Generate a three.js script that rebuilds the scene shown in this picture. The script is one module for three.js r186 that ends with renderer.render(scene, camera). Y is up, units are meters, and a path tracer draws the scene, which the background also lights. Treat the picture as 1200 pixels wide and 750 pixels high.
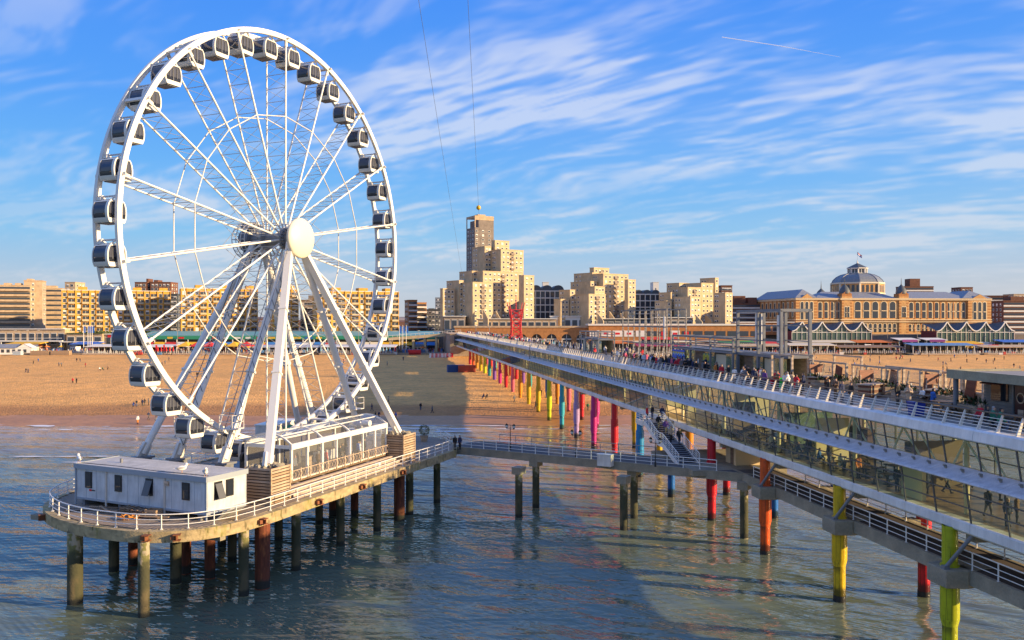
import * as THREE from 'three';
import { mergeGeometries, mergeVertices } from 'three/addons/utils/BufferGeometryUtils.js';
import { MarchingCubes } from 'three/addons/objects/MarchingCubes.js';

// ------------------------------------------------------------------ camera, sky, sun, exposure
const scene = new THREE.Scene();
const EYE = 21.4;                                    // metres above the sea
const camera = new THREE.PerspectiveCamera(41.112, 1.6, 0.5, 30000);
camera.position.set(0, EYE, 0);
camera.lookAt(0, EYE, -100);
const EXPOSURE = 1.85;
const renderer = new THREE.WebGLRenderer({ antialias: true });
renderer.setSize(1024, 640);
renderer.toneMapping = THREE.LinearToneMapping;
renderer.toneMappingExposure = EXPOSURE;
renderer.shadowMap.enabled = true;

const SUN = new THREE.Vector3(0.935, 0.252, 0.27).normalize();
const sun = new THREE.DirectionalLight(new THREE.Color().setRGB(1.0, 0.73, 0.40), 5.0);
sun.position.copy(SUN).multiplyScalar(400).add(new THREE.Vector3(0, 0, -150));
sun.target.position.set(0, 0, -150);
sun.castShadow = true; sun.shadow.radius = 1; sun.shadow.mapSize.set(4096, 4096);
Object.assign(sun.shadow.camera, { left: -260, right: 260, top: 200, bottom: -200, near: 1, far: 1200 });
scene.add(sun, sun.target);

// seeded random numbers and value noise
function rng(seed) { let a = seed >>> 0; return () => { a = (a + 0x6D2B79F5) | 0; let t = Math.imul(a ^ (a >>> 15), 1 | a); t = (t + Math.imul(t ^ (t >>> 7), 61 | t)) ^ t; return ((t ^ (t >>> 14)) >>> 0) / 4294967296; }; }
const NT = new Float32Array(65536); { const r = rng(11); for (let i = 0; i < 65536; i++) NT[i] = r(); }
function vn(x, y, m = 255) {                         // value noise, repeats after m + 1
  const xf = Math.floor(x), yf = Math.floor(y), fx = x - xf, fy = y - yf;
  const u = fx * fx * (3 - 2 * fx), v = fy * fy * (3 - 2 * fy);
  const x0 = xf & m, x1 = (xf + 1) & m, y0 = (yf & m) << 8, y1 = ((yf + 1) & m) << 8;
  const a = NT[x0 + y0], b = NT[x1 + y0], c = NT[x0 + y1], d = NT[x1 + y1];
  return a + (b - a) * u + (c - a) * v + (a - b - c + d) * u * v;
}
function fbm(x, y, o = 4, m = 255) { let s = 0, a = 0.5, n = 0; for (let i = 0; i < o; i++) { s += a * vn(x, y, m); n += a; x = x * 2 + 17; y = y * 2 + 31; a *= 0.5; } return s / n; }
const clamp = (x, a = 0, b = 1) => Math.min(b, Math.max(a, x));
const smooth = (a, b, x) => { const t = clamp((x - a) / (b - a)); return t * t * (3 - 2 * t); };
const lin = c => { c /= 255; return c <= 0.04045 ? c / 12.92 : Math.pow((c + 0.055) / 1.055, 2.4); };
const srgb3 = (r, g, b) => [lin(r), lin(g), lin(b)];

{ // the sky: clear winter air with wind-drawn cirrus, the same all the way round
  const W = 4096, H = 2048, data = new Uint16Array(W * H * 4), half = THREE.DataUtils.toHalfFloat;
  const stops = [[-90, 150, 165, 185], [-2, 176, 186, 198], [0, 200, 204, 210], [2.5, 178, 201, 222], [5.5, 134, 196, 240], [9, 106, 182, 248], [14, 78, 160, 250], [21, 58, 142, 248], [40, 56, 134, 242], [90, 54, 128, 236]].map(s => [s[0], ...srgb3(s[1], s[2], s[3])]);
  const warm = srgb3(243, 214, 190), cloud = srgb3(238, 240, 246), cloudLow = srgb3(226, 226, 232);
  const az0 = Math.atan2(SUN.z, SUN.x);
  for (let j = 0; j < H; j++) {
    const el = ((j + 0.5) / H - 0.5) * 180, er = el * Math.PI / 180;
    let k = 0; while (k < stops.length - 2 && stops[k + 1][0] < el) k++;
    const A = stops[k], Bs = stops[k + 1], t = clamp((el - A[0]) / (Bs[0] - A[0]));
    const base = [1, 2, 3].map(c => A[c] + (Bs[c] - A[c]) * t);
    for (let i = 0; i < W; i++) {
      const az = ((i + 0.5) / W - 0.5) * 2 * Math.PI;
      let r = base[0], g = base[1], b = base[2];
      const toSun = 0.5 + 0.5 * Math.cos(az - az0), wv = 0.62 * toSun * toSun * Math.exp(-Math.abs(el) / 5.5);
      r += (warm[0] - r) * wv; g += (warm[1] - g) * wv; b += (warm[2] - b) * wv;
      if (el > 0.6 && el < 75) {
        // a high layer seen in perspective, compressed towards the horizon
        const d = 1 / (Math.sin(er) + 0.10), px = Math.cos(az) * d, py = Math.sin(az) * d;
        const ca = 0.80, sa = 0.60, qx = px * ca + py * sa, qy = -px * sa + py * ca;
        const wx = fbm(qx * 0.9 + 3, qy * 0.9 + 7, 3) - 0.5, wy = fbm(qx * 1.0 + 53, qy * 1.0 + 91, 3) - 0.5;
        const u = qx + wx * 0.5, v = qy + wy * 0.45;
        const patch = fbm(qx * 0.6 + 41.2, qy * 0.75 + 8.8, 3), clump = fbm(u * 1.3 + 4, v * 2.2 + 60, 4);
        const streak = fbm(u * 1.6 + 9, v * 6.0 + 40, 4), fine = fbm(u * 7 + 70, v * 22 + 11, 3);
        const m = smooth(0.34, 0.66, patch * 0.7 + clump * 0.3);
        const wisp = smooth(0.38, 0.68, clump * 0.27 + streak * 0.40 + fine * 0.33);
        let c = m * (0.12 + 1.0 * wisp) + 0.30 * wisp * wisp + 0.05;
        c = clamp(c, 0, 0.9) * smooth(0.6, 4, el) * 0.63 * smooth(75, 55, el);
        const lw = smooth(14, 2, el);
        const cr = cloud[0] + (cloudLow[0] - cloud[0]) * lw, cg = cloud[1] + (cloudLow[1] - cloud[1]) * lw, cb = cloud[2] + (cloudLow[2] - cloud[2]) * lw;
        r += (cr - r) * c; g += (cg - g) * c; b += (cb - b) * c;
      }
      const o = (j * W + i) * 4;
      data[o] = half(r / EXPOSURE); data[o + 1] = half(g / EXPOSURE); data[o + 2] = half(b / EXPOSURE); data[o + 3] = 15360;
    }
  }
  const sky = new THREE.DataTexture(data, W, H, THREE.RGBAFormat, THREE.HalfFloatType);
  sky.mapping = THREE.EquirectangularReflectionMapping; sky.magFilter = sky.minFilter = THREE.LinearFilter; sky.wrapS = THREE.RepeatWrapping; sky.needsUpdate = true; sky.name = 'sky';
  scene.background = sky; scene.environment = sky;
}

// ------------------------------------------------------------------ helpers
const V = (x, y, z) => new THREE.Vector3(x, y, z);
// a direction through the photograph, followed down to a surface at height h above the sea
function at(px, py, h) { const Z = (EYE - h) / ((py - 375) / 1000); return V((px - 600) / 1000 * Z, h, -Z); }
function atZ(px, Z, h) { return V((px - 600) / 1000 * Z, h, -Z); }

class B {                                            // collects faces; uv in metres
  constructor() { this.p = []; this.n = []; this.t = []; this.c = null; }
  tri(a, b, c, na, nb, nc, ta, tb, tc) { this.p.push(a.x, a.y, a.z, b.x, b.y, b.z, c.x, c.y, c.z); this.n.push(na.x, na.y, na.z, nb.x, nb.y, nb.z, nc.x, nc.y, nc.z); this.t.push(...ta, ...tb, ...tc); return this; }
  quad(a, b, c, d, s = 1) {                          // a b c d counter-clockwise seen from outside
    const e1 = b.clone().sub(a), e2 = d.clone().sub(a), n = e1.clone().cross(c.clone().sub(a)).normalize(), w = e1.length() * s, h = e2.length() * s;
    this.tri(a, b, c, n, n, n, [0, 0], [w, 0], [w, h]); this.tri(a, c, d, n, n, n, [0, 0], [w, h], [0, h]); return this;
  }
  poly(pts) { const n = pts[1].clone().sub(pts[0]).cross(pts[2].clone().sub(pts[0])).normalize(); for (let i = 1; i < pts.length - 1; i++) this.tri(pts[0], pts[i], pts[i + 1], n, n, n, [pts[0].x, pts[0].z], [pts[i].x, pts[i].z], [pts[i + 1].x, pts[i + 1].z]); return this; }
  box(cx, cy, cz, sx, sy, sz, ry = 0, rx = 0, rz = 0) {
    const m = new THREE.Matrix4().makeRotationFromEuler(new THREE.Euler(rx, ry, rz, 'YXZ')).setPosition(cx, cy, cz);
    return this.hexa([[-1, -1, -1], [1, -1, -1], [1, 1, -1], [-1, 1, -1], [-1, -1, 1], [1, -1, 1], [1, 1, 1], [-1, 1, 1]].map(q => V(q[0] * sx / 2, q[1] * sy / 2, q[2] * sz / 2).applyMatrix4(m)));
  }
  span(x0, x1, y0, y1, z0, z1) { return this.box((x0 + x1) / 2, (y0 + y1) / 2, (z0 + z1) / 2, x1 - x0, y1 - y0, z1 - z0); }
  hexa(v) { return this.quad(v[4], v[5], v[6], v[7]).quad(v[1], v[0], v[3], v[2]).quad(v[5], v[1], v[2], v[6]).quad(v[0], v[4], v[7], v[3]).quad(v[7], v[6], v[2], v[3]).quad(v[0], v[1], v[5], v[4]); }
  bar(a, b, w, h, up = V(0, 1, 0)) {                 // a beam of w x h from a to b
    const d = b.clone().sub(a).normalize(); let s = d.clone().cross(up); if (s.lengthSq() < 1e-6) s = d.clone().cross(V(1, 0, 0)); s.normalize();
    const q = s.clone().cross(d).normalize(), S = s.multiplyScalar(w / 2), Q = q.multiplyScalar(h / 2), f = (o, i, j) => o.clone().addScaledVector(S, i).addScaledVector(Q, j);
    return this.hexa([f(a, -1, -1), f(a, 1, -1), f(b, 1, -1), f(b, -1, -1), f(a, -1, 1), f(a, 1, 1), f(b, 1, 1), f(b, -1, 1)]);
  }
  tube(a, b, r0, r1 = r0, seg = 8, caps = true) {
    const d = b.clone().sub(a), L = d.length(); d.normalize(); let s = d.clone().cross(Math.abs(d.y) > 0.9 ? V(1, 0, 0) : V(0, 1, 0)).normalize(); const q = d.clone().cross(s);
    for (let i = 0; i < seg; i++) {
      const f = k => { const t = k / seg * 2 * Math.PI; return s.clone().multiplyScalar(Math.cos(t)).addScaledVector(q, Math.sin(t)); };
      const n0 = f(i), n1 = f(i + 1), A = a.clone().addScaledVector(n0, r0), A1 = a.clone().addScaledVector(n1, r0), C = b.clone().addScaledVector(n0, r1), C1 = b.clone().addScaledVector(n1, r1);
      const u0 = i / seg * 6.28 * r0, u1 = (i + 1) / seg * 6.28 * r0;
      this.tri(A, A1, C1, n0, n1, n1, [u0, 0], [u1, 0], [u1, L]); this.tri(A, C1, C, n0, n1, n0, [u0, 0], [u1, L], [u0, L]);
      if (caps) { const m = d.clone().negate(); this.tri(a, A1, A, m, m, m, [0, 0], [u1, 0], [u0, 0]); this.tri(b, C, C1, d, d, d, [0, 0], [u0, 0], [u1, 0]); }
    }
    return this;
  }
  path(pts, r, seg = 6) { for (let i = 0; i < pts.length - 1; i++) this.tube(pts[i], pts[i + 1], r, r, seg, i === 0 || i === pts.length - 2); return this; }
  add(g, m) { const h = (g.index ? g.toNonIndexed() : g.clone()); if (m) h.applyMatrix4(m); const P = h.attributes.position.array, N = h.attributes.normal.array, T = h.attributes.uv ? h.attributes.uv.array : new Float32Array(P.length / 3 * 2); for (const x of P) this.p.push(x); for (const x of N) this.n.push(x); for (const x of T) this.t.push(x); return this; }
  geo() {
    const g = new THREE.BufferGeometry(); g.setAttribute('position', new THREE.Float32BufferAttribute(this.p, 3)); g.setAttribute('normal', new THREE.Float32BufferAttribute(this.n, 3)); g.setAttribute('uv', new THREE.Float32BufferAttribute(this.t, 2));
    return g;
  }
}
const taken = {};
function numbered(n) { const k = taken[n] = (taken[n] ?? -1) + 1; return k ? n + '_' + String(k).padStart(3, '0') : n; }
function obj(name, g, m, parent) {                   // one named mesh, a part when parent is given
  const o = new THREE.Mesh(g instanceof B ? g.geo() : g, m); o.castShadow = o.receiveShadow = true;
  o.name = parent ? name : numbered(name); (parent || scene).add(o); return o;
}
function tag(o, label, category, group) { o.userData.label = label; o.userData.category = category; if (group) o.userData.group = group; return o; }
function thing(name, label, category, pos = V(0, 0, 0), turn = 0, group) { const o = new THREE.Group(); o.name = numbered(name); o.position.copy(pos); o.rotation.y = turn; scene.add(o); return tag(o, label, category, group); }
function copy(o, pos, turn, label) { const c = o.clone(); c.name = numbered(o.name.replace(/_\d{3}$/, '')); c.userData = { ...o.userData }; if (label) c.userData.label = label; if (pos) c.position.copy(pos); if (turn !== undefined) c.rotation.y = turn; scene.add(c); return c; }
function stuff(o) { o.userData.kind = 'stuff'; return o; }
function structure(name, g, m) { const o = obj(name, g, m); o.userData.kind = 'structure'; return o; }

// ------------------------------------------------------------------ textures and materials
function tex(W, H, fn, srgbMap = true, rep = 1, repY = rep) {
  const d = new Uint8Array(W * H * 4); let o = 0;
  for (let j = 0; j < H; j++) for (let i = 0; i < W; i++) { const c = fn(i / W, j / H, i, j); if (typeof c === 'number') d[o] = d[o + 1] = d[o + 2] = clamp(c) * 255; else { d[o] = clamp(c[0]) * 255; d[o + 1] = clamp(c[1]) * 255; d[o + 2] = clamp(c[2]) * 255; } d[o + 3] = 255; o += 4; }
  const t = new THREE.DataTexture(d, W, H, THREE.RGBAFormat); t.wrapS = t.wrapT = THREE.RepeatWrapping; t.magFilter = THREE.LinearFilter; t.minFilter = THREE.LinearMipmapLinearFilter; t.generateMipmaps = true; if (srgbMap) t.colorSpace = THREE.SRGBColorSpace; t.repeat.set(rep, repY); t.needsUpdate = true; return t;
}
const rep = (t, x, y = x) => { const c = t.clone(); c.repeat.set(x, y); c.needsUpdate = true; return c; };
const blotch = tex(512, 512, (u, v) => 0.925 + 0.24 * (fbm(u * 8, v * 8, 5, 7) - 0.5) + 0.14 * (fbm(u * 64, v * 64, 3, 63) - 0.5), true, 1 / 6);
const streaky = tex(512, 512, (u, v) => 0.935 + 0.16 * (fbm(u * 32, v * 4, 4, 31) - 0.5) + 0.16 * (fbm(u * 8 + 3, v * 8, 4, 7) - 0.5), true, 1 / 5);
const grain = tex(256, 512, (u, v) => { const a = 0.88 + 0.30 * (fbm(u * 4, v * 64, 4, 63) - 0.5) + 0.25 * (vn(u * 2, v * 8, 7) - 0.5); return a; }, true, 1 / 2, 1 / 1);
const bumpy = tex(256, 256, (u, v) => fbm(u * 16, v * 16, 4, 15), false, 1 / 2);
function col(c) { return Array.isArray(c) ? new THREE.Color().setRGB(...c) : new THREE.Color(c); }
function mat(name, c, o = {}) { const { physical, ...r } = o; const m = new (physical ? THREE.MeshPhysicalMaterial : THREE.MeshStandardMaterial)({ color: col(c), roughness: 0.7, metalness: 0, ...r }); m.name = name; return m; }
const M = {
  white: mat('white_paint', [0.74, 0.71, 0.65], { roughness: 0.38, map: streaky }),
  whiteSteel: mat('white_steel', [0.76, 0.73, 0.67], { roughness: 0.35 }),
  rail: mat('white_rail', [0.74, 0.72, 0.67], { roughness: 0.45 }),
  grey: mat('grey_steel', [0.19, 0.20, 0.22], { roughness: 0.5, map: streaky }),
  dark: mat('dark_steel', [0.035, 0.037, 0.042], { roughness: 0.5 }),
  frame: mat('window_frame', [0.09, 0.095, 0.10], { roughness: 0.45 }),
  black: mat('black_iron', [0.012, 0.012, 0.014], { roughness: 0.45 }),
  concrete: mat('concrete', [0.33, 0.29, 0.21], { roughness: 0.9, map: blotch, bumpMap: bumpy, bumpScale: 0.02 }),
  rust: mat('rusty_steel', [0.26, 0.09, 0.035], { roughness: 0.85, map: streaky, bumpMap: bumpy, bumpScale: 0.01 }),
  wood: mat('light_timber', [0.52, 0.36, 0.22], { roughness: 0.75, map: grain }),
  woodPale: mat('pale_timber', [0.62, 0.47, 0.33], { roughness: 0.75, map: grain }),
  woodDark: mat('weathered_timber', [0.24, 0.16, 0.10], { roughness: 0.8, map: grain }),
  woodRed: mat('red_brown_panel', [0.22, 0.07, 0.035], { roughness: 0.6, map: grain }),
  woodGrey: mat('silvered_timber', [0.36, 0.33, 0.29], { roughness: 0.85, map: grain }),
  glassDark: mat('tinted_glass', [0.020, 0.024, 0.032], { roughness: 0.05, physical: true, specularIntensity: 1 }),
  lamp: mat('lamp_glass', [0.6, 0.6, 0.55], { roughness: 0.3 }),
  red: mat('red_paint', [0.62, 0.015, 0.02], { roughness: 0.5 }),
  leaf: mat('leaf', [0.06, 0.11, 0.03], { roughness: 0.8 }),
};
M.concreteDark = M.concrete;
const glass = mat('glazing', [0.62, 0.73, 0.58], { physical: true, transmission: 0.94, roughness: 0.02, thickness: 0, ior: 1.5 });
const clearGlass = mat('clear_sheet', [0.93, 0.95, 0.96], { physical: true, transmission: 0.96, specularIntensity: 0.55, roughness: 0.03, thickness: 0, ior: 1.5 });

// ------------------------------------------------------------------ sea, beach and town ground
{
    // ripples: height fields of crossing wavelets, whole periods over the tile so that it repeats without a seam
  const waves = (seed, n, k0, k1, dir, spread) => { const r = rng(seed), L = []; for (let i = 0; i < n; i++) { const k = k0 + (k1 - k0) * Math.pow(r(), 1.6), a = dir + (r() - 0.5) * spread; L.push([Math.round(k * Math.cos(a)), Math.round(k * Math.sin(a)), r() * 6.283, 1 / Math.pow(k, 1.05)]); } return L; };
  const field = (L, n) => { const f = new Float32Array(n * n); let lo = 9, hi = -9; for (const [a, b, p, w] of L) { const sx = new Float32Array(n); for (let j = 0; j < n; j++) for (let i = 0; i < n; i++) { const t = 6.2832 * (a * i + b * j) / n + p; f[j * n + i] += w * (1 - Math.abs(Math.sin(t / 2)) * 1.4 + 0.4 * Math.cos(t)); } } for (const x of f) { if (x < lo) lo = x; if (x > hi) hi = x; } for (let i = 0; i < f.length; i++) f[i] = (f[i] - lo) / (hi - lo); return f; };
  const even = L => L.map(([a, b, p, w]) => [a * 2, b * 2, p, w]);
  const f1 = field(even(waves(5, 30, 5, 34, 1.25, 1.25)), 512);
  const f2 = field(even(waves(9, 22, 2, 14, 1.0, 1.7)), 256);
  const bump = tex(512, 512, (u, v, i, j) => f1[j * 512 + i], false, 1 / 19.7, 1 / 17.1);
  const nrm = tex(256, 256, (u, v, i, j) => { const q = (a, b) => f2[((b + 256) & 255) * 256 + ((a + 256) & 255)]; const dx = (q(i + 1, j) - q(i - 1, j)) * 5, dy = (q(i, j + 1) - q(i, j - 1)) * 5, l = Math.hypot(dx, dy, 1); return [0.5 - dx / l / 2, 0.5 - dy / l / 2, 0.5 + 0.5 / l]; }, false, 1 / 57);
  const gust = tex(256, 256, (u, v) => 0.25 + 0.75 * fbm(u * 8, v * 8, 4, 7), false, 1 / 140);
  const sea = mat('sea_water', [1, 1, 1], { physical: true, vertexColors: true, roughness: 0.16, roughnessMap: gust, ior: 1.333, bumpMap: bump, bumpScale: 0.08, normalMap: nrm, normalScale: new THREE.Vector2(0.2, 0.2) });
  // a low swell on the near water, flat further off
  const b = new B(), X = [-6000, -2500, -900, -420], Z = [-6000, -1500, -300, -60];
  for (let x = -220; x <= 220; x += 2.5) X.push(x); X.push(420, 900, 2500, 6000);
  for (let z = 20; z <= 234; z += 1.5) Z.push(z);
  const hgt = (x, z) => { const k = smooth(20, 40, z) * smooth(185, 150, z) * smooth(220, 160, Math.abs(x)); return k * (0.10 * Math.sin(z * 0.33 + x * 0.05 + 3 * vn(x * 0.03, z * 0.03)) + 0.16 * (fbm(x * 0.09 + 40, z * 0.16 + 9, 3) - 0.5)); };
  const vert = (x, z) => V(x, hgt(x, z), -z);
  const P = [], T = [], I = [], C = [];
  // open water is grey green; stirred-up sand and painted-in sunlit gold colour the shallows
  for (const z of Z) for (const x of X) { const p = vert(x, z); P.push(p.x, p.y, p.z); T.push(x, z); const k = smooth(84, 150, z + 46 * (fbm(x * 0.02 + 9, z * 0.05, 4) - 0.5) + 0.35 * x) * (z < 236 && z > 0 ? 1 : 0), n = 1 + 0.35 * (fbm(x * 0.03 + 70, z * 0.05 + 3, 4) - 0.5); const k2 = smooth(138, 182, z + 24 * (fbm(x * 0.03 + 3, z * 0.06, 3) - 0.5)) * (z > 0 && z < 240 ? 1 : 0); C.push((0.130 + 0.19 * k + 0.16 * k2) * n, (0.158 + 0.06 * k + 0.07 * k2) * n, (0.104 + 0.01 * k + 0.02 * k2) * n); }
  for (let j = 0; j < Z.length - 1; j++) for (let i = 0; i < X.length - 1; i++) { const a = j * X.length + i, c = a + X.length; I.push(a, a + 1, c + 1, a, c + 1, c); }
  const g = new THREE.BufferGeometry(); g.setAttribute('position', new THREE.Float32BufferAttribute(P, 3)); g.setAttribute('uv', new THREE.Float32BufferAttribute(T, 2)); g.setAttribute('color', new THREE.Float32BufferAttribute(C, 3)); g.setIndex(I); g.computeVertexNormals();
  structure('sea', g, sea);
  // foam: thin broken lines where wavelets run up
  const foamM = mat('foam', [0.70, 0.70, 0.70], { roughness: 0.9 }), fb = new B(), r = rng(41);
  const line = (x0, x1, zf, wmax, thr, sd) => { for (let x = x0; x < x1; x += 0.5) { const n = fbm(x * 0.22 + sd, sd, 3), w = wmax * smooth(thr, thr + 0.25, n) * (0.5 + fbm(x * 1.1, sd + 3, 2)), n2 = fbm((x + 0.5) * 0.22 + sd, sd, 3), w2 = wmax * smooth(thr, thr + 0.25, n2) * (0.5 + fbm((x + 0.5) * 1.1, sd + 3, 2)); if (w + w2 < 0.03) continue; const z = zf(x), z2 = zf(x + 0.5); fb.quad(V(x, 0.035, -z + w / 2), V(x + 0.5, 0.035, -z2 + w2 / 2), V(x + 0.5, 0.03, -z2 - w2 / 2), V(x, 0.03, -z - w / 2)); } };
  const wob = (z, k, sd) => x => z + k * (fbm(x * 0.03 + sd, sd, 3) - 0.5) + 0.02 * Math.max(0, x);
  for (const [x0, x1, z, k, w, thr, sd] of [[-140, 70, 177.5, 7, 3.78, 0.36, 3.7], [-140, 70, 175.5, 8, 2.1, 0.42, 8.2], [-140, 60, 172, 9, 2.52, 0.46, 12.9], [-140, 60, 168, 9, 1.47, 0.48, 44.1], [-130, 40, 163, 8, 1.68, 0.52, 51.4], [-40, 45, 184, 6, 2.52, 0.42, 31.1], [-40, 45, 180, 7, 1.68, 0.46, 37.3], [-125, -50, 129, 3, 1.32, 0.36, 21.3], [-120, -55, 134, 5, 0.77, 0.48, 27.7]]) line(x0, x1, wob(z, k, sd * 0.9), w, thr, sd);
  const fo = structure('foam', fb, foamM); fo.userData.kind = 'stuff'; tag(fo, 'thin broken lines of white foam in the shallow water by the beach', 'foam');
}
// the beach: wet flat, then dry sand with footprints and bulldozed ridges
function sandHeight(x, z) {
  const w = 5 * (fbm(x * 0.02 + 7, 2.3, 3) - 0.5) + (x > 0 ? 0.03 * Math.min(x, 120) : 0);
  z -= w;
  const prof = [[120, -3.2], [160, -0.35], [172, -0.02], [186, 0.35], [205, 1.0], [260, 2.5], [330, 3.4], [440, 4.0], [470, 4.0]];
  let k = 0; while (k < prof.length - 2 && prof[k + 1][0] < z) k++;
  const t = clamp((z - prof[k][0]) / (prof[k + 1][0] - prof[k][0])); let h = prof[k][1] + (prof[k + 1][1] - prof[k][1]) * t;
  const dry = smooth(192, 215, z);
  h += dry * (0.5 * (fbm(x * 0.035, z * 0.05, 3) - 0.5) + 0.42 * (fbm(x * 0.16 + 5, z * 0.22, 4) - 0.5));
  const ridge = smooth(0.5, 0.8, fbm(x * 0.02 + 31, 4.4, 2)) * Math.exp(-Math.pow((z - 212 - 8 * (vn(x * 0.02, 1) - 0.5)) / 3.2, 2));
  h += 1.0 * ridge * (0.5 + fbm(x * 0.5, z * 0.5, 3));
  return h;
}
{
  const X = [-3000, -1200, -600, -420], Z = []; for (let x = -330; x <= 330; x += 1.6) X.push(x); X.push(420, 600, 1200, 3000);
  for (let z = 150; z <= 446; z += z < 250 ? 1.2 : 2.2) Z.push(z);
  const P = [], T = [], I = [], IW = [], C = [], WET = [];
  const dryC = [0.88, 0.44, 0.115], wetC = [0.50, 0.225, 0.06];
  for (const z of Z) for (const x of X) {
    const h = sandHeight(clamp(x, -330, 330), z); P.push(x, h, -z); T.push(x, z);
    const n = fbm(x * 0.05, z * 0.07, 4), wet = smooth(1.25 + 0.5 * (n - 0.5), 0.7 + 0.5 * (n - 0.5), h);
    WET.push(smooth(0.55, 0.25, h) + 0.5 * (fbm(x * 0.12, z * 0.2, 3) - 0.5));
    const sp = 1 + 0.44 * (fbm(x * 0.3 + 9, z * 0.4, 3) - 0.5) + 0.22 * (n - 0.5);
    C.push(...dryC.map((d, i) => (d + (wetC[i] - d) * wet) * sp));
  }
  for (let j = 0; j < Z.length - 1; j++) for (let i = 0; i < X.length - 1; i++) { const a = j * X.length + i, c = a + X.length; (WET[a] + WET[a + 1] + WET[c] > 1.5 ? IW : I).push(a, a + 1, c + 1, a, c + 1, c); }
  const g = new THREE.BufferGeometry(); g.setAttribute('position', new THREE.Float32BufferAttribute(P, 3)); g.setAttribute('uv', new THREE.Float32BufferAttribute(T, 2)); g.setAttribute('color', new THREE.Float32BufferAttribute(C, 3)); g.setIndex([...I, ...IW]); g.computeVertexNormals(); g.addGroup(0, I.length, 0); g.addGroup(I.length, IW.length, 1);
  const foot = tex(512, 512, (u, v) => 0.5 * fbm(u * 32, v * 32, 4, 31) + 0.5 * smooth(0.35, 0.75, fbm(u * 64 + 7, v * 64, 2, 63)), false, 1 / 19);
  const spk = tex(512, 512, (u, v) => 0.94 + 0.2 * (fbm(u * 32, v * 32, 4, 31) - 0.5) + 0.10 * (vn(u * 128, v * 128, 127) - 0.5), true, 1 / 27);
  structure('beach', g, [mat('sand', [1, 1, 1], { vertexColors: true, roughness: 0.9, map: spk, bumpMap: foot, bumpScale: 0.28 }), mat('wet_sand', [1, 1, 1], { vertexColors: true, roughness: 0.55, map: spk, bumpMap: foot, bumpScale: 0.015 })]);
}
// promenade terraces and the town's ground
structure('promenade', new B().span(-3000, 3000, 2, 4.9, -472, -428), mat('paving', [0.30, 0.235, 0.17], { map: blotch, roughness: 0.9 }));
structure('boulevard', new B().span(-4500, 4500, 0, 13.4, -9000, -474), mat('boulevard_paving', [0.24, 0.20, 0.16], { map: blotch, roughness: 0.9 }));

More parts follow.
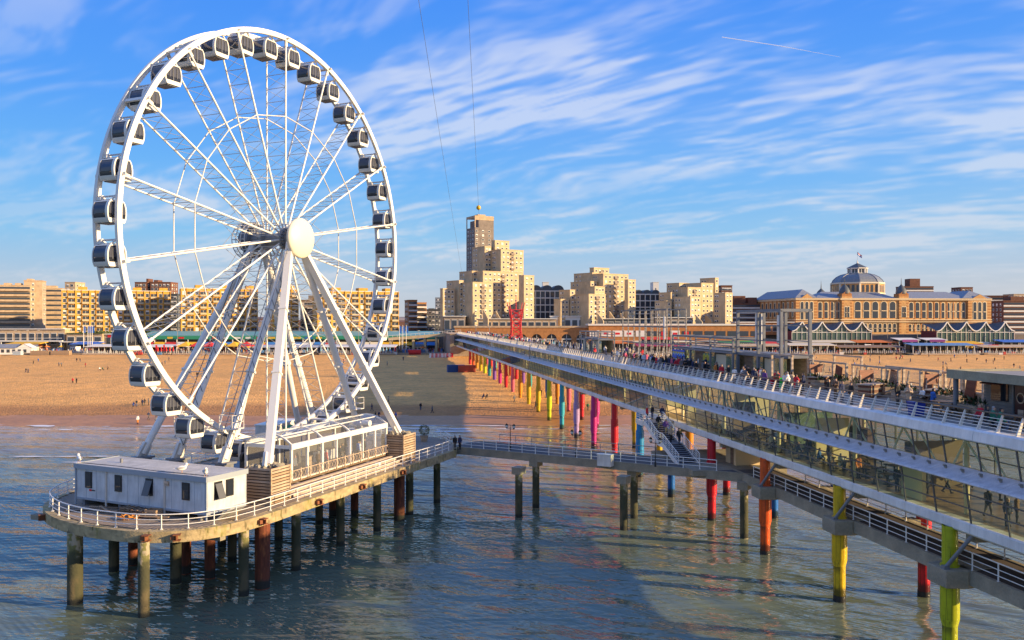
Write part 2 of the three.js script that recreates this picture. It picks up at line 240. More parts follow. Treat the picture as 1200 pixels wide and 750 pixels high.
// ------------------------------------------------------------------ ferris wheel
const HUB = V(-23.43, 0, -84.8), PHI = 1.139, DECK = 6.2;
const wheel = thing('ferris_wheel', 'tall white ferris wheel with lattice spokes standing on the round pier platform', 'ferris wheel', V(HUB.x, DECK, HUB.z), PHI);
const HY = 23.2, RR = 19.77, HW = 1.22;
const on = (a, r, z) => V(r * Math.cos(a), HY + r * Math.sin(a), z);
const DEG = Math.PI / 180;
{
  // two rims of box section
  for (const s of [1, -1]) {
    const sh = (x0, x1, z0, z1) => [V(x0, z0, 0), V(x1, z0, 0), V(x1, z1, 0), V(x0, z1, 0)];
    const b = new B(), n = 144, r0 = RR - 0.23, r1 = RR + 0.23, z0 = s * HW - 0.15, z1 = s * HW + 0.15;
    for (let i = 0; i < n; i++) {
      const a = i / n * 2 * Math.PI, c = (i + 1) / n * 2 * Math.PI, rad = t => V(Math.cos(t), Math.sin(t), 0);
      const q = (p0, p1, p2, p3, n0, n1) => { b.tri(p0, p1, p2, n0, n1, n1, [0, 0], [1, 0], [1, 1]); b.tri(p0, p2, p3, n0, n1, n0, [0, 0], [1, 1], [0, 1]); };
      const f = V(0, 0, 1), k = V(0, 0, -1);
      q(on(a, r0, z1), on(a, r1, z1), on(c, r1, z1), on(c, r0, z1), f, f);
      q(on(a, r1, z0), on(a, r0, z0), on(c, r0, z0), on(c, r1, z0), k, k);
      const A = rad(a), Cc = rad(c), a0 = A.clone().negate(), c0 = Cc.clone().negate();
      b.tri(on(a, r1, z1), on(a, r1, z0), on(c, r1, z0), A, A, Cc, [0, 0], [0, 1], [1, 1]); b.tri(on(a, r1, z1), on(c, r1, z0), on(c, r1, z1), A, Cc, Cc, [0, 0], [1, 1], [1, 0]);
      b.tri(on(a, r0, z0), on(a, r0, z1), on(c, r0, z1), a0, a0, c0, [0, 0], [0, 1], [1, 1]); b.tri(on(a, r0, z0), on(c, r0, z1), on(c, r0, z0), a0, c0, c0, [0, 0], [1, 1], [1, 0]);
    }
    const rim = obj('rim', b, M.whiteSteel, wheel); rim.userData.label = s > 0 ? 'white rim on the disc side of the wheel' : 'white rim on the machinery side of the wheel';
    const j = new B();                                // bolted joints and spoke lugs on the rim
    for (let k = 0; k < 18; k++) { const a = (10 + 20 * k) * DEG; j.bar(on(a - 0.006, RR, s * (HW + 0.17)), on(a + 0.006, RR, s * (HW + 0.17)), 0.08, 0.56, V(0, 0, 1)); const c = (k * 20 + 90) * DEG; j.bar(on(c, RR - 0.75, s * HW), on(c, RR - 0.2, s * HW), 0.3, 0.16, V(0, 0, 1)); }
    stuff(obj('rim_flanges', j, M.white, rim));
  }
  // cross ties between the rims, two by each gondola
  const tie = new B().tube(V(0, 0, -HW), V(0, 0, HW), 0.075, 0.075, 8).geo();
  for (let k = 0; k < 36; k++) { const a = (5 + 10 * k) * DEG; const o = obj('axle', tie, M.white, wheel); o.position.copy(on(a, RR - 0.12, 0)); }
  const box = new B().box(0, 0, 0, 0.16, 0.28, 2 * HW - 0.3).geo();
  for (let k = 0; k < 18; k++) { const a = (10 + 20 * k) * DEG; const o = obj('cross_tie', box, M.whiteSteel, wheel); o.position.copy(on(a, RR, 0)); o.rotation.z = a; }
  // eighteen lattice spokes: a strong chord on each face, rungs and crossed bracing between
  const chord = new B(), lat = new B(), r0 = 1.0, r1 = RR - 0.22;
  for (const s of [1, -1]) chord.tube(V(r0, 0, s * (HW - 0.06)), V(r1, 0, s * (HW - 0.02)), s > 0 ? 0.095 : 0.085, s > 0 ? 0.09 : 0.08, 10);
  const n = 13; for (let i = 0; i <= n; i++) { const r = 1.6 + (r1 - 2.1) * i / n, q = 1.6 + (r1 - 2.1) * (i + 1) / n; lat.tube(V(r, 0, -HW), V(r, 0, HW), 0.034, 0.034, 6); if (i < n) { lat.tube(V(r, 0.02, -HW), V(q, 0.02, HW), 0.022, 0.022, 5); lat.tube(V(r, -0.02, HW), V(q, -0.02, -HW), 0.022, 0.022, 5); } }
  const cg = chord.geo(), lg = lat.geo();
  for (let k = 0; k < 18; k++) { const a = (90 + 20 * k) * DEG, o = obj('spoke', cg, M.whiteSteel, wheel); o.position.set(0, HY, 0); o.rotation.z = a; obj('lattice', lg, M.white, o); }
  // inner ring of rods on both faces, with ties to the rim at half angles
  for (const s of [1, -1]) { const b = new B(); for (let k = 0; k < 18; k++) b.tube(on((90 + 20 * k) * DEG, 12.1, s * HW), on((110 + 20 * k) * DEG, 12.1, s * HW), 0.055, 0.055, 7); obj('inner_ring', b, M.white, wheel); }
  { const b = new B(); for (let k = 0; k < 18; k++) for (const s of [1, -1]) b.tube(on((90 + 20 * k) * DEG, 6.2, s * HW), on((110 + 20 * k) * DEG, 6.2, -s * HW), 0.025, 0.025, 5); obj('brace_ring', b, M.white, wheel); }
  // hub: axle, flanges, the big white disc and the drive cage behind
  const hub = obj('hub', new B().tube(V(0, HY, -3.4), V(0, HY, 3.0), 0.62, 0.62, 24).tube(V(0, HY, HW - 0.2), V(0, HY, HW + 0.16), 1.08, 1.08, 28).tube(V(0, HY, -HW - 0.16), V(0, HY, -HW + 0.2), 1.08, 1.08, 28), mat('hub_steel', [0.30, 0.29, 0.28], { roughness: 0.5, map: streaky }), wheel);
  { const b = new B(); for (let k = 0; k < 18; k++) { const a = (90 + 20 * k) * DEG; for (const s of [1, -1]) b.tube(on(a, 0.9, s * (HW + 0.16)), on(a, 0.9, s * (HW + 0.42)), 0.09, 0.09, 7); } obj('hub_bolts', b, M.grey, hub); }
  const lathe = new THREE.LatheGeometry([[0, 0.52], [0.5, 0.50], [1.0, 0.42], [1.5, 0.27], [1.82, 0.10], [1.95, -0.02], [1.97, -0.18], [1.9, -0.3], [0.6, -0.34], [0, -0.34]].map(p => new THREE.Vector2(p[0], p[1])).reverse(), 56);
  const disc = obj('hub_disc', lathe, mat('cream_disc', [0.74, 0.68, 0.52], { roughness: 0.42 }), wheel); disc.rotation.x = Math.PI / 2; disc.position.set(0, HY, 3.15); disc.userData.label = 'round cream hub cover disc';
  const cage = obj('drive_housing', new B().tube(V(0, HY, -3.9), V(0, HY, -2.7), 1.15, 1.15, 20).box(0, HY + 1.45, -3.2, 1.6, 0.5, 1.2).box(0.2, HY - 1.5, -3.2, 1.3, 0.4, 1.1), M.grey, wheel);
  { const b = new B(); for (let i = 0; i < 20; i++) { const t = i / 20 * 6.283; b.tube(V(1.75 * Math.cos(t), HY + 1.75 * Math.sin(t), -4.1), V(1.75 * Math.cos(t), HY + 1.75 * Math.sin(t), -2.5), 0.04, 0.04, 5); } for (const z of [-4.1, -3.6, -3.0, -2.5]) for (let i = 0; i < 24; i++) { const t = i / 24 * 6.283, u = (i + 1) / 24 * 6.283; b.tube(V(1.75 * Math.cos(t), HY + 1.75 * Math.sin(t), z), V(1.75 * Math.cos(u), HY + 1.75 * Math.sin(u), z), 0.05, 0.05, 5); } for (let i = -4; i <= 4; i++) { const w = Math.sqrt(1.75 * 1.75 - 0.14 * i * i); b.tube(V(-w, HY + i * 0.38, -4.1), V(w, HY + i * 0.38, -4.1), 0.03, 0.03, 5); } obj('service_cage', b, M.white, cage); }
  // legs: from the hub down to feet three metres above the deck
  const feet = [[-11, 8.4, 'box'], [11, 7.3, 'box'], [-10.3, 3.0, 'tube'], [10.0, 3.0, 'tube'], [-10.3, -2.4, 'tube'], [10.3, -3, 'tube'], [-11, -6, 'tube'], [11, -6, 'tube']];
  for (const [x, z, kind] of feet) {
    const top = V(Math.sign(x) * 0.75, HY - 0.5, z > 0 ? 2.35 : -2.3), foot = V(x, 3.1, z), b = new B();
    if (kind === 'box') { b.bar(top, foot, 0.62, 0.62, V(0.3, 0, 1)); } else { const mid = top.clone().lerp(foot, 0.62); b.tube(top, mid, 0.31, 0.35, 16); b.tube(mid, foot, 0.35, 0.31, 16); }
    const leg = obj('leg', b, M.whiteSteel, wheel);
    const f = new B(); for (const t of [0.33, 0.62]) { const p = top.clone().lerp(foot, t), q = top.clone().lerp(foot, t + 0.008); if (kind === 'box') f.bar(p, q, 0.78, 0.78, V(0.3, 0, 1)); else f.tube(p, q, 0.48, 0.48, 16); }
    obj('leg_flange', f, M.whiteSteel, leg);
    const sh = new B(); { const d = foot.clone().sub(top).normalize(); sh.bar(foot.clone().addScaledVector(d, -1.0), foot.clone().addScaledVector(d, 0.45), 0.3, 1.0, V(1, 0, 0)); }
    obj('leg_shoe', sh, M.white, leg);
    if (kind === 'tube' || true) { const p = new B().box(x, 1.35, z, 1.1, 2.7, 1.1).box(x, 2.78, z, 1.5, 0.16, 1.5); obj('pedestal', p, M.grey, leg); }
  }
  // ladders with hoops up two legs
  for (const [i, mt] of [[2, M.grey], [4, M.dark]]) {
    const [x, z] = feet[i], top = V(-0.75, HY - 0.9, z > 0 ? 2.35 : -2.3), foot = V(x, 3.4, z), off = V(0.35, 0.55, 0), a = foot.clone().add(off), c = top.clone().lerp(foot, 0.08).add(off), b = new B();
    for (const s of [-0.28, 0.28]) b.tube(a.clone().add(V(0, 0, s)), c.clone().add(V(0, 0, s)), 0.05, 0.05, 6);
    for (const s of [-0.34, 0.34]) b.tube(a.clone().add(V(-0.4, 0.75, s)), c.clone().add(V(-0.4, 0.75, s)), 0.035, 0.035, 5);
    const n = 46; for (let k = 0; k <= n; k++) { const p = a.clone().lerp(c, k / n); b.box(p.x, p.y, p.z, 0.24, 0.05, 0.56); if (k % 3 === 0) b.tube(p.clone().add(V(0, 0, 0.3)), p.clone().add(V(-0.4, 0.75, 0.34)), 0.03, 0.03, 5); }
    obj('ladder', b, mt, wheel);
  }
  // small service platforms on the legs
  for (const [i, t] of [[2, 0.9], [3, 0.9], [4, 0.9]]) {
    const [x, z] = feet[i], p = V(Math.sign(x) * 0.75, HY - 0.5, z > 0 ? 2.35 : -2.3).lerp(V(x, 3.1, z), t), b = new B().box(p.x, p.y + 0.6, p.z, 1.5, 0.08, 1.5);
    for (const [dx, dz] of [[-1, -1], [1, -1], [1, 1], [-1, 1]]) b.tube(V(p.x + dx * 0.72, p.y + 0.6, p.z + dz * 0.72), V(p.x + dx * 0.72, p.y + 1.8, p.z + dz * 0.72), 0.04, 0.04, 5);
    for (const h of [1.2, 1.8]) for (const [x0, z0, x1, z1] of [[-1, -1, 1, -1], [1, -1, 1, 1], [1, 1, -1, 1], [-1, 1, -1, -1]]) b.tube(V(p.x + x0 * 0.72, p.y + h, p.z + z0 * 0.72), V(p.x + x1 * 0.72, p.y + h, p.z + z1 * 0.72), 0.035, 0.035, 5);
    obj('service_platform', b, M.white, wheel);
  }
  // base frame and boarding platform
  const base = new B(); for (const z of [-4.6, -2.0, 2.0, 4.6]) base.span(-11, 11, 0.15, 0.75, z - 0.18, z + 0.18); for (const x of [-10.3, -6, -2, 2, 6, 10.3]) base.span(x - 0.16, x + 0.16, 0.2, 0.7, -6.4, 8.2);
  obj('base_frame', base, M.whiteSteel, wheel);
  obj('boarding_platform', new B().span(-7.5, 7.5, 0.80, 0.95, -4.8, 2.4), M.grey, wheel);
  for (const [x, y] of [[-6.3, 2.6], [6.3, 2.6]]) obj('drive_tyre', new B().tube(V(x, y, 1.45), V(x, y, 1.75), 0.45, 0.45, 18).box(x, y - 0.9, 1.6, 0.5, 1.5, 0.6), M.dark, wheel);
  for (const [x, y, z] of [[-8.9, 5.5, 2.2], [9, 4.2, 4.1]]) obj('flood_lamp', new B().tube(V(x, y, z), V(x, y, z + 0.9), 0.33, 0.33, 16).box(x, y - 0.55, z + 0.4, 0.12, 0.8, 0.12), M.whiteSteel, wheel);
}
wheel.updateMatrixWorld(true);
// thirty-six gondolas, each hanging level from its axle
{
  const g = thing('gondola', 'white gondola with dark curved windows hanging from the wheel rim', 'gondola', V(0, 0, 0), PHI, 'gondolas hung round the wheel rim');
  const L = 0.66, H0 = -2.12, H1 = -0.40, ym = (H0 + H1) / 2 - 0.04;   // half length before the bulge, floor and roof below the axle
  // outline of the end rings: level roof and floor, bulging sides
  const outline = (grow, y0 = H0, y1 = H1, n = 16) => { const pts = [], hh = (y1 - y0) / 2, yc = (y0 + y1) / 2, R = 0.96; for (const s of [1, -1]) for (let i = 0; i <= n; i++) { const t = -1 + 2 * i / n, y = yc + s * t * hh, q = clamp((y - ym) / R, -1, 1); pts.push(new THREE.Vector2(s * (L - 0.26 + 0.50 * Math.sqrt(Math.max(0, 1 - q * q * 0.95)) + grow), y)); } return pts; };
  const Wn = 0.84;
  const shell = (grow, y0, y1, half) => { const e = new THREE.ExtrudeGeometry(new THREE.Shape(outline(grow, y0, y1)), { depth: 2 * half, bevelEnabled: false, curveSegments: 4 }); e.translate(0, 0, -half); return e; };
  const gw = mat('gondola_white', [0.74, 0.71, 0.65], { roughness: 0.35 });
  obj('floor_tray', shell(0.005, H0, H0 + 0.36, Wn), gw, g);
  obj('roof', new B().add(shell(0.0, H1 - 0.10, H1, Wn)).box(0, H1 + 0.05, 0, 1.0, 0.12, 1.2).box(-0.45, H1 + 0.16, -0.5, 0.3, 0.22, 0.4), gw, g);
  const tint = mat('gondola_glass', [0.34, 0.36, 0.44], { physical: true, transmission: 0.55, thickness: 0, roughness: 0.03 }); tint.color.setRGB(0.15, 0.16, 0.21);
  const mid = ym - 0.12;
  obj('windows', shell(-0.05, mid, H1 - 0.09, Wn - 0.04), tint, g);
  obj('lower_panel', shell(-0.04, H0 + 0.3, mid - 0.02, Wn - 0.035), mat('gondola_lower_panel', [0.022, 0.024, 0.032], { roughness: 0.12 }), g);
  obj('seat', new B().box(-0.5, mid - 0.02, 0, 0.3, 0.3, 1.3).box(0.5, mid - 0.02, 0, 0.3, 0.3, 1.3).box(-0.63, mid + 0.25, 0, 0.1, 0.45, 1.3).box(0.63, mid + 0.25, 0, 0.1, 0.45, 1.3), M.dark, g);
  for (const s of [1, -1]) {                         // ring frames round the two faces
    const o = new THREE.Shape(outline(0.015)); o.holes.push(new THREE.Path(outline(-0.10, H0 + 0.24, H1 - 0.10).reverse()));
    const e = new THREE.ExtrudeGeometry(o, { depth: s > 0 ? 0.27 : 0.08, bevelEnabled: false, curveSegments: 4 }); e.translate(0, 0, s > 0 ? Wn - 0.25 : -Wn - 0.01);
    obj('ring_frame', e, gw, g);
    obj('door_bar', new B().span(-0.03, 0.03, H0 + 0.4, H1 - 0.1, s * Wn - 0.05, s * Wn + 0.01).span(-0.42, -0.38, H0 + 0.6, H1 - 0.25, s * Wn - 0.04, s * Wn + 0.02).span(0.38, 0.42, H0 + 0.6, H1 - 0.25, s * Wn - 0.04, s * Wn + 0.02), M.grey, g);
    obj('hanger', new B().bar(V(-0.5, H1 + 0.02, s * 0.72), V(0, 0.02, s * 0.80), 0.1, 0.12, V(0, 0, 1)).bar(V(0.5, H1 + 0.02, s * 0.72), V(0, 0.02, s * 0.80), 0.1, 0.12, V(0, 0, 1)).tube(V(0, 0, s * 0.72), V(0, 0, s * 0.98), 0.13, 0.13, 10), gw, g);
  }
  obj('bumper', new B().span(-0.5, 0.5, H0 - 0.07, H0, -0.7, 0.7), M.grey, g);
  obj('side_lamp', new B().box(-0.9, ym - 0.2, 0.5, 0.06, 0.06, 0.09), mat('amber_lens', [0.6, 0.22, 0.03], { roughness: 0.3 }), g);
  for (let k = 0; k < 36; k++) { const p = wheel.localToWorld(on((5 + 10 * k) * DEG, RR - 0.12, 0)); if (k === 0) g.position.copy(p); else copy(g, p); }
}

// ------------------------------------------------------------------ the round platform under the wheel, and its bridge
const PT = 1.2025;                                   // turn of the platform: local x along its edge, local z outwards
const platform = thing('pier_platform', 'round-ended concrete platform on tall piles carrying the ferris wheel', 'platform', V(HUB.x, 0, HUB.z), PT);
const pl = (x, h, z) => platform.localToWorld(V(x, h, z));
platform.updateMatrixWorld(true);
const edgePts = [[22.5, 9.2], [20, 10.1], [10, 10.2], [0, 10.25], [-10, 10.3], [-15.4, 10.3], [-19, 9.7], [-21.5, 8.2], [-23.0, 5.2], [-23.2, 1.5], [-22.7, -2], [-21.2, -5.8], [-18.8, -9.0], [-15, -11.2], [-10, -12], [0, -12], [12, -12], [24, -9], [28, -3], [29, 3.4]];
const edge = new THREE.CatmullRomCurve3(edgePts.map(p => V(p[0], 0, p[1])), true, 'centripetal').getPoints(200).slice(0, 200);
const algae = mat('pile_concrete', [1, 1, 1], { roughness: 0.9, bumpMap: bumpy, bumpScale: 0.03, map: tex(512, 1024, (u, v) => { // v: 0 at the sea, 1 at 8 m
  const h = v * 8, n = fbm(u * 16, v * 24, 5, 255), n2 = fbm(u * 8 + 3, v * 6, 4, 255), big = fbm(u * 4, v * 3 + 9, 3, 255);
  let c = [0.34, 0.29, 0.20].map(x => x * (0.55 + 0.8 * n2)); const mixc = (d, t) => { c = c.map((x, i) => x + (d[i] - x) * clamp(t)); };
  mixc([0.15, 0.145, 0.04], 0.9 * smooth(0.42, 0.62, n + 0.25 * (5.2 - h) / 2 * smooth(6.5, 4, h)));
  mixc([0.050, 0.050, 0.026], 0.95 * smooth(4.5 + 1.2 * (n - 0.5), 3.5 + 1.2 * (n - 0.5), h));
  mixc([0.13, 0.10, 0.05], 0.7 * smooth(2.3 + 1.0 * (big - 0.5), 1.7, h) * smooth(0.3, 0.6, n2));
  mixc([0.030, 0.030, 0.020], smooth(0.62 + 0.5 * (n - 0.5), 0.35, h));
  return c.map(x => x <= 0.0031 ? x * 12.92 : 1.055 * Math.pow(x, 1 / 2.4) - 0.055);
}, true, 1 / 4, 1 / 8) });
const rustPile = mat('rust_pile', [1, 1, 1], { roughness: 0.85, bumpMap: bumpy, bumpScale: 0.02, map: tex(256, 1024, (u, v) => { const h = v * 8, n = fbm(u * 16, v * 10, 5, 255), m = fbm(u * 32, v * 8, 4, 255); let c = [0.17, 0.045, 0.020].map(x => x * (0.4 + 1.0 * m)); const t = smooth(0.55, 0.75, n) * 0.6; c = c.map((x, i) => x + ([0.34, 0.12, 0.04][i] - x) * t); const d = smooth(0.9 + 0.6 * (n - 0.5), 0.5, h); c = c.map((x, i) => x + ([0.035, 0.03, 0.022][i] - x) * d); return c.map(x => 1.055 * Math.pow(Math.max(x, 0.002), 1 / 2.4) - 0.055); }, true, 1 / 4, 1 / 8) });
{
  const shape = new THREE.Shape(edge.map(p => new THREE.Vector2(p.x, -p.z)));
  const slab = new THREE.ExtrudeGeometry(shape, { depth: 0.72, bevelEnabled: false }); slab.rotateX(-Math.PI / 2); slab.translate(0, DECK - 0.80, 0);
  const sideTex = tex(1024, 256, (u, v) => { const n = fbm(u * 64, v * 6, 4, 63), m = fbm(u * 128, v * 2, 3, 127), k = fbm(u * 16 + 9, 1.5, 3, 15); let c = [0.40, 0.31, 0.165].map(x => x * (0.55 + 0.8 * n)); const g = smooth(0.52, 0.68, k * 0.6 + m * 0.45); c = c.map((x, i) => x + ([0.26, 0.24, 0.06][i] - x) * g * 0.8); const d = smooth(0.6, 0.8, m) * 0.5; c = c.map(x => x * (1 - d)); return c.map(x => 1.055 * Math.pow(Math.max(x, 0.002), 1 / 2.4) - 0.055); }, true, 1 / 30, 1 / 1.5);
  const fasciaM = mat('fascia_concrete', [1, 1, 1], { roughness: 0.92, map: sideTex, bumpMap: bumpy, bumpScale: 0.03 });
  obj('slab', slab, M.concreteDark, platform);
  { const b = new B(); let L = 0; const n = edge.length; for (let i = 0; i < n; i++) { const a = edge[i], c = edge[(i + 1) % n], d = a.distanceTo(c), nx = (p, q) => { const t = q.clone().sub(p).normalize(); return V(t.z, 0, -t.x); }, na = nx(edge[(i + n - 1) % n], c), nc = nx(a, edge[(i + 2) % n]); const s = pl(0, 0, 0) && 1; const o = (p, nn, k) => p.clone().addScaledVector(nn, k);
      // outward normals (the curve runs clockwise seen from above)
      const sg = 1, A = o(a, na, 0.06 * sg), C = o(c, nc, 0.06 * sg), A2 = A.clone(), C2 = C.clone(); A.y = C.y = DECK - 0.84; A2.y = C2.y = DECK - 0.02; const NA = na.clone().multiplyScalar(sg), NC = nc.clone().multiplyScalar(sg);
      b.tri(A, A2, C2, NA, NA, NC, [L, 0], [L, 0.82], [L + d, 0.82]); b.tri(A, C2, C, NA, NC, NC, [L, 0], [L + d, 0.82], [L + d, 0]);
      const I0 = o(a, na, -0.5 * sg), I1 = o(c, nc, -0.5 * sg); I0.y = I1.y = DECK + 0.0; A2.y = C2.y = DECK - 0.02; const up = V(0, 1, 0); b.tri(A2, I0, I1, up, up, up, [L, 0.82], [L, 1.2], [L + d, 1.2]); b.tri(A2, I1, C2, up, up, up, [L, 0.82], [L + d, 1.2], [L + d, 0.82]);
      const D0 = o(a, na, -0.5 * sg), D1 = o(c, nc, -0.5 * sg); D0.y = D1.y = DECK - 0.84; const dn = V(0, -1, 0); b.tri(A, D1, D0, dn, dn, dn, [L, 0], [L, 0.3], [L + d, 0.3]); b.tri(A, C, D1, dn, dn, dn, [L, 0], [L + d, 0.3], [L + d, 0]);
      L += d; } obj('fascia', b, fasciaM, platform); }
  // deck boards and paving, each strip its own board
  const bd = new B(); const inside = (x, z) => { let c = false; for (let i = 0, j = edge.length - 1; i < edge.length; j = i++) if ((edge[i].z > z) !== (edge[j].z > z) && x < (edge[j].x - edge[i].x) * (z - edge[i].z) / (edge[j].z - edge[i].z) + edge[i].x) c = !c; return c; };
  for (let z = -11.2; z < 9.4; z += 0.42) { let x0 = null; for (let x = -23.5; x < 29.5; x += 0.25) { const q = inside(x - 0.5, z) && inside(x + 0.5, z) && inside(x, z + 0.6) && inside(x, z - 0.6); if (q && x0 === null) x0 = x; if ((!q || x > 29) && x0 !== null) { bd.span(x0, x, DECK - 0.06, DECK + 0.02, z, z + 0.40); x0 = null; } } }
  stuff(obj('deck_boards', bd, mat('deck_board', [0.36, 0.28, 0.20], { roughness: 0.85, map: grain }), platform));
  // piles, placed by where they stand in the water
  const piles = [[88, 708, 0.55, 0], [133.5, 669, 0.42, 0], [156, 661, 0.42, 1], [168.5, 724, 0.40, 0], [206, 683, 0.44, 0], [218, 671, 0.42, 1], [246, 676, 0.44, 1], [272, 657, 0.40, 0], [260, 640, 0.40, 0], [285.5, 697.6, 0.40, 0], [307.5, 688, 0.60, 1], [326.5, 633.6, 0.40, 0], [347, 668, 0.40, 0], [374, 614, 0.40, 0], [390, 603.6, 0.42, 1], [399, 639, 0.40, 0], [415.5, 604, 0.42, 1], [442, 622, 0.40, 0], [468, 610, 0.58, 1], [480, 604, 0.42, 0], [512, 589, 0.40, 0]];
  for (const [px, py, r, k] of piles) { const p = platform.worldToLocal(at(px, py, 0)); const o = obj('pile', new B().tube(V(p.x, -2.5, p.z), V(p.x, DECK - 0.7, p.z), r, r, 22, false), k ? rustPile : algae, platform); o.userData.label = k ? 'rusty brown steel pile' : 'weathered concrete pile'; const uv = o.geometry.attributes.uv; for (let i = 0; i < uv.count; i++) uv.setY(i, uv.getY(i) - 2.5); }
  // beams under the slab and their rusty ends sticking out of the edge
  { const b = new B(); for (const x of [-19, -14, -8, -2, 4, 10, 16, 22]) b.span(x - 0.3, x + 0.3, DECK - 1.25, DECK - 0.85, -10, 9.3); obj('cross_beams', b, M.concreteDark, platform); }
  for (const [px, py] of [[47, 606], [177, 626], [207, 632], [316, 611], [376, 589], [428, 569], [470, 552]]) {
    const q = platform.worldToLocal(at(px, py, DECK - 0.4)); let best = 0, bd2 = 1e9; edge.forEach((e, i) => { const d = (e.x - q.x) ** 2 + (e.z - q.z) ** 2; if (d < bd2) { bd2 = d; best = i; } });
    const e = edge[best], t = edge[(best + 1) % edge.length].clone().sub(edge[best]).normalize(), n = V(t.z, 0, -t.x), a = V(e.x, DECK - 0.42, e.z).addScaledVector(n, -0.4), c = a.clone().addScaledVector(n, 0.95), b = new B();
    b.bar(a.clone().add(V(0, 0.2, 0)), c.clone().add(V(0, 0.2, 0)), 0.5, 0.06).bar(a.clone().add(V(0, -0.2, 0)), c.clone().add(V(0, -0.2, 0)), 0.5, 0.06).bar(a, c, 0.07, 0.36).bar(a.clone().addScaledVector(t, 0.3), c.clone().addScaledVector(t, 0.3).addScaledVector(n, -0.2), 0.3, 0.3);
    obj('beam_end', b, M.rust, platform);
  }
}
// white steel railings: posts and three bars
function railing(name, label, pts, step, h = 1.1, bars = [0.36, 0.72, 1.1], m = M.rail, rp = 0.045) {
  const t = thing(name, label, 'railing', V(pts[0].x, pts[0].y, pts[0].z), 0, undefined), o = pts[0], cv = []; let L = 0;
  for (let i = 0; i < pts.length; i++) { if (i) L += pts[i].distanceTo(pts[i - 1]); cv.push(L); }
  const n = Math.max(1, Math.round(L / step)), P = s => { let i = 1; while (i < cv.length - 1 && cv[i] < s) i++; return pts[i - 1].clone().lerp(pts[i], clamp((s - cv[i - 1]) / (cv[i] - cv[i - 1] || 1))).sub(o); };
  const pg = new B().tube(V(0, 0, 0), V(0, h, 0), rp, rp, 6).box(0, 0.03, 0, 0.16, 0.06, 0.16).geo();
  for (let i = 0; i <= n; i++) { const p = obj('post', pg, m, t); p.position.copy(P(L * i / n)); }
  bars.forEach((y, k) => { const b = new B(), r = k === bars.length - 1 ? 0.045 : 0.028; for (let i = 0; i < pts.length - 1; i++) b.tube(pts[i].clone().sub(o).add(V(0, y, 0)), pts[i + 1].clone().sub(o).add(V(0, y, 0)), r, r, 6); obj(k === bars.length - 1 ? 'hand_rail' : 'rail', b, m, t); });
  return t;
}
{
  const inset = edge.map((p, i) => { const t = edge[(i + 1) % edge.length].clone().sub(edge[(i + edge.length - 1) % edge.length]).normalize(); return platform.localToWorld(V(p.x, DECK, p.z).add(V(t.z, 0, -t.x).multiplyScalar(-0.42))); });
  // from the bridge round the seaward end to the back
  const i0 = edge.reduce((b, p, i) => Math.hypot(p.x - 19.6, p.z - 10.1) < Math.hypot(edge[b].x - 19.6, edge[b].z - 10.1) ? i : b, 0), i1 = edge.reduce((b, p, i) => Math.hypot(p.x + 2, p.z + 12) < Math.hypot(edge[b].x + 2, edge[b].z + 12) ? i : b, 0);
  railing('platform_railing', 'long white railing curving round the edge of the wheel platform', inset.slice(i0, i1 + 1), 1.85);
  railing('platform_railing', 'white railing along the landward side of the wheel platform', [...inset.slice(i1 + 3), inset[0]].filter((p, i, a) => i < a.length - 3), 2.2);
}
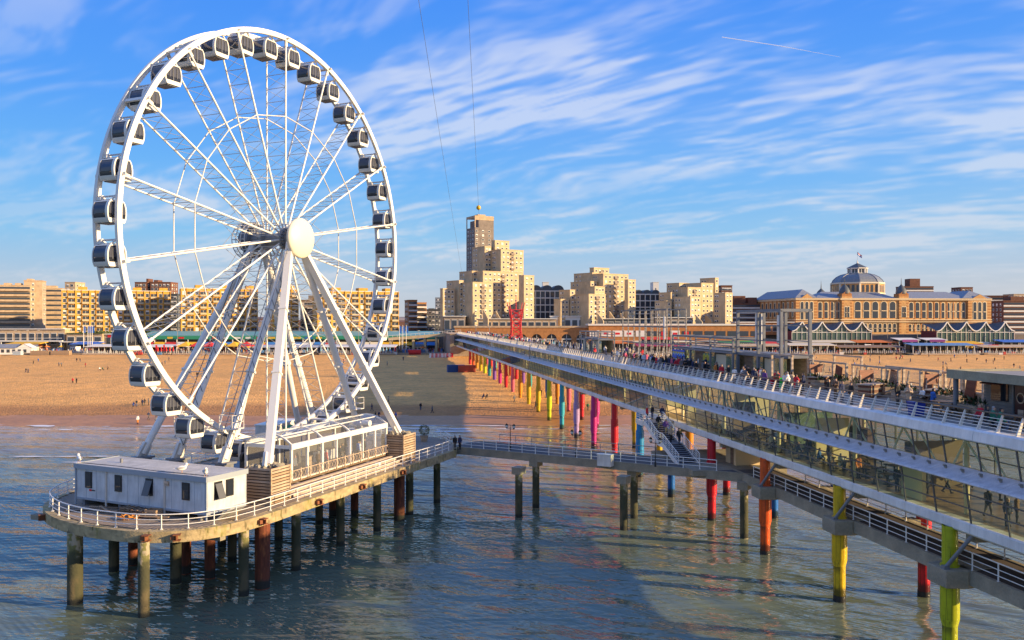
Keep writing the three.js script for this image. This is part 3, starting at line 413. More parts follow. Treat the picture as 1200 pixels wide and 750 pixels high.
// the footbridge from the platform to the pier
const BT = -0.547, bridge = thing('footbridge', 'concrete footbridge on piles linking the wheel platform with the pier', 'footbridge', V(-6.4, 0, -102.1), BT);
bridge.updateMatrixWorld(true);
const BL = 36.2;
{
  const fb = M.concrete;
  obj('deck', new B().span(-1, BL, DECK - 0.25, DECK, -5.2, -0.3), mat('asphalt_deck', [0.115, 0.105, 0.10], { roughness: 0.9, map: blotch }), bridge);
  for (const z of [-0.15, -5.35]) obj('edge_beam', new B().span(-0.4, BL, DECK - 0.85, DECK + 0.04, z - 0.15, z + 0.15), M.concreteDark, bridge);
  obj('soffit', new B().span(-0.4, BL, DECK - 0.6, DECK - 0.27, -5.18, -0.32), M.concreteDark, bridge);
  for (const [px, py] of [[608, 607], [628, 595], [731, 621], [743, 608], [872, 630]]) {
    const p = bridge.worldToLocal(at(px, py, 0)), o = obj('pile', new B().tube(V(p.x, -2.5, p.z), V(p.x, DECK - 1.25, p.z), 0.40, 0.40, 20, false), algae, bridge); const uv = o.geometry.attributes.uv; for (let i = 0; i < uv.count; i++) uv.setY(i, uv.getY(i) - 2.5);
    obj('pile_cap', new B().box(p.x, DECK - 1.05, p.z, 1.05, 0.75, 1.3), M.concreteDark, bridge);
  }
  const w = (x, z) => bridge.localToWorld(V(x, DECK, z));
  railing('footbridge_railing', 'white railing along the seaward side of the footbridge', [w(0, -0.15), w(31.5, -0.15)], 1.75);
  railing('footbridge_railing', 'weathered railing along the beach side of the footbridge', [w(2.5, -5.3), w(23, -5.3)], 2.2, 1.1, [0.55, 1.1], mat('weathered_rail', [0.30, 0.27, 0.23], { roughness: 0.7 }));
  // white cabinet hung outside the railing
  const c = thing('equipment_cabinet', 'white square cabinet hung outside the footbridge railing above a pile', 'cabinet', w(19.5, 0.45), BT);
  obj('casing', new B().box(0, 0.15, 0, 1.6, 1.2, 0.8), M.white, c); obj('lid', new B().box(0, 0.79, 0, 1.7, 0.07, 0.9), M.white, c); obj('bracket', new B().box(-0.5, -0.5, -0.1, 0.1, 0.2, 0.6).box(0.5, -0.5, -0.1, 0.1, 0.2, 0.6), M.grey, c);
  // twin lantern lamp posts
  const lp = thing('lamp_post', 'black twin-lantern lamp post on the footbridge', 'lamp post', V(0, 0, 0), BT, 'lamp posts along the footbridge');
  obj('pole', new B().tube(V(0, 0, 0), V(0, 0.5, 0), 0.12, 0.09, 10).tube(V(0, 0.5, 0), V(0, 2.5, 0), 0.055, 0.045, 8).tube(V(-0.5, 2.45, 0), V(0.5, 2.45, 0), 0.035, 0.035, 6).tube(V(0, 2.4, 0), V(0, 2.9, 0), 0.04, 0.015, 6), M.black, lp);
  for (const s of [-0.5, 0.5]) { const l = obj('lantern', new B().tube(V(s, 2.45, 0), V(s, 2.6, 0), 0.06, 0.16, 6).tube(V(s, 2.85, 0), V(s, 3.05, 0), 0.22, 0.03, 6), M.black, lp); obj('lantern_glass', new B().tube(V(s, 2.6, 0), V(s, 2.85, 0), 0.15, 0.19, 6, false), M.lamp, l); }
  lp.position.copy(at(598, 527, DECK)); for (const [px, py] of [[675, 536], [768, 547]]) copy(lp, at(px, py, DECK));
}

// ------------------------------------------------------------------ things standing on the platform
{ // site cabin
  const a = at(242, 602.8, DECK + 0.6), l = at(89.5, 582.5, DECK + 0.6), dir = l.clone().sub(a); dir.y = 0; const L = dir.length(); dir.normalize();
  const turn = Math.atan2(dir.z, -dir.x), W = 4.1, H = 2.7;   // local -x runs from the near corner to the far end of the long side; local -z goes back
  const c = thing('site_cabin', 'long light grey site cabin with small dark windows behind the rounded platform railing', 'cabin', a, turn);
  const wallM = mat('cabin_panel', [0.62, 0.65, 0.66], { roughness: 0.5, map: streaky }), trim = mat('cabin_trim', [0.30, 0.34, 0.38], { roughness: 0.5 });
  obj('wall', new B().span(-L, 0, 0, 0.02, -W, 0).span(-L + 0.02, -0.02, 0, H - 0.1, -0.08, 0).span(-0.09, 0, 0.0, H - 0.1, -W + 0.02, -0.1).span(-L, -L + 0.08, 0, H - 0.1, -W + 0.02, -0.1).span(-L, 0, 0.02, H - 0.1, -W - 0.08, -W), wallM, c);
  const roof = obj('roof', new B().span(-L - 0.08, 0.08, H - 0.08, H + 0.06, -W - 0.12, 0.08), mat('cabin_roof', [0.56, 0.55, 0.52], { roughness: 0.7, map: blotch }), c);
  obj('gutter', new B().span(-L - 0.12, 0.13, H - 0.3, H + 0.1, 0.085, 0.16).span(0.085, 0.15, H - 0.3, H + 0.1, -W - 0.15, 0.08).span(-L - 0.15, -L - 0.085, H - 0.3, H + 0.1, -W - 0.15, 0.08), trim, roof);
  for (const x of [0.02, -L / 2 - 0.2 + 2.2 - 5.6, -L / 2 + 2.9, -L]) obj('corner_post', new B().span(x - 0.09, x + 0.06, -0.55, H - 0.2, 0.0, 0.09), x === 0.02 || x === -L ? trim : mat('drain_pipe', [0.55, 0.50, 0.42]), c);
  for (let i = 1; i < 12; i++) if (i % 4) obj('panel_joint', new B().span(-L * i / 12 - 0.015, -L * i / 12 + 0.015, 0.05, H - 0.32, 0.0, 0.012), trim, c);
  obj('base_rail', new B().span(-L, 0, -0.1, 0.06, 0.002, 0.05).span(0.002, 0.05, -0.1, 0.06, -W, 0), trim, c); obj('wall_box', new B().box(-L * 0.28, 2.0, 0.08, 0.35, 0.35, 0.16), M.woodPale, c); obj('vent', new B().tube(V(-L * 0.8, H + 0.05, -2), V(-L * 0.8, H + 0.4, -2), 0.12, 0.12, 10), M.grey, c); obj('cable', new B().path([V(-L + 0.1, H + 0.09, -0.4), V(-L * 0.7, H + 0.08, -0.6), V(-L * 0.4, H + 0.08, -0.35), V(-0.3, H + 0.09, -0.5)], 0.025, 5), M.dark, c);
  const win = (n, x, y, ry, parent, open) => {
    const w = obj('window', new B().box(0, 0, 0.03, 0.78, 1.32, 0.06), M.black, parent); w.position.set(x, y, ry ? 0 : 0.01); if (ry) { w.position.set(0.012, y, x); w.rotation.y = Math.PI / 2; }
    const p = obj('pane', new B().box(0, 0, 0.065, 0.6, 1.12, 0.02), M.glassDark, w); if (open) { const s = obj('sash', new B().box(0, -0.05, 0.28, 0.7, 1.2, 0.04, 0, -0.35), M.frame, w); } return w;
  };
  for (const [f, open] of [[0.105, 0], [0.345, 0], [0.585, 1], [0.855, 0]]) win('window', -L + f * L, 1.55, 0, c, open);
  for (const [z, open] of [[-1.15, 1], [-2.35, 0]]) { const w = win('window', z, 1.62, 1, c, open); }
  const lg = obj('wall_mark', new B().box(-L + 0.125 * L - 0.1, 0.72, 0.008, 0.28, 0.16, 0.016), M.red, c); obj('mark_bar', new B().box(0.35, 0, 0, 0.42, 0.10, 0.016), M.dark, lg).position.set(-L + 0.125 * L - 0.1, 0.72, 0.008);
  obj('feet', new B().span(-L + 0.6, -L + 0.9, -0.58, 0, -W, -0.1).span(-L / 3, -L / 3 + 0.3, -0.58, 0, -W, -0.1).span(-2 * L / 3, -2 * L / 3 + 0.3, -0.58, 0, -W, -0.1).span(-1, -0.7, -0.58, 0, -W, -0.1), M.grey, c);
  c.updateMatrixWorld(true);
  // pallets and timber stacked below and in front of the cabin
  const pallet = thing('pallet', 'wooden pallet stack under the site cabin', 'pallet', V(0, 0, 0), turn, 'pallets stored under the cabin');
  for (let k = 0; k < 4; k++) for (let i = 0; i < 4; i++) obj('slat', new B().box(0, 0.06 + k * 0.14, -0.36 + i * 0.24, 1.2, 0.035, 0.16), M.wood, pallet);
  for (let k = 0; k < 4; k++) obj('runner', new B().box(-0.5, 0.11 + k * 0.14, 0, 0.1, 0.06, 0.95).box(0.5, 0.11 + k * 0.14, 0, 0.1, 0.06, 0.95).box(0, 0.11 + k * 0.14, 0, 0.1, 0.06, 0.95), M.woodDark, pallet);
  const cp = (x, z) => c.localToWorld(V(x, -0.57, z)); pallet.position.copy(cp(-L * 0.52, 0.6)); copy(pallet, cp(-L * 0.42, 0.75), turn + 0.12);
  const pl2 = thing('plank_pile', 'loose grey planks lying before the site cabin', 'planks', cp(-L * 0.9, 0.9), turn + 0.35); for (let i = 0; i < 6; i++) obj('plank', new B().box(i * 0.25, 0.06 + (i % 2) * 0.06, i * 0.17, 3.0, 0.06, 0.2, (i - 2) * 0.12), i % 2 ? M.woodGrey : M.woodDark, pl2);
  const brd = thing('leaning_board', 'grey sheet board leaning by the end of the site cabin', 'board', c.localToWorld(V(0.9, -0.57, -1.6)), turn); obj('sheet', new B().box(0, 0.5, 0, 1.4, 0.05, 2.0, 0, 0, 0.6), mat('grey_sheet', [0.33, 0.34, 0.35]), brd); obj('prop', new B().box(0.55, 0.35, 0, 0.1, 0.7, 0.1), M.wood, brd);
  const net = thing('rope_heap', 'orange rope heap on the deck behind the platform railing', 'rope', cp(-L * 0.42, 1.9)); { const b = new B(), r = rng(4); for (let i = 0; i < 26; i++) { const a = r() * 6.28, q = r() * 0.9; b.tube(V(q * Math.cos(a), 0.05 + r() * 0.25, q * Math.sin(a)), V(Math.cos(a + 1.3) * q, 0.05 + r() * 0.3, q * Math.sin(a + 1.3)), 0.05, 0.05, 5); } obj('rope', b, mat('orange_rope', [0.5, 0.2, 0.03]), net); }
  // more timber lying about on the deck
  { const r = rng(15); for (const [x, z, n, lb] of [[-L * 0.25, 0.9, 5, 'short brown planks by the near end of the site cabin'], [-L * 0.68, 1.0, 7, 'scattered brown planks along the front of the site cabin']]) { const t = thing('plank_pile', lb, 'planks', cp(x, z), turn); for (let i = 0; i < n; i++) obj('plank', new B().box((r() - 0.5) * 1.6, 0.05 + i * 0.05, (r() - 0.5) * 0.9, 1.2 + r() * 1.6, 0.05, 0.18, (r() - 0.5) * 0.9), i % 3 ? M.wood : M.woodDark, t); }
    const cr = thing('crate', 'open wooden crate under the site cabin edge', 'crate', cp(-L * 0.33, 0.7), turn + 0.2); for (const [x, z, sx, sz] of [[0, 0.4, 1, 0.05], [0, -0.4, 1, 0.05], [0.5, 0, 0.05, 0.8], [-0.5, 0, 0.05, 0.8]]) for (let k = 0; k < 3; k++) obj('slat', new B().box(x, 0.12 + k * 0.22, z, sx, 0.17, sz), M.wood, cr); }
  // gulls on the roof
  const gull = thing('gull', 'small white gull resting on the cabin roof', 'gull', V(0, 0, 0), 0.6, 'gulls on the cabin roof');
  { const b = new THREE.SphereGeometry(0.14, 12, 8); b.scale(1.7, 0.85, 0.85); b.translate(0, 0.24, 0); const h = new THREE.SphereGeometry(0.085, 10, 8); h.translate(0.22, 0.40, 0); const tl = new THREE.ConeGeometry(0.08, 0.26, 8); tl.rotateZ(Math.PI / 2); tl.scale(1, 0.5, 1); tl.translate(-0.3, 0.25, 0); const nk = new THREE.CylinderGeometry(0.07, 0.1, 0.16, 8); nk.rotateZ(-0.6); nk.translate(0.17, 0.32, 0); obj('body', new B().add(b).add(h).add(tl).add(nk), mat('gull_white', [0.7, 0.68, 0.64]), gull); const wg = new THREE.SphereGeometry(0.12, 10, 6); wg.scale(1.7, 0.4, 0.3); wg.translate(-0.06, 0.27, 0.11); obj('wing', wg, mat('gull_grey', [0.3, 0.31, 0.33]), gull); obj('beak', new B().tube(V(0.29, 0.39, 0), V(0.38, 0.37, 0), 0.022, 0.005, 6), mat('beak', [0.6, 0.35, 0.05]), gull); obj('legs', new B().tube(V(0.02, 0, 0.05), V(0.02, 0.16, 0.05), 0.012, 0.012, 5).tube(V(0.02, 0, -0.05), V(0.02, 0.16, -0.05), 0.012, 0.012, 5), mat('leg_pink', [0.5, 0.3, 0.2]), gull); }
  gull.position.copy(c.localToWorld(V(-3.2, H + 0.06, -0.6))); gull.scale.setScalar(1.6);
  copy(gull, c.localToWorld(V(-L + 0.2, H + 0.1, -0.1)), 2.2); copy(gull, c.localToWorld(V(-0.15, H + 0.1, -0.05)), -1.2);
}
// slatted timber boxes round the feet of the two front legs
for (const [lx, lz, label] of [[-11, 8.4, 'tall slatted timber box round the leg foot beside the site cabin'], [11, 7.3, 'tall slatted timber box round the leg foot beyond the glass tent']]) {
  const p = wheel.localToWorld(V(lx, 0, lz)); p.y = DECK;
  const w = thing('timber_box', label, 'timber box', p, PT), S = 1.25, H = 3.05;
  obj('core', new B().box(0, H / 2 - 0.05, 0, 2 * S - 0.16, H - 0.1, 2 * S - 0.16), mat('slat_gap_shade', [0.07, 0.04, 0.025], { roughness: 0.9 }), w);  // core coloured dark to paint in the shade between the slats
  const g1 = new B().box(0, 0, 0, 2 * S + 0.1, 0.17, 0.07).geo(), g2 = new B().box(0, 0, 0, 0.07, 0.17, 2 * S).geo(); const r = rng(lx > 0 ? 5 : 8);
  for (let k = 0; k < 12; k++) { const y = 0.14 + k * 0.255; for (const s of [1, -1]) { const m = r() < 0.5 ? M.wood : M.woodPale; obj('slat', g1, m, w).position.set(0, y, s * (S + 0.025)); obj('slat', g2, m, w).position.set(s * (S + 0.026), y, 0); } }
  for (const s of [1, -1]) for (const q of [1, -1]) obj('corner_post', new B().box(s * (S + 0.03), H / 2, q * (S + 0.03), 0.13, H, 0.13), M.wood, w);
  { const b = new B(), r2 = rng(3); for (let i = 0; i < 30; i++) { b.box((r2() - 0.5) * 2 * S * 0.9, H - 0.05, (r2() - 0.5) * 2 * S * 0.9, 0.2 + 0.25 * r2(), 0.2, 0.2 + 0.25 * r2(), r2() * 3, r2(), r2()); } stuff(obj('ballast', b, M.concrete, w)); }
}
// fence of slats between cabin and box
{ const p = wheel.localToWorld(V(-13.2, 0, 6.0)); p.y = DECK; const w = thing('timber_screen', 'low timber slat screen between cabin and leg box', 'screen', p, PT); for (let k = 0; k < 9; k++) obj('slat', new B().box(0, 0.15 + k * 0.22, 0, 2.6, 0.17, 0.05), k % 2 ? M.wood : M.woodPale, w); for (const s of [-1.2, 0, 1.2]) obj('post', new B().box(s, 1.05, -0.08, 0.1, 2.1, 0.1), M.woodDark, w); }
// glass tent with white frame
{
  const t = thing('glass_tent', 'long white-framed glass tent with clear pitched roof beside the wheel', 'tent', V(HUB.x, DECK + 1.0, HUB.z), PT);
  const x0 = -7.5, x1 = 9.3, z0 = 2.3, z1 = 7.15, zr = 4.7, eh = 2.75, rh = 3.75, nb = 3, n = 7;
  obj('floor', new B().span(x0 - 0.1, x1 + 0.1, -0.2, 0, z0 - 0.1, z1 + 0.1), M.woodDark, t);  // dark tone picked to make the tent interior look shaded
  obj('sill', new B().span(x0 - 0.05, x1 + 0.05, 0, 0.14, z1 - 0.06, z1 + 0.1), M.whiteSteel, t);
  for (let i = 0; i <= n; i++) { const x = x0 + (x1 - x0) * i / n; const big = i % 2 === 0 || i === n; obj('post', new B().span(x - (big ? 0.11 : 0.08), x + (big ? 0.11 : 0.08), 0, eh, z1 - 0.09, z1 + 0.1), M.whiteSteel, t); if (big) obj('post', new B().span(x - 0.1, x + 0.1, 0, eh, z0 - 0.1, z0 + 0.1), M.whiteSteel, t); if (i < n) { const o = obj('wall_pane', new B().span(x + 0.1, x + (x1 - x0) / n - 0.1, 0.14, eh - 0.05, z1 - 0.02, z1 + 0.01), clearGlass, t); } }
  obj('eave_beam', new B().span(x0 - 0.12, x1 + 0.12, eh, eh + 0.5, z1 - 0.12, z1 + 0.14), M.whiteSteel, t); obj('eave_beam', new B().span(x0 - 0.12, x1 + 0.12, eh, eh + 0.4, z0 - 0.12, z0 + 0.12), M.whiteSteel, t);
  const bays = [x0, x0 + (x1 - x0) * 2 / 7, x0 + (x1 - x0) * 4 / 7, x1];
  // arched roof ribs and panes
  const prof = []; for (let i = 0; i <= 8; i++) { const f = i / 8; prof.push(V(0, eh + 0.45 + (rh - eh - 0.1) * Math.pow(Math.sin(Math.PI * f), 0.75), z1 + (z0 - z1) * f)); }
  for (const x of bays) { const b = new B(); for (let i = 0; i < 8; i++) b.bar(prof[i].clone().setX(x), prof[i + 1].clone().setX(x), 0.16, 0.14); obj('roof_rib', b, M.whiteSteel, t); }
  for (const i of [2, 4, 6]) obj('purlin', new B().bar(prof[i].clone().setX(x0), prof[i].clone().setX(x1), 0.09, 0.09), M.whiteSteel, t);
  for (let k = 0; k < 3; k++) for (let i = 0; i < 8; i++) { const a = prof[i].clone(), c = prof[i + 1].clone(); obj('roof_pane', new B().quad(a.clone().setX(bays[k] + 0.08).add(V(0, 0.04, 0)), a.clone().setX(bays[k + 1] - 0.08).add(V(0, 0.04, 0)), c.clone().setX(bays[k + 1] - 0.08).add(V(0, 0.04, 0)), c.clone().setX(bays[k] + 0.08).add(V(0, 0.04, 0))), clearGlass, t); }
  for (const x of [x0, x1]) { obj('gable_beam', new B().span(x - 0.08, x + 0.08, eh + 0.05, eh + 0.35, z0 + 0.13, z1 - 0.13), M.whiteSteel, t); const b = new B(); b.poly(prof.map(p => p.clone().setX(x))); obj('gable_pane', b, clearGlass, t); obj('gable_wall_pane', new B().span(x - 0.01, x + 0.01, 0.1, eh, z0 + 0.12, z1 - 0.12), clearGlass, t); obj('gable_post', new B().span(x - 0.07, x + 0.07, 0, eh, zr - 0.07, zr + 0.07), M.whiteSteel, t); }
  for (let i = 0; i < 6; i++) obj('added_rear_panel', new B().span(x0 + 0.15 + (x1 - x0) * i / 6, x0 - 0.05 + (x1 - x0) * (i + 1) / 6, 0.02, eh - 0.02, z0 - 0.03, z0 + 0.03), mat('interior_shade_sheet', [0.10, 0.085, 0.07], { roughness: 0.8 }), t);  // dark sheets added behind the glass so the interior looks shaded
  // interior: counters and queue rails, built inside the tent as things of their own
  const inTent = (x, z) => t.localToWorld(V(x, 0, z)); t.updateMatrixWorld(true);
  const k = thing('ticket_counter', 'tall brown wooden counter inside the glass tent', 'counter', inTent(-3.4, 5.9), PT); obj('cabinet', new B().box(0, 0.75, 0, 0.7, 1.5, 0.7), M.wood, k); obj('top', new B().box(0, 1.53, 0, 0.85, 0.07, 0.85), M.woodDark, k);
  const k2 = thing('ticket_counter', 'low white counter at the back of the glass tent', 'counter', inTent(3.5, 3.4), PT); obj('cabinet', new B().box(0, 0.5, 0, 3.0, 1.0, 0.8), M.white, k2); obj('top', new B().box(0, 1.03, 0, 3.1, 0.06, 0.9), M.woodDark, k2);
  // low lattice fence outside the glass
  const f = thing('lattice_fence', 'low cream lattice fence along the foot of the glass tent', 'fence', V(HUB.x, DECK + 1.0, HUB.z), PT);
  for (let i = 0; i < 15; i++) { const a = x0 - 2.0 + i * 1.45, c = a + 1.45; obj('post', new B().span(a - 0.05, a + 0.05, 0, 1.1, z1 + 0.32, z1 + 0.42), M.woodPale, f); const b = new B().bar(V(a, 0.95, z1 + 0.37), V(c, 0.95, z1 + 0.37), 0.05, 0.05).bar(V(a, 0.2, z1 + 0.37), V(c, 0.2, z1 + 0.37), 0.04, 0.04); for (let j = 0; j < 3; j++) { const p = a + j * 0.483, q = p + 0.483; b.bar(V(p, 0.2, z1 + 0.37), V(q, 0.95, z1 + 0.37), 0.025, 0.025).bar(V(p, 0.95, z1 + 0.37), V(q, 0.2, z1 + 0.37), 0.025, 0.025); } obj('lattice_panel', b, M.woodPale, f); }
  // timber steps down to the platform edge
  const s = thing('timber_steps', 'long pale timber steps below the glass tent', 'steps', V(HUB.x, DECK, HUB.z), PT);
  const m = [mat('step_timber', [0.60, 0.46, 0.35], { map: grain, roughness: 0.8 }), mat('step_timber_light', [0.66, 0.52, 0.41], { map: grain, roughness: 0.8 })];
  for (let k = 0; k < 4; k++) { for (let j = 0; j < 2; j++) for (let i = 0; i < 5; i++) { const w = 3.9, xa = -9.6 + i * w + (k % 2) * 0.6; obj('step_board', new B().span(xa, Math.min(xa + w - 0.015, 10.2), 0.76 - k * 0.22, 0.80 - k * 0.22, z1 + 0.5 + k * 0.42 + j * 0.205, z1 + 0.5 + k * 0.42 + j * 0.205 + 0.195), m[(i + j + k) % 2], s); } obj('riser', new B().span(-9.6, 10.2, 0, 0.755 - k * 0.22, z1 + 0.52 + k * 0.42, z1 + 0.50 + k * 0.42 + 0.40), m[0], s); }
}
// access stairs and railings left of the tent
{
  const w = thing('access_stairs', 'grey steel access stairs with handrails at the boarding side of the wheel', 'stairs', wheel.localToWorld(V(-8.6, 0, 4.6)).setY(DECK), PT);
  for (let k = 0; k < 6; k++) obj('tread', new B().box(-1.5 + k * 0.32, 0.17 * (k + 1), 0, 0.3, 0.05, 1.8), M.grey, w);
  for (const z of [-0.95, 0.95]) { obj('stringer', new B().bar(V(-1.8, 0.05, z), V(0.3, 1.05, z), 0.07, 0.25), M.whiteSteel, w); obj('hand_rail', new B().tube(V(-1.8, 1.1, z), V(0.3, 2.1, z), 0.04, 0.04, 6).tube(V(-1.8, 0.6, z), V(0.3, 1.6, z), 0.03, 0.03, 6).tube(V(-1.8, 0, z), V(-1.8, 1.1, z), 0.04, 0.04, 6).tube(V(0.3, 1, z), V(0.3, 2.1, z), 0.04, 0.04, 6).tube(V(-0.75, 0.5, z), V(-0.75, 1.6, z), 0.035, 0.035, 6), M.rail, w); }
  obj('landing', new B().box(1.5, 1.02, 0, 2.4, 0.06, 1.9), M.grey, w);
}
{ // ticket booth behind the wheel
  const p = at(325, 522, DECK + 0.9), w = thing('ticket_booth', 'small white flat-roofed booth with a green awning behind the wheel', 'booth', p, PT + 0.2);
  obj('wall', new B().box(0, 1.3, 0, 6.0, 2.6, 2.4), M.white, w); obj('roof', new B().box(0, 2.66, 0, 6.2, 0.14, 2.6), M.whiteSteel, w); obj('awning', new B().box(-0.2, 2.0, 1.45, 1.9, 0.5, 0.5, 0, 0.5), mat('green_awning', [0.02, 0.32, 0.12]), w); obj('window', new B().box(1.9, 1.6, 1.21, 0.9, 1.0, 0.06), M.glassDark, w); obj('window', new B().box(3.01, 1.6, 0, 0.06, 1.0, 0.9), M.glassDark, w); obj('base', new B().box(0, -0.4, 0, 5.8, 0.8, 2.2), M.grey, w);
}
{ // potted shrub by the bridge
  const w = thing('potted_shrub', 'round clipped shrub in a brown tub on the platform corner', 'shrub', at(497, 517.5, DECK));
  obj('tub', new B().tube(V(0, 0, 0), V(0, 0.75, 0), 0.38, 0.52, 14).tube(V(0, 0.7, 0), V(0, 0.78, 0), 0.56, 0.56, 14), M.wood, w); obj('stem', new B().tube(V(0, 0.75, 0), V(0, 1.1, 0), 0.06, 0.05, 6), M.woodDark, w);
  const b = new B(), r = rng(21); for (let i = 0; i < 420; i++) { const t = r() * 6.28, c = 2 * r() - 1, q = 0.7 * Math.cbrt(0.35 + 0.65 * r()), s = Math.sqrt(1 - c * c); const p = V(q * s * Math.cos(t), 1.45 + q * c * 0.95, q * s * Math.sin(t)), a = V(r() - 0.5, r() - 0.5, r() - 0.5).normalize().multiplyScalar(0.12), d = V(r() - 0.5, r() - 0.5, r() - 0.5).normalize().multiplyScalar(0.08); b.tri(p.clone().sub(a), p.clone().add(d), p.clone().add(a), V(0, 1, 0), V(0, 1, 0), V(0, 1, 0), [0, 0], [1, 0], [1, 1]); } obj('foliage', b, M.leaf, w);
}

// ------------------------------------------------------------------ the two-storey pier
const PA = 0.1489;                                   // its turn: local -z runs to the beach, local +x to the far side
const pier = thing('pier', 'long two-storey glazed pier on brightly painted piles', 'pier', V(34.75, 0, 0), PA);
pier.updateMatrixWorld(true);
const pw = (x, h, s) => pier.localToWorld(V(x, h, -s));      // s: metres along the pier from abreast of the camera
const S0 = 25.6, S1 = 416, WID = 11.8, MOD = 6.4, NEAR = 211.2;
{
  const fascia = mat('white_cladding', [0.82, 0.81, 0.79], { roughness: 0.35, map: rep(streaky, 1 / 7) });
  const ledgeM = mat('ledge_panel', [0.66, 0.63, 0.64], { roughness: 0.45, map: rep(blotch, 1 / 3) });
  const sec = (pts, s0, s1) => { const b = new B(); for (let i = 0; i < pts.length; i++) { const [x0, h0] = pts[i], [x1, h1] = pts[(i + 1) % pts.length]; b.quad(V(x0, h0, -s1), V(x0, h0, -s0), V(x1, h1, -s0), V(x1, h1, -s1)); } b.poly(pts.map(p => V(p[0], p[1], -s0))); b.poly(pts.map(p => V(p[0], p[1], -s1)).reverse()); return b; };
  const beamP = [[0.75, 8.62], [0.12, 8.60], [0.0, 8.72], [0.0, 9.22], [0.12, 9.32], [0.75, 9.32]];
  const ledgeP = [[-0.72, 11.80], [-0.76, 11.86], [-0.72, 11.93], [0.80, 12.40], [0.80, 12.26], [-0.2, 11.86]];
  const fascP = [[0.5, 14.14], [0.26, 14.16], [0.16, 14.24], [0.24, 14.80], [0.36, 14.90], [0.75, 14.93], [0.75, 14.14]];
  const modGeo = (P, a, c) => sec(P, a, c).geo();
  const gap = 0.015, gBeam = modGeo(beamP, gap, MOD - gap), gLedge = modGeo(ledgeP, gap, MOD / 2 - gap), gFasc = modGeo(fascP, gap, MOD - gap);
  // glazing planes: lower glass leans outwards, upper glass stands back behind the ledge
  const lo = f => [0.10 - 0.36 * f, 9.32 + 2.50 * f], up = f => [0.78 - 0.30 * f, 12.38 + 1.76 * f];
  const pane = (fn, f0, f1, s0, s1) => { const [x0, h0] = fn(f0), [x1, h1] = fn(f1); return new B().quad(V(x0, h0, -s1), V(x0, h0, -s0), V(x1, h1, -s0), V(x1, h1, -s1)).geo(); };
  const mull = (fn, s, w) => { const [x0, h0] = fn(0), [x1, h1] = fn(1); return new B().bar(V(x0, h0, -s), V(x1, h1, -s), w, 0.09, V(0, 0, 1)); };
  const rows = [0, 0.36, 0.70, 1];
  const gLow = rows.slice(0, 3).map((f, i) => pane(lo, f + 0.012, rows[i + 1] - 0.012, 0.05, MOD / 2 - 0.05)), gMul = mull(lo, 0, 0.08).geo(), gMf = mull(lo, 0, 0.05).geo();
  const trans = f => { const [x, h] = lo(f); return new B().box(x, h, -MOD / 4, 0.10, 0.07, MOD / 2 - 0.1).geo(); }, gTr = [trans(rows[1]), trans(rows[2])];
  const ups = [[0, 3.2], [3.2, 4.8], [4.8, 6.4]], gUp = ups.map(([a, c]) => pane(up, 0.02, 0.98, a + 0.06, c - 0.06)), gUm = mull(up, 0, 0.08).geo(), gUf = mull(up, 0, 0.06).geo();
  const gV = [new B().bar(V(1.2, 12.3, -0.1), V(0.95, 14.05, -1.6), 0.10, 0.10).bar(V(0.95, 14.05, -1.6), V(1.2, 12.3, -3.1), 0.10, 0.10).bar(V(1.2, 12.3, -4.9), V(0.95, 14.05, -6.2), 0.08, 0.08).geo()];
  const gPost = new B().hexa([V(0.42, 14.85, 0.05), V(0.42, 14.85, -0.05), V(0.86, 15.92, -0.035), V(0.86, 15.92, 0.035), V(0.66, 14.88, 0.05), V(0.66, 14.88, -0.05), V(0.96, 15.92, -0.035), V(0.96, 15.92, 0.035)]).geo();
  const cream = mat('railing_post', [0.70, 0.64, 0.54], { roughness: 0.45 });
  const gSpot = new B().box(0, 0.12, 0, 0.10, 0.2, 0.16).tube(V(0, 0.16, 0), V(-0.16, 0.2, 0), 0.06, 0.07, 8).geo();
  const far = { beam: [], ledge: [], fasc: [], low: [], up: [], mul: [], post: [], v: [] };
  const put = (g, s, m, name) => { const o = obj(name, g, m, pier); o.position.z = -s; return o; };
  const mv = (g, s) => { const h = g.clone(); h.translate(0, 0, -s); return h; };
  for (let s = S0, k = 0; s < S1 - 0.1; s += MOD, k++) {
    const near = s < NEAR, d = (arr, g, q, m, name) => near ? put(g, q, m, name) : arr.push(mv(g, q));
    d(far.beam, gBeam, s, fascia, 'floor_beam_panel'); d(far.fasc, gFasc, s, fascia, 'parapet_panel');
    for (let i = 0; i < 2; i++) {
      const q = s + i * MOD / 2; d(far.ledge, gLedge, q, ledgeM, 'ledge_panel');
      const stair = q > 99 && q < 107;
      for (let r = 0; r < 3; r++) if (!(stair && r < 2)) d(far.low, gLow[r], q, glass, 'window_pane'); if (near) put(s < 140 ? gMul : gMf, q, M.frame, 'mullion'); else if (i === 0) far.mul.push(mv(gMf, q)); if (near) for (const t of gTr) put(t, q, M.frame, 'transom');
      if (s < 150) for (let j = 0; j < 2; j++) { const o = obj('ledge_spotlight', gSpot, M.woodGrey, pier); o.position.set(0.15, 12.2, -(q + 0.8 + j * 1.6)); }
    }
    ups.forEach(([a], i) => { d(far.up, gUp[i], s, glass, 'window_pane'); if (near) put(s < 140 ? gUm : gUf, s + a, M.frame, 'mullion'); else if (i === 0) far.mul.push(mv(gUf, s + a)); });
    if (near) gV.forEach(g => put(g, s, M.whiteSteel, 'truss_brace'));
    for (let i = 0; i < 4; i++) d(far.post, gPost, s + i * 1.6, cream, 'railing_post');
  }
  const join = (arr, name, m) => { if (arr.length) stuff(obj(name, mergeGeometries(arr), m, pier)); };
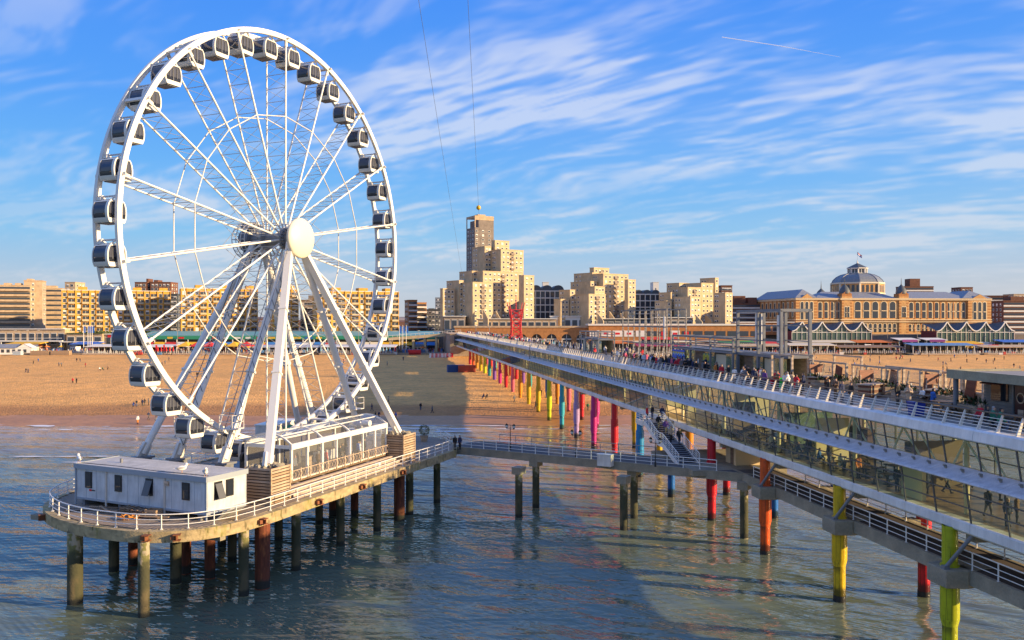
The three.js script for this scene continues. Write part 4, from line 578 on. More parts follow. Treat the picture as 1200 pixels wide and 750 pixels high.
  join(far.beam, 'far_floor_beam', fascia); join(far.fasc, 'far_parapet', fascia); join(far.ledge, 'far_ledge', ledgeM); join(far.low.concat(far.up), 'far_window_panes', glass); join(far.mul, 'far_mullions', M.frame); join(far.v, 'far_truss', M.white); join(far.post, 'far_railing_posts', cream);
  // rails of the balustrade
  const L = S1 - S0, bar = (x, h, w, hh, m, name) => obj(name, new B().span(x - w / 2, x + w / 2, h - hh / 2, h + hh / 2, -S1, -S0), m, pier);
  for (let i = 0; i < 5; i++) { const f = 0.12 + i * 0.165; bar(0.46 + 0.40 * f, 14.85 + 1.07 * f, 0.03, 0.035, M.rail, 'rail'); }
  bar(0.93, 15.96, 0.16, 0.07, M.woodDark, 'hand_rail');
  bar(WID - 0.7, 15.96, 0.12, 0.07, M.woodDark, 'hand_rail'); for (let i = 0; i < 3; i++) bar(WID - 0.7, 15.1 + i * 0.28, 0.03, 0.035, M.rail, 'rail');
  { const b = new B(); for (let s = S0; s < S1; s += 3.2) b.span(WID - 0.75, WID - 0.65, 14.85, 15.95, -s - 0.04, -s + 0.04); stuff(obj('back_railing_posts', b, M.rail, pier)); }
  // slabs and the far side
  obj('upper_slab', new B().span(0.78, WID - 0.3, 14.25, 14.72, -S1, -S0), M.concrete, pier);
  { // deck boards, laid along the pier in strips
    const g = new B().span(0, 0.30, 14.724, 14.82, -(S1 - S0), 0).geo(); const ms = [mat('deck_strip', [0.30, 0.25, 0.20], { map: grain, roughness: 0.85 }), mat('deck_strip_light', [0.36, 0.30, 0.24], { map: grain, roughness: 0.85 })];
    for (let i = 0; i < 33; i++) { const o = obj('deck_board', g, ms[(i * 7 + (i >> 2)) % 2], pier); o.position.set(0.80 + i * 0.315, 0, -S0); }
  }
  obj('ceiling', new B().span(0.8, WID - 0.5, 14.0, 14.2, -S1, -S0), mat('ceiling', [0.62, 0.58, 0.44], { roughness: 0.8 }), pier);
  obj('floor', new B().span(0.2, WID - 0.2, 9.10, 9.30, -S1, -S0), mat('hall_floor', [0.36, 0.24, 0.13], { roughness: 0.35, map: rep(grain, 1 / 3) }), pier);
  obj('underside', new B().span(0.7, WID - 0.7, 8.70, 9.08, -S1, -S0), M.concrete, pier);
  { const b = new B(); for (let s = S0; s < S1; s += 12.8) b.span(0.5, WID - 0.5, 8.1, 8.7, -s - 1.0, -s - 0.2); obj('pile_beams', b, M.concreteDark, pier); }
  obj('far_parapet_beam', new B().span(WID - 0.28, WID, 13.95, 14.9, -S1, -S0), fascia, pier); obj('far_floor_edge', new B().span(WID - 0.18, WID + 0.1, 8.6, 9.3, -S1, -S0), fascia, pier);
  { const a = new B(), m = new B(); for (let s = S0; s < S1 - 1; s += 3.2) { a.quad(V(WID - 0.1, 9.3, -s), V(WID - 0.1, 9.3, -s - 3.1), V(WID - 0.1, 13.95, -s - 3.1), V(WID - 0.1, 13.95, -s)); m.span(WID - 0.17, WID - 0.03, 9.3, 13.95, -s - 0.05, -s + 0.05); } for (const h of [10.6, 12.2]) m.span(WID - 0.15, WID - 0.05, h, h + 0.08, -S1, -S0); stuff(obj('far_side_panes', a, clearGlass, pier)); stuff(obj('far_side_mullions', m, M.frame, pier)); }
  // interior columns and partition walls
  const wallC = mat('cream_plaster', [0.72, 0.62, 0.40], { roughness: 0.8 }), wallD = mat('brown_panel', [0.16, 0.11, 0.06], { roughness: 0.6 }), wallG = mat('green_panel', [0.10, 0.16, 0.10], { roughness: 0.6 });
  for (let s = 28; s < 300; s += 12.8) for (const x of [1.6, WID - 1.8]) obj('column', new B().tube(V(x, 9.3, -s), V(x, 14, -s), 0.16, 0.16, 10), wallC, pier);
  const rw = rng(77);
  for (const [s, x0, x1, dep, h, m] of [[57.5, 1.2, 1.5, 2.3, 12.2, wallC], [62, 3.5, 7.5, 0.2, 12.6, wallD], [74, 2.5, 5.5, 0.25, 12.9, wallC], [83, 4.5, 9, 0.2, 12.4, wallG], [90, 1.8, 4.2, 0.3, 12.8, wallD], [97, 5, 9, 0.3, 13, wallC], [112, 2.0, 6, 0.3, 12.9, wallC], [118, 1.4, 1.7, 9, 12.6, wallD], [132, 2, 2.3, 18, 12.2, wallG], [155, 1.5, 1.8, 22, 12.4, wallD], [185, 1.5, 1.8, 30, 12.6, wallC], [225, 1.5, 1.8, 60, 12.6, wallD], [300, 1.5, 1.8, 100, 12.6, wallD]]) obj('partition', new B().span(x0, x1, 9.3, h, -s - dep, -s), m, pier);
  // mezzanine rail of the upper windows, seen through the glass
  obj('gallery_edge', new B().span(1.3, 1.6, 12.0, 12.25, -S1, -S0), wallC, pier);
  // piles in two rows, each with its own bright paint
  const colours = { lime: [0.48, 0.52, 0.01], yellow: [0.75, 0.50, 0.008], orange: [0.80, 0.11, 0.012], red: [0.72, 0.012, 0.03], blue: [0.012, 0.16, 0.60], sky: [0.02, 0.30, 0.68], magenta: [0.62, 0.02, 0.25], lavender: [0.48, 0.33, 0.66], cyan: [0.03, 0.42, 0.58], acid: [0.62, 0.68, 0.01], amber: [0.80, 0.30, 0.01], pink: [0.80, 0.14, 0.22], purple: [0.24, 0.08, 0.46], teal: [0.02, 0.34, 0.36] };
  // faded paint with drips, grime at the joints and growth above the water
  const wear = tex(256, 1024, (u, v) => { const n = fbm(u * 8, v * 40, 4, 255), d = fbm(u * 32, v * 6, 4, 255), e = fbm(u * 16 + 5, v * 90, 3, 255); let c = [0.90, 0.90, 0.90].map(x => x + 0.14 * (n - 0.5)); const dr = 0.20 * smooth(0.58, 0.75, d) + 0.10 * smooth(0.6, 0.8, e); c = c.map(x => x - dr); const g = smooth(0.152 + 0.03 * (d - 0.5) + 0.02 * (e - 0.5), 0.132, v); c = c.map((x, i) => x + ([0.30, 0.32, 0.22][i] - x) * 0.85 * g); const j = 0.35 * smooth(0.025, 0.0, Math.abs(v - 0.2)) * smooth(0.4, 0.6, n); return c.map(x => x - j); }, true, 1);
  const pm = {}; for (const k in colours) pm[k] = mat(k + '_paint', colours[k], { roughness: 0.38, map: wear });
  const rowA = 'lime lime yellow orange red blue sky red magenta lavender cyan acid yellow yellow amber pink red magenta purple teal acid yellow amber orange red'.split(' ');
  const rowB = 'pink pink red blue blue red amber yellow yellow teal magenta red pink amber blue acid teal purple red orange yellow acid teal red pink'.split(' ');
  const pile = base => { const p = [[0.44, base - 1.5], [0.44, 2.55], [0.56, 3.05], [0.56, 6.35], [0.46, 6.4], [0.46, 8.75]].map(q => new THREE.Vector2(q[0], q[1])); return new THREE.LatheGeometry(p, 24); };
  const g0 = pile(-1.5);
  for (let k = 0; k < 25; k++) {
    const s = 53.2 + (k - 1) * 12.9;
    for (const [x, row] of [[0.15, rowA], [7.2, rowB]]) { const o = obj('pile', g0, pm[row[k]], pier); o.position.set(x, 0, -s); o.userData.label = 'bright ' + row[k] + ' painted pile'; if (s < 200) { const f = obj('waterline_growth', new B().tube(V(0, -1, 0), V(0, 0.34, 0), 0.47, 0.465, 20, false), M.black, o); } }
  }
  // lower walkway along the piles, with corbels and struts
  obj('walkway_deck', new B().span(0.95, 4.6, DECK - 0.2, DECK, -88, -S0), mat('walkway_asphalt', [0.085, 0.065, 0.055], { roughness: 0.9, map: blotch }), pier);
  for (const x of [0.8, 4.75]) obj('walkway_beam', new B().span(x - 0.15, x + 0.15, DECK - 0.85, DECK + 0.05, -88, -S0), M.concreteDark, pier);
  for (let k = 0; k < 4; k++) {
    const s = 53.2 + (k - 1) * 12.9, sh = new THREE.Shape([[-0.85, -0.9], [0.35, -1.15], [2.3, -0.75], [2.3, 0.75], [0.35, 1.15], [-0.85, 0.9]].map(p => new THREE.Vector2(p[0], p[1])));
    const e = new THREE.ExtrudeGeometry(sh, { depth: 1.0, bevelEnabled: true, bevelSize: 0.05, bevelThickness: 0.05, bevelSegments: 1 }); e.rotateX(-Math.PI / 2); e.translate(0.15, DECK - 1.0, -s); const c = obj('corbel', e, M.concrete, pier);
    obj('corbel_beam', new B().span(2.2, 6.6, DECK - 0.9, DECK - 0.22, -s - 0.5, -s + 0.5), M.concreteDark, c);
    obj('strut', new B().tube(V(-0.55, DECK + 0.1, -s + 0.55), V(0.35, 8.65, -s + 1.9), 0.12, 0.12, 10).box(-0.55, DECK + 0.1, -s + 0.55, 0.35, 0.3, 0.35), M.grey, pier);
  }
  railing('walkway_railing', 'white railing along the lower walkway beneath the glazed pier', [pw(0.85, DECK, S0), pw(0.85, DECK, 83)], 2.2);
  railing('walkway_railing', 'white railing on the inner side of the lower walkway beneath the pier', [pw(4.6, DECK, S0), pw(4.6, DECK, 80)], 2.6);
  // landing below the stairs where walkway and footbridge meet
  obj('landing_slab', new B().span(-3.6, 6.5, DECK - 0.55, DECK + 0.004, -101, -87.5), M.concreteDark, pier);
  const kiosk = thing('service_kiosk', 'sunlit cream kiosk under the pier where the footbridge ends', 'kiosk', pw(3.4, DECK, 91), PA); obj('wall', new B().box(0, 1.0, 0, 3.0, 2.0, 2.6), mat('kiosk_cream', [0.66, 0.50, 0.28]), kiosk); obj('roof', new B().box(0, 2.05, 0, 3.3, 0.1, 2.9), M.grey, kiosk); obj('door', new B().box(-1.51, 0.9, 0.4, 0.04, 1.8, 0.8), M.woodDark, kiosk);
}
{ // cafe furniture inside the glazed storey
  const ct = thing('cafe_table', 'dark cafe table with stools behind the lower windows of the pier', 'table', V(0, 0, 0), PA, 'cafe tables inside the glazed storey'); obj('top', new B().tube(V(0, 0.74, 0), V(0, 0.79, 0), 0.55, 0.55, 14), M.woodDark, ct); obj('stem', new B().tube(V(0, 0, 0), V(0, 0.74, 0), 0.07, 0.07, 8).tube(V(0, 0, 0), V(0, 0.04, 0), 0.35, 0.35, 12), M.dark, ct); for (const a of [0.4, 2.0, 3.6, 5.2]) { obj('stool', new B().tube(V(0.95 * Math.cos(a), 0.45, 0.95 * Math.sin(a)), V(0.95 * Math.cos(a), 0.52, 0.95 * Math.sin(a)), 0.2, 0.2, 10).tube(V(0.95 * Math.cos(a), 0, 0.95 * Math.sin(a)), V(0.95 * Math.cos(a), 0.45, 0.95 * Math.sin(a)), 0.04, 0.04, 6).box(0.95 * Math.cos(a), 0.03, 0.95 * Math.sin(a), 0.3, 0.05, 0.3), M.black, ct); }
  const r = rng(17); let k = 0; for (let s = 63; s < 96; s += 2.9) for (const x of [2.0, 4.9]) { const p = pw(x + r() * 0.5, 9.302, s + r()); k++ ? copy(ct, p, PA + r() * 3) : ct.position.copy(p); }
  for (const [s, x, w, h, c, lb] of [[66, 7.5, 5, 2.3, [0.03, 0.03, 0.035], 'tall black drinks cabinet inside the glazed storey'], [78, 8.2, 6, 2.4, [0.10, 0.045, 0.02], 'brown shelving unit inside the glazed storey'], [88, 8.0, 5, 2.2, [0.03, 0.06, 0.05], 'dark green bar counter inside the glazed storey']]) { const t = thing('wall_cabinet', lb, 'cabinet', pw(x, 9.302, s), PA), m = mat('cabinet', c); obj('carcass', new B().box(0, h / 2, 0, 0.7, h, w), m, t); for (let i = 1; i < 4; i++) obj('shelf', new B().box(-0.4, h * i / 4, 0, 0.15, 0.05, w - 0.1), M.wood, t); }
}
{ // outside staircase from the lower storey to the footbridge
  const s0 = 91.2, s1 = 103.5, w = thing('staircase', 'white steel staircase with curved stringers from the glazed storey to the footbridge', 'staircase', pw(-2.6, DECK, s0), PA);
  const rise = 3.1, run = s1 - s0, n = 18, hw = 1.15, prof = t => t < 0.42 ? rise * 0.47 * t / 0.42 : t < 0.56 ? rise * 0.47 : t < 0.95 ? rise * (0.47 + 0.53 * (t - 0.56) / 0.39) : rise;
  for (let k = 0; k < n * 1.4; k++) { const t = (k + 0.5) / (n * 1.4), h = prof(t); obj('tread', new B().box(0, h - 0.03, -t * run, 2 * hw - 0.1, 0.06, run / (n * 1.4) * 0.9), M.grey, w); obj('riser', new B().box(0, h - 0.14, -t * run - run / (n * 2.8) * 0.95, 2 * hw - 0.12, 0.17, 0.03), M.dark, w); }
  for (const x of [-hw, hw]) {
    const b = new B(), r = new B(), m = 24; for (let i = 0; i < m; i++) { const a = i / m, c = (i + 1) / m; b.bar(V(x, prof(a) - 0.16, -a * run), V(x, prof(c) - 0.16, -c * run), 0.09, 0.5); for (const q of [0.35, 0.6, 0.85, 1.1]) r.tube(V(x, prof(a) + q, -a * run), V(x, prof(c) + q, -c * run), q > 1 ? 0.045 : 0.025, q > 1 ? 0.045 : 0.025, 6); if (i % 2 === 0) r.tube(V(x, prof(a) - 0.05, -a * run), V(x, prof(a) + 1.1, -a * run), 0.04, 0.04, 6); }
    obj('stringer', b, M.whiteSteel, w); obj('hand_rail', r, M.rail, w);
  }
  obj('top_landing', new B().box(0.7, rise - 0.08, -run - 1.3, 3.8, 0.12, 2.8), M.grey, w);
  obj('landing_edge', new B().box(-1.2, rise - 0.25, -run - 1.4, 0.14, 0.6, 2.9).box(0.7, rise - 0.25, -run - 2.75, 3.8, 0.6, 0.14), M.whiteSteel, w);
  { const b = new B(); for (const h of [0.35, 0.6, 0.85, 1.1]) b.tube(V(-1.2, rise + h, -run), V(-1.2, rise + h, -run - 2.75), 0.03, 0.03, 6).tube(V(-1.2, rise + h, -run - 2.75), V(2.4, rise + h, -run - 2.75), 0.03, 0.03, 6); for (const q of [0, 1.4, 2.75]) b.tube(V(-1.2, rise, -run - q), V(-1.2, rise + 1.1, -run - q), 0.04, 0.04, 6); obj('landing_rail', b, M.rail, w); }
}

// ------------------------------------------------------------------ people: one continuous body each, in a few poses
const person = (() => {
  const size = 56, mc = new MarchingCubes(size, new THREE.MeshStandardMaterial(), false, false, 30000); mc.isolation = 0;
  // joints in metres, feet at the origin, facing +z; each bone: from, to, radii, zone (0 skin, 1 hair, 2 top, 3 trousers, 4 shoes)
  const build = (J) => {
    const sc = 0.98; mc.reset();
    const dist = (px, py, pz, b) => { const [ax, ay, az, bx, by, bz, ra, rb] = b; const dx = bx - ax, dy = by - ay, dz = bz - az, l = dx * dx + dy * dy + dz * dz; const t = l < 1e-9 ? 0 : clamp(((px - ax) * dx + (py - ay) * dy + (pz - az) * dz) / l); return Math.hypot(px - ax - dx * t, py - ay - dy * t, pz - az - dz * t) - (ra + (rb - ra) * t); };
    const h = size / 2, k = 26;
    for (let z = 0; z < size; z++) for (let y = 0; y < size; y++) for (let x = 0; x < size; x++) { const X = (x - h) / h * sc, Y = (y - h) / h * sc + 0.93, Z = (z - h) / h * sc; let s = 0; for (const b of J) { const d = dist(X, Y, Z, b); if (d < 0.25) s += Math.exp(-k * d); } mc.field[x + y * size + z * size * size] = s > 1e-6 ? Math.log(s) / k : -0.3; }
    mc.update(); const n = mc.count, P = mc.positionArray.slice(0, n * 3), N = mc.normalArray.slice(0, n * 3);
    for (let i = 0; i < n * 3; i++) P[i] *= sc; for (let i = 0; i < n; i++) P[i * 3 + 1] += 0.93;
    const zone = []; for (let t = 0; t < n / 3; t++) { const c = [0, 1, 2].map(k => (P[t * 9 + k] + P[t * 9 + 3 + k] + P[t * 9 + 6 + k]) / 3); let bd = 9, bz = 0; for (const b of J) { const d = dist(c[0], c[1], c[2], b); if (d < bd) { bd = d; bz = b[8]; } } if (bz === 0 && J.head && Math.hypot(c[0] - J.head[0], c[1] - J.head[1], c[2] - J.head[2]) < 0.18 && (c[1] > J.head[1] + 0.055 || c[2] < J.head[2] - 0.015)) bz = 1; zone.push(bz); }
    const order = [...zone.keys()].sort((a, b) => zone[a] - zone[b] || a - b), Q = new Float32Array(n * 3), R = new Float32Array(n * 3), g = new THREE.BufferGeometry(); let cur = -1, st = 0;
    order.forEach((t, i) => { Q.set(P.subarray(t * 9, t * 9 + 9), i * 9); R.set(N.subarray(t * 9, t * 9 + 9), i * 9); if (zone[t] !== cur) { if (cur >= 0) g.addGroup(st, i * 3 - st, cur); cur = zone[t]; st = i * 3; } }); g.addGroup(st, n - st, cur);
    g.setAttribute('position', new THREE.BufferAttribute(Q, 3)); g.setAttribute('normal', new THREE.BufferAttribute(R, 3)); g.setAttribute('uv', new THREE.BufferAttribute(new Float32Array(n * 2), 2)); return g;
  };
  const limb = (o, pts, radii, zones) => { for (let i = 0; i < pts.length - 1; i++) o.push([...pts[i], ...pts[i + 1], radii[i], radii[i + 1], zones[i]]); };
  const make = ({ legs, arms, lean = 0, drop = 0, sit = 0, coat = 0 }) => {
    const J = [], y = -drop; const hip = 0.93 + y, sh = 1.42 + y, hx = lean * 0.5;
    limb(J, [[0, hip, 0], [0, hip + 0.22, lean * 0.2], [0, sh - 0.05, hx]], [0.145, 0.125, 0.145], [3, 2]); J[0][8] = 2;
    J.push([-0.15, sh, hx, 0.15, sh, hx, 0.07, 0.07, 2]); J.push([0, sh, hx, 0, sh + 0.13, hx + 0.015, 0.055, 0.05, 0]);
    const hd = [0, sh + 0.235, hx + 0.03 + lean * 0.1]; J.push([hd[0], hd[1] + 0.035, hd[2] - 0.01, hd[0], hd[1] - 0.05, hd[2] + 0.015, 0.095, 0.075, 0]); J.push([0, hd[1] - 0.015, hd[2] + 0.10, 0, hd[1] - 0.02, hd[2] + 0.105, 0.018, 0.018, 0]);
    legs.forEach((l, i) => { const s = i ? 1 : -1; limb(J, [[s * 0.09, hip - 0.03, 0], [s * (0.10 + (l[6] || 0)), l[0] + y * 0, l[1]], [s * 0.10, l[2], l[3]]], [0.092, 0.068, 0.048], [3, 3]); J.push([s * 0.10, l[2] - 0.03, l[3], s * 0.115, l[2] - 0.045 + (l[5] || 0), l[3] + 0.15, 0.045, 0.04, 4]); });
    arms.forEach((a, i) => { const s = i ? 1 : -1; limb(J, [[s * 0.19, sh - 0.02, hx], [s * (a[4] ?? 0.24), a[0] + y, a[1] + hx], [s * (a[5] ?? 0.22), a[2] + y, a[3] + hx]], [0.062, 0.05, 0.042], [2, 2]); const e = [s * (a[5] ?? 0.22), a[2] + y, a[3] + hx]; J.push([e[0], e[1], e[2], e[0], e[1] - 0.06, e[2] + 0.03, 0.036, 0.032, 0]); });
    if (coat) J.push([0, hip, 0, 0, hip - 0.22, 0, 0.155, 0.165, 2]);
    J.head = hd; return build(J);
  };
  const stand = [[0.49, 0.02, 0.08, 0], [0.49, 0.02, 0.08, 0]];
  const poses = {
    standing: make({ legs: stand, arms: [[1.15, 0.0, 0.9, 0.06], [1.15, 0.0, 0.9, 0.06]] }),
    walking: make({ legs: [[0.50, 0.18, 0.10, 0.28, 0, 0.03], [0.48, -0.05, 0.15, -0.32, 0, -0.05]], arms: [[1.16, -0.14, 0.94, -0.10], [1.16, 0.12, 0.96, 0.26]], lean: 0.06 }),
    strolling: make({ legs: [[0.49, -0.02, 0.12, -0.20, 0, -0.04], [0.50, 0.12, 0.09, 0.16]], arms: [[1.16, 0.06, 0.98, 0.2], [1.15, -0.08, 0.92, -0.02]], coat: 1, lean: 0.04 }),
    holding: make({ legs: stand, arms: [[1.17, 0.1, 1.28, 0.28, 0.25, 0.1], [1.17, 0.1, 1.28, 0.28, 0.25, 0.1]], coat: 1 }),
    sitting: make({ legs: [[0.47, 0.42, 0.08, 0.40], [0.47, 0.42, 0.08, 0.40]], arms: [[0.94 + 0.2, 0.08, 1.0, 0.28], [1.14, 0.08, 1.0, 0.28]], drop: 0.46, lean: 0.08 }),
    crouching: make({ legs: [[0.40, 0.30, 0.08, 0.02], [0.30, 0.18, 0.10, -0.12]], arms: [[1.05, 0.25, 0.82, 0.35], [1.05, 0.25, 0.82, 0.35]], drop: 0.52, lean: 0.45 }),
  };
  const skin = [mat('skin', [0.46, 0.27, 0.18], { roughness: 0.6 }), mat('skin_tan', [0.36, 0.20, 0.12], { roughness: 0.6 })], hair = [[0.02, 0.014, 0.01], [0.09, 0.05, 0.025], [0.25, 0.16, 0.07], [0.012, 0.012, 0.012], [0.3, 0.28, 0.26]].map(c => mat('hair', c)), cache = {};
  const tops = { black: [0.012, 0.012, 0.014], navy: [0.02, 0.03, 0.08], red: [0.5, 0.02, 0.03], grey: [0.14, 0.14, 0.15], white: [0.7, 0.68, 0.64], blue: [0.03, 0.12, 0.42], green: [0.02, 0.16, 0.09], brown: [0.14, 0.08, 0.045], beige: [0.42, 0.32, 0.22], purple: [0.12, 0.05, 0.22], pink: [0.6, 0.12, 0.2], orange: [0.62, 0.2, 0.03] };
  const trous = [[0.02, 0.025, 0.045], [0.012, 0.012, 0.013], [0.06, 0.08, 0.14], [0.1, 0.09, 0.08]].map(c => mat('trousers', c)), shoe = mat('shoes', [0.02, 0.018, 0.016]);
  const r = rng(99);
  const f = (pos, turn, colour, pose, where, group, size = 1, pants) => {
    const m = cache[colour] ??= mat(colour + '_coat', tops[colour], { roughness: 0.85 });
    const o = new THREE.Mesh(poses[pose], [skin[r() < 0.8 ? 0 : 1], hair[Math.floor(r() * 5)], m, pants ? (cache['p' + pants] ??= mat(pants + '_trousers', tops[pants])) : trous[Math.floor(r() * 4)], shoe]);
    o.name = numbered('person'); o.castShadow = o.receiveShadow = true; o.position.copy(pos); o.rotation.y = turn; o.scale.setScalar(size * (0.94 + 0.1 * r())); scene.add(o);
    return tag(o, `person in ${colour} ${pose === 'strolling' || pose === 'holding' ? 'coat' : 'jacket'} ${pose} ${where}`, 'person', group);
  };
  f.tops = Object.keys(tops); f.r = r; return f;
})();
const onDeck = (px, x, h) => { const q = (px - 600) / 1000, s = (34.75 + 0.989 * x - 0.148 * q * x) / (0.148 + 0.989 * q); return pw(x, h, s); };
const onSand = (px, py) => { let p = at(px, py, 2); for (let i = 0; i < 12; i++) p = at(px, py, Math.max(0.02, sandHeight(p.x, -p.z))); return p; };
{
  const G = 'people scattered over the beach';
  for (const [px, py, c, pose, a] of [[30.5, 437, 'black', 'walking', -1.2], [33, 437, 'navy', 'strolling', -1.3], [85.3, 449, 'red', 'standing', 0.2], [89.7, 449, 'black', 'standing', -0.3], [116.7, 434, 'white', 'sitting', 1], [126, 433, 'brown', 'crouching', 1], [120, 434, 'green', 'sitting', 2], [160, 476.7, 'black', 'standing', 1.2], [156, 476.5, 'blue', 'crouching', 1], [167, 476, 'navy', 'standing', 0], [169.6, 475, 'black', 'holding', 2], [174, 475, 'grey', 'standing', -1], [174, 491.5, 'navy', 'walking', 1.4], [161.3, 496.7, 'white', 'standing', 0.4], [183, 498, 'grey', 'walking', -1.5], [90, 424, 'black', 'walking', 1], [94, 424, 'brown', 'standing', 0], [190, 429, 'navy', 'walking', -1], [231, 442, 'black', 'standing', 0], [236, 442, 'grey', 'standing', 1], [350, 442, 'red', 'crouching', 1], [354, 442, 'black', 'sitting', 1], [341.5, 464, 'red', 'sitting', 0], [420, 446, 'black', 'walking', 1.2], [455, 473, 'beige', 'walking', 1.7], [436, 481.7, 'navy', 'walking', -1.4], [440, 491.6, 'black', 'strolling', 1.2], [444, 491, 'navy', 'walking', 1.2], [464, 492, 'blue', 'walking', -1.7], [493, 480.7, 'black', 'standing', 0], [506.7, 484, 'grey', 'walking', -1.5], [567, 467, 'navy', 'sitting', -1], [571, 467, 'black', 'sitting', -1], [602.7, 471.7, 'grey', 'walking', 1], [628, 478.5, 'black', 'walking', -1.4], [689, 481, 'green', 'walking', 0.4], [634, 464, 'black', 'standing', 0], [587, 447, 'black', 'standing', 0], [532, 433, 'navy', 'walking', 1]]) person(onSand(px, py), a, c, pose, py > 486 ? 'on the wet sand by the water' : px < 200 ? 'on the open sand beyond the wheel' : px < 420 ? 'on the sand behind the wheel legs' : px < 540 ? 'on the shaded sand between wheel and pier' : 'on the sand beside the painted piles', G, 1, px === 161.3 ? 'orange' : undefined);
  const r = rng(31), cs = ['black', 'navy', 'grey', 'brown', 'red', 'blue', 'black', 'beige'];
  for (let i = 0; i < 58; i++) { const px = 925 + r() * 275, py = 416 + Math.pow(r(), 1.5) * 24; person(onSand(px, py), r() * 6.28, cs[Math.floor(r() * 8)], ['standing', 'walking', 'strolling', 'sitting'][Math.floor(r() * 4)], 'on the sand in front of the domed palace', G); }
  for (let i = 0; i < 16; i++) { const px = 10 + r() * 490, py = 419 + r() * 12; person(onSand(px, py), r() * 6.28, cs[Math.floor(r() * 8)], ['standing', 'walking', 'strolling'][Math.floor(r() * 3)], 'on the sand by the beach terraces', G); }
}
{
  const G = 'people on the upper deck of the pier', r = rng(52), D = 14.82, ps = ['standing', 'walking', 'strolling', 'holding', 'standing'];
  for (const [px, x, c, pose, a] of [[971, 1.7, 'black', 'standing', 1.5], [980, 2.6, 'brown', 'holding', -1], [987, 2.0, 'navy', 'standing', 0.5], [998, 1.6, 'black', 'standing', -1.2], [1052, 4.6, 'black', 'standing', 0.6], [1065, 4.4, 'beige', 'holding', -0.5], [1155, 2.2, 'black', 'sitting', 1.2], [1163, 2.4, 'green', 'sitting', 1.2], [1172, 2.2, 'green', 'sitting', 1.0], [1150, 3.0, 'red', 'sitting', -1.4], [1082, 7.2, 'white', 'sitting', -1.4], [1093, 7.0, 'blue', 'sitting', 1.6], [921, 3.0, 'navy', 'walking', 1.2], [934, 1.6, 'grey', 'sitting', 1.4], [893, 3.2, 'white', 'standing', 0.2], [871, 2.2, 'black', 'standing', 0.2], [873, 4.4, 'navy', 'standing', 1], [875, 3.0, 'beige', 'sitting', 0], [884, 2.4, 'navy', 'standing', -0.6], [905, 2.0, 'red', 'sitting', 0.5], [846, 1.8, 'red', 'standing', 0], [840, 3.0, 'black', 'standing', 2], [830, 2.2, 'black', 'holding', 0.5], [826, 2.0, 'black', 'standing', 1], [816, 2.0, 'black', 'standing', -1], [812, 2.6, 'navy', 'walking', 1.5], [808, 3.4, 'black', 'standing', 0], [797, 5.2, 'blue', 'walking', 0.5], [783, 2.6, 'black', 'standing', 0], [785, 3.2, 'brown', 'holding', 0], [762, 2.4, 'red', 'standing', 0.4], [752, 2.2, 'black', 'standing', 0], [746, 2.4, 'black', 'holding', 0], [740, 2.2, 'black', 'standing', 0.8], [733, 2.6, 'red', 'walking', 0], [727, 2.4, 'navy', 'standing', 0]]) person(onDeck(px, x, D), a, c, pose, px > 1100 ? 'by the timber bar hut on the pier deck' : px > 940 ? 'behind the balustrade near the timber windbreaks' : 'behind the balustrade near the steel frame kiosks', G);
  for (let i = 0; i < 46; i++) { const s = 76 + 60 * r(), x = 1.4 + 2.6 * r(); person(pw(x, D, s), r() * 6.28, person.tops[Math.floor(r() * 12 * (r() < 0.6 ? 0.45 : 1))], ps[Math.floor(r() * 5)], 'close behind the balustrade beside the steel frame kiosks', G); }
  for (let i = 0; i < 150; i++) { const s = 108 + 285 * Math.pow(r(), 1.15), x = 1.5 + 8.5 * Math.pow(r(), 1.4); person(pw(x, D, s), r() * 6.28, person.tops[Math.floor(r() * 12 * (r() < 0.6 ? 0.45 : 1))], ps[Math.floor(r() * 5)], s < 200 ? 'among the strollers on the pier deck' : 'among the crowd at the beach end of the pier deck', G); }
}
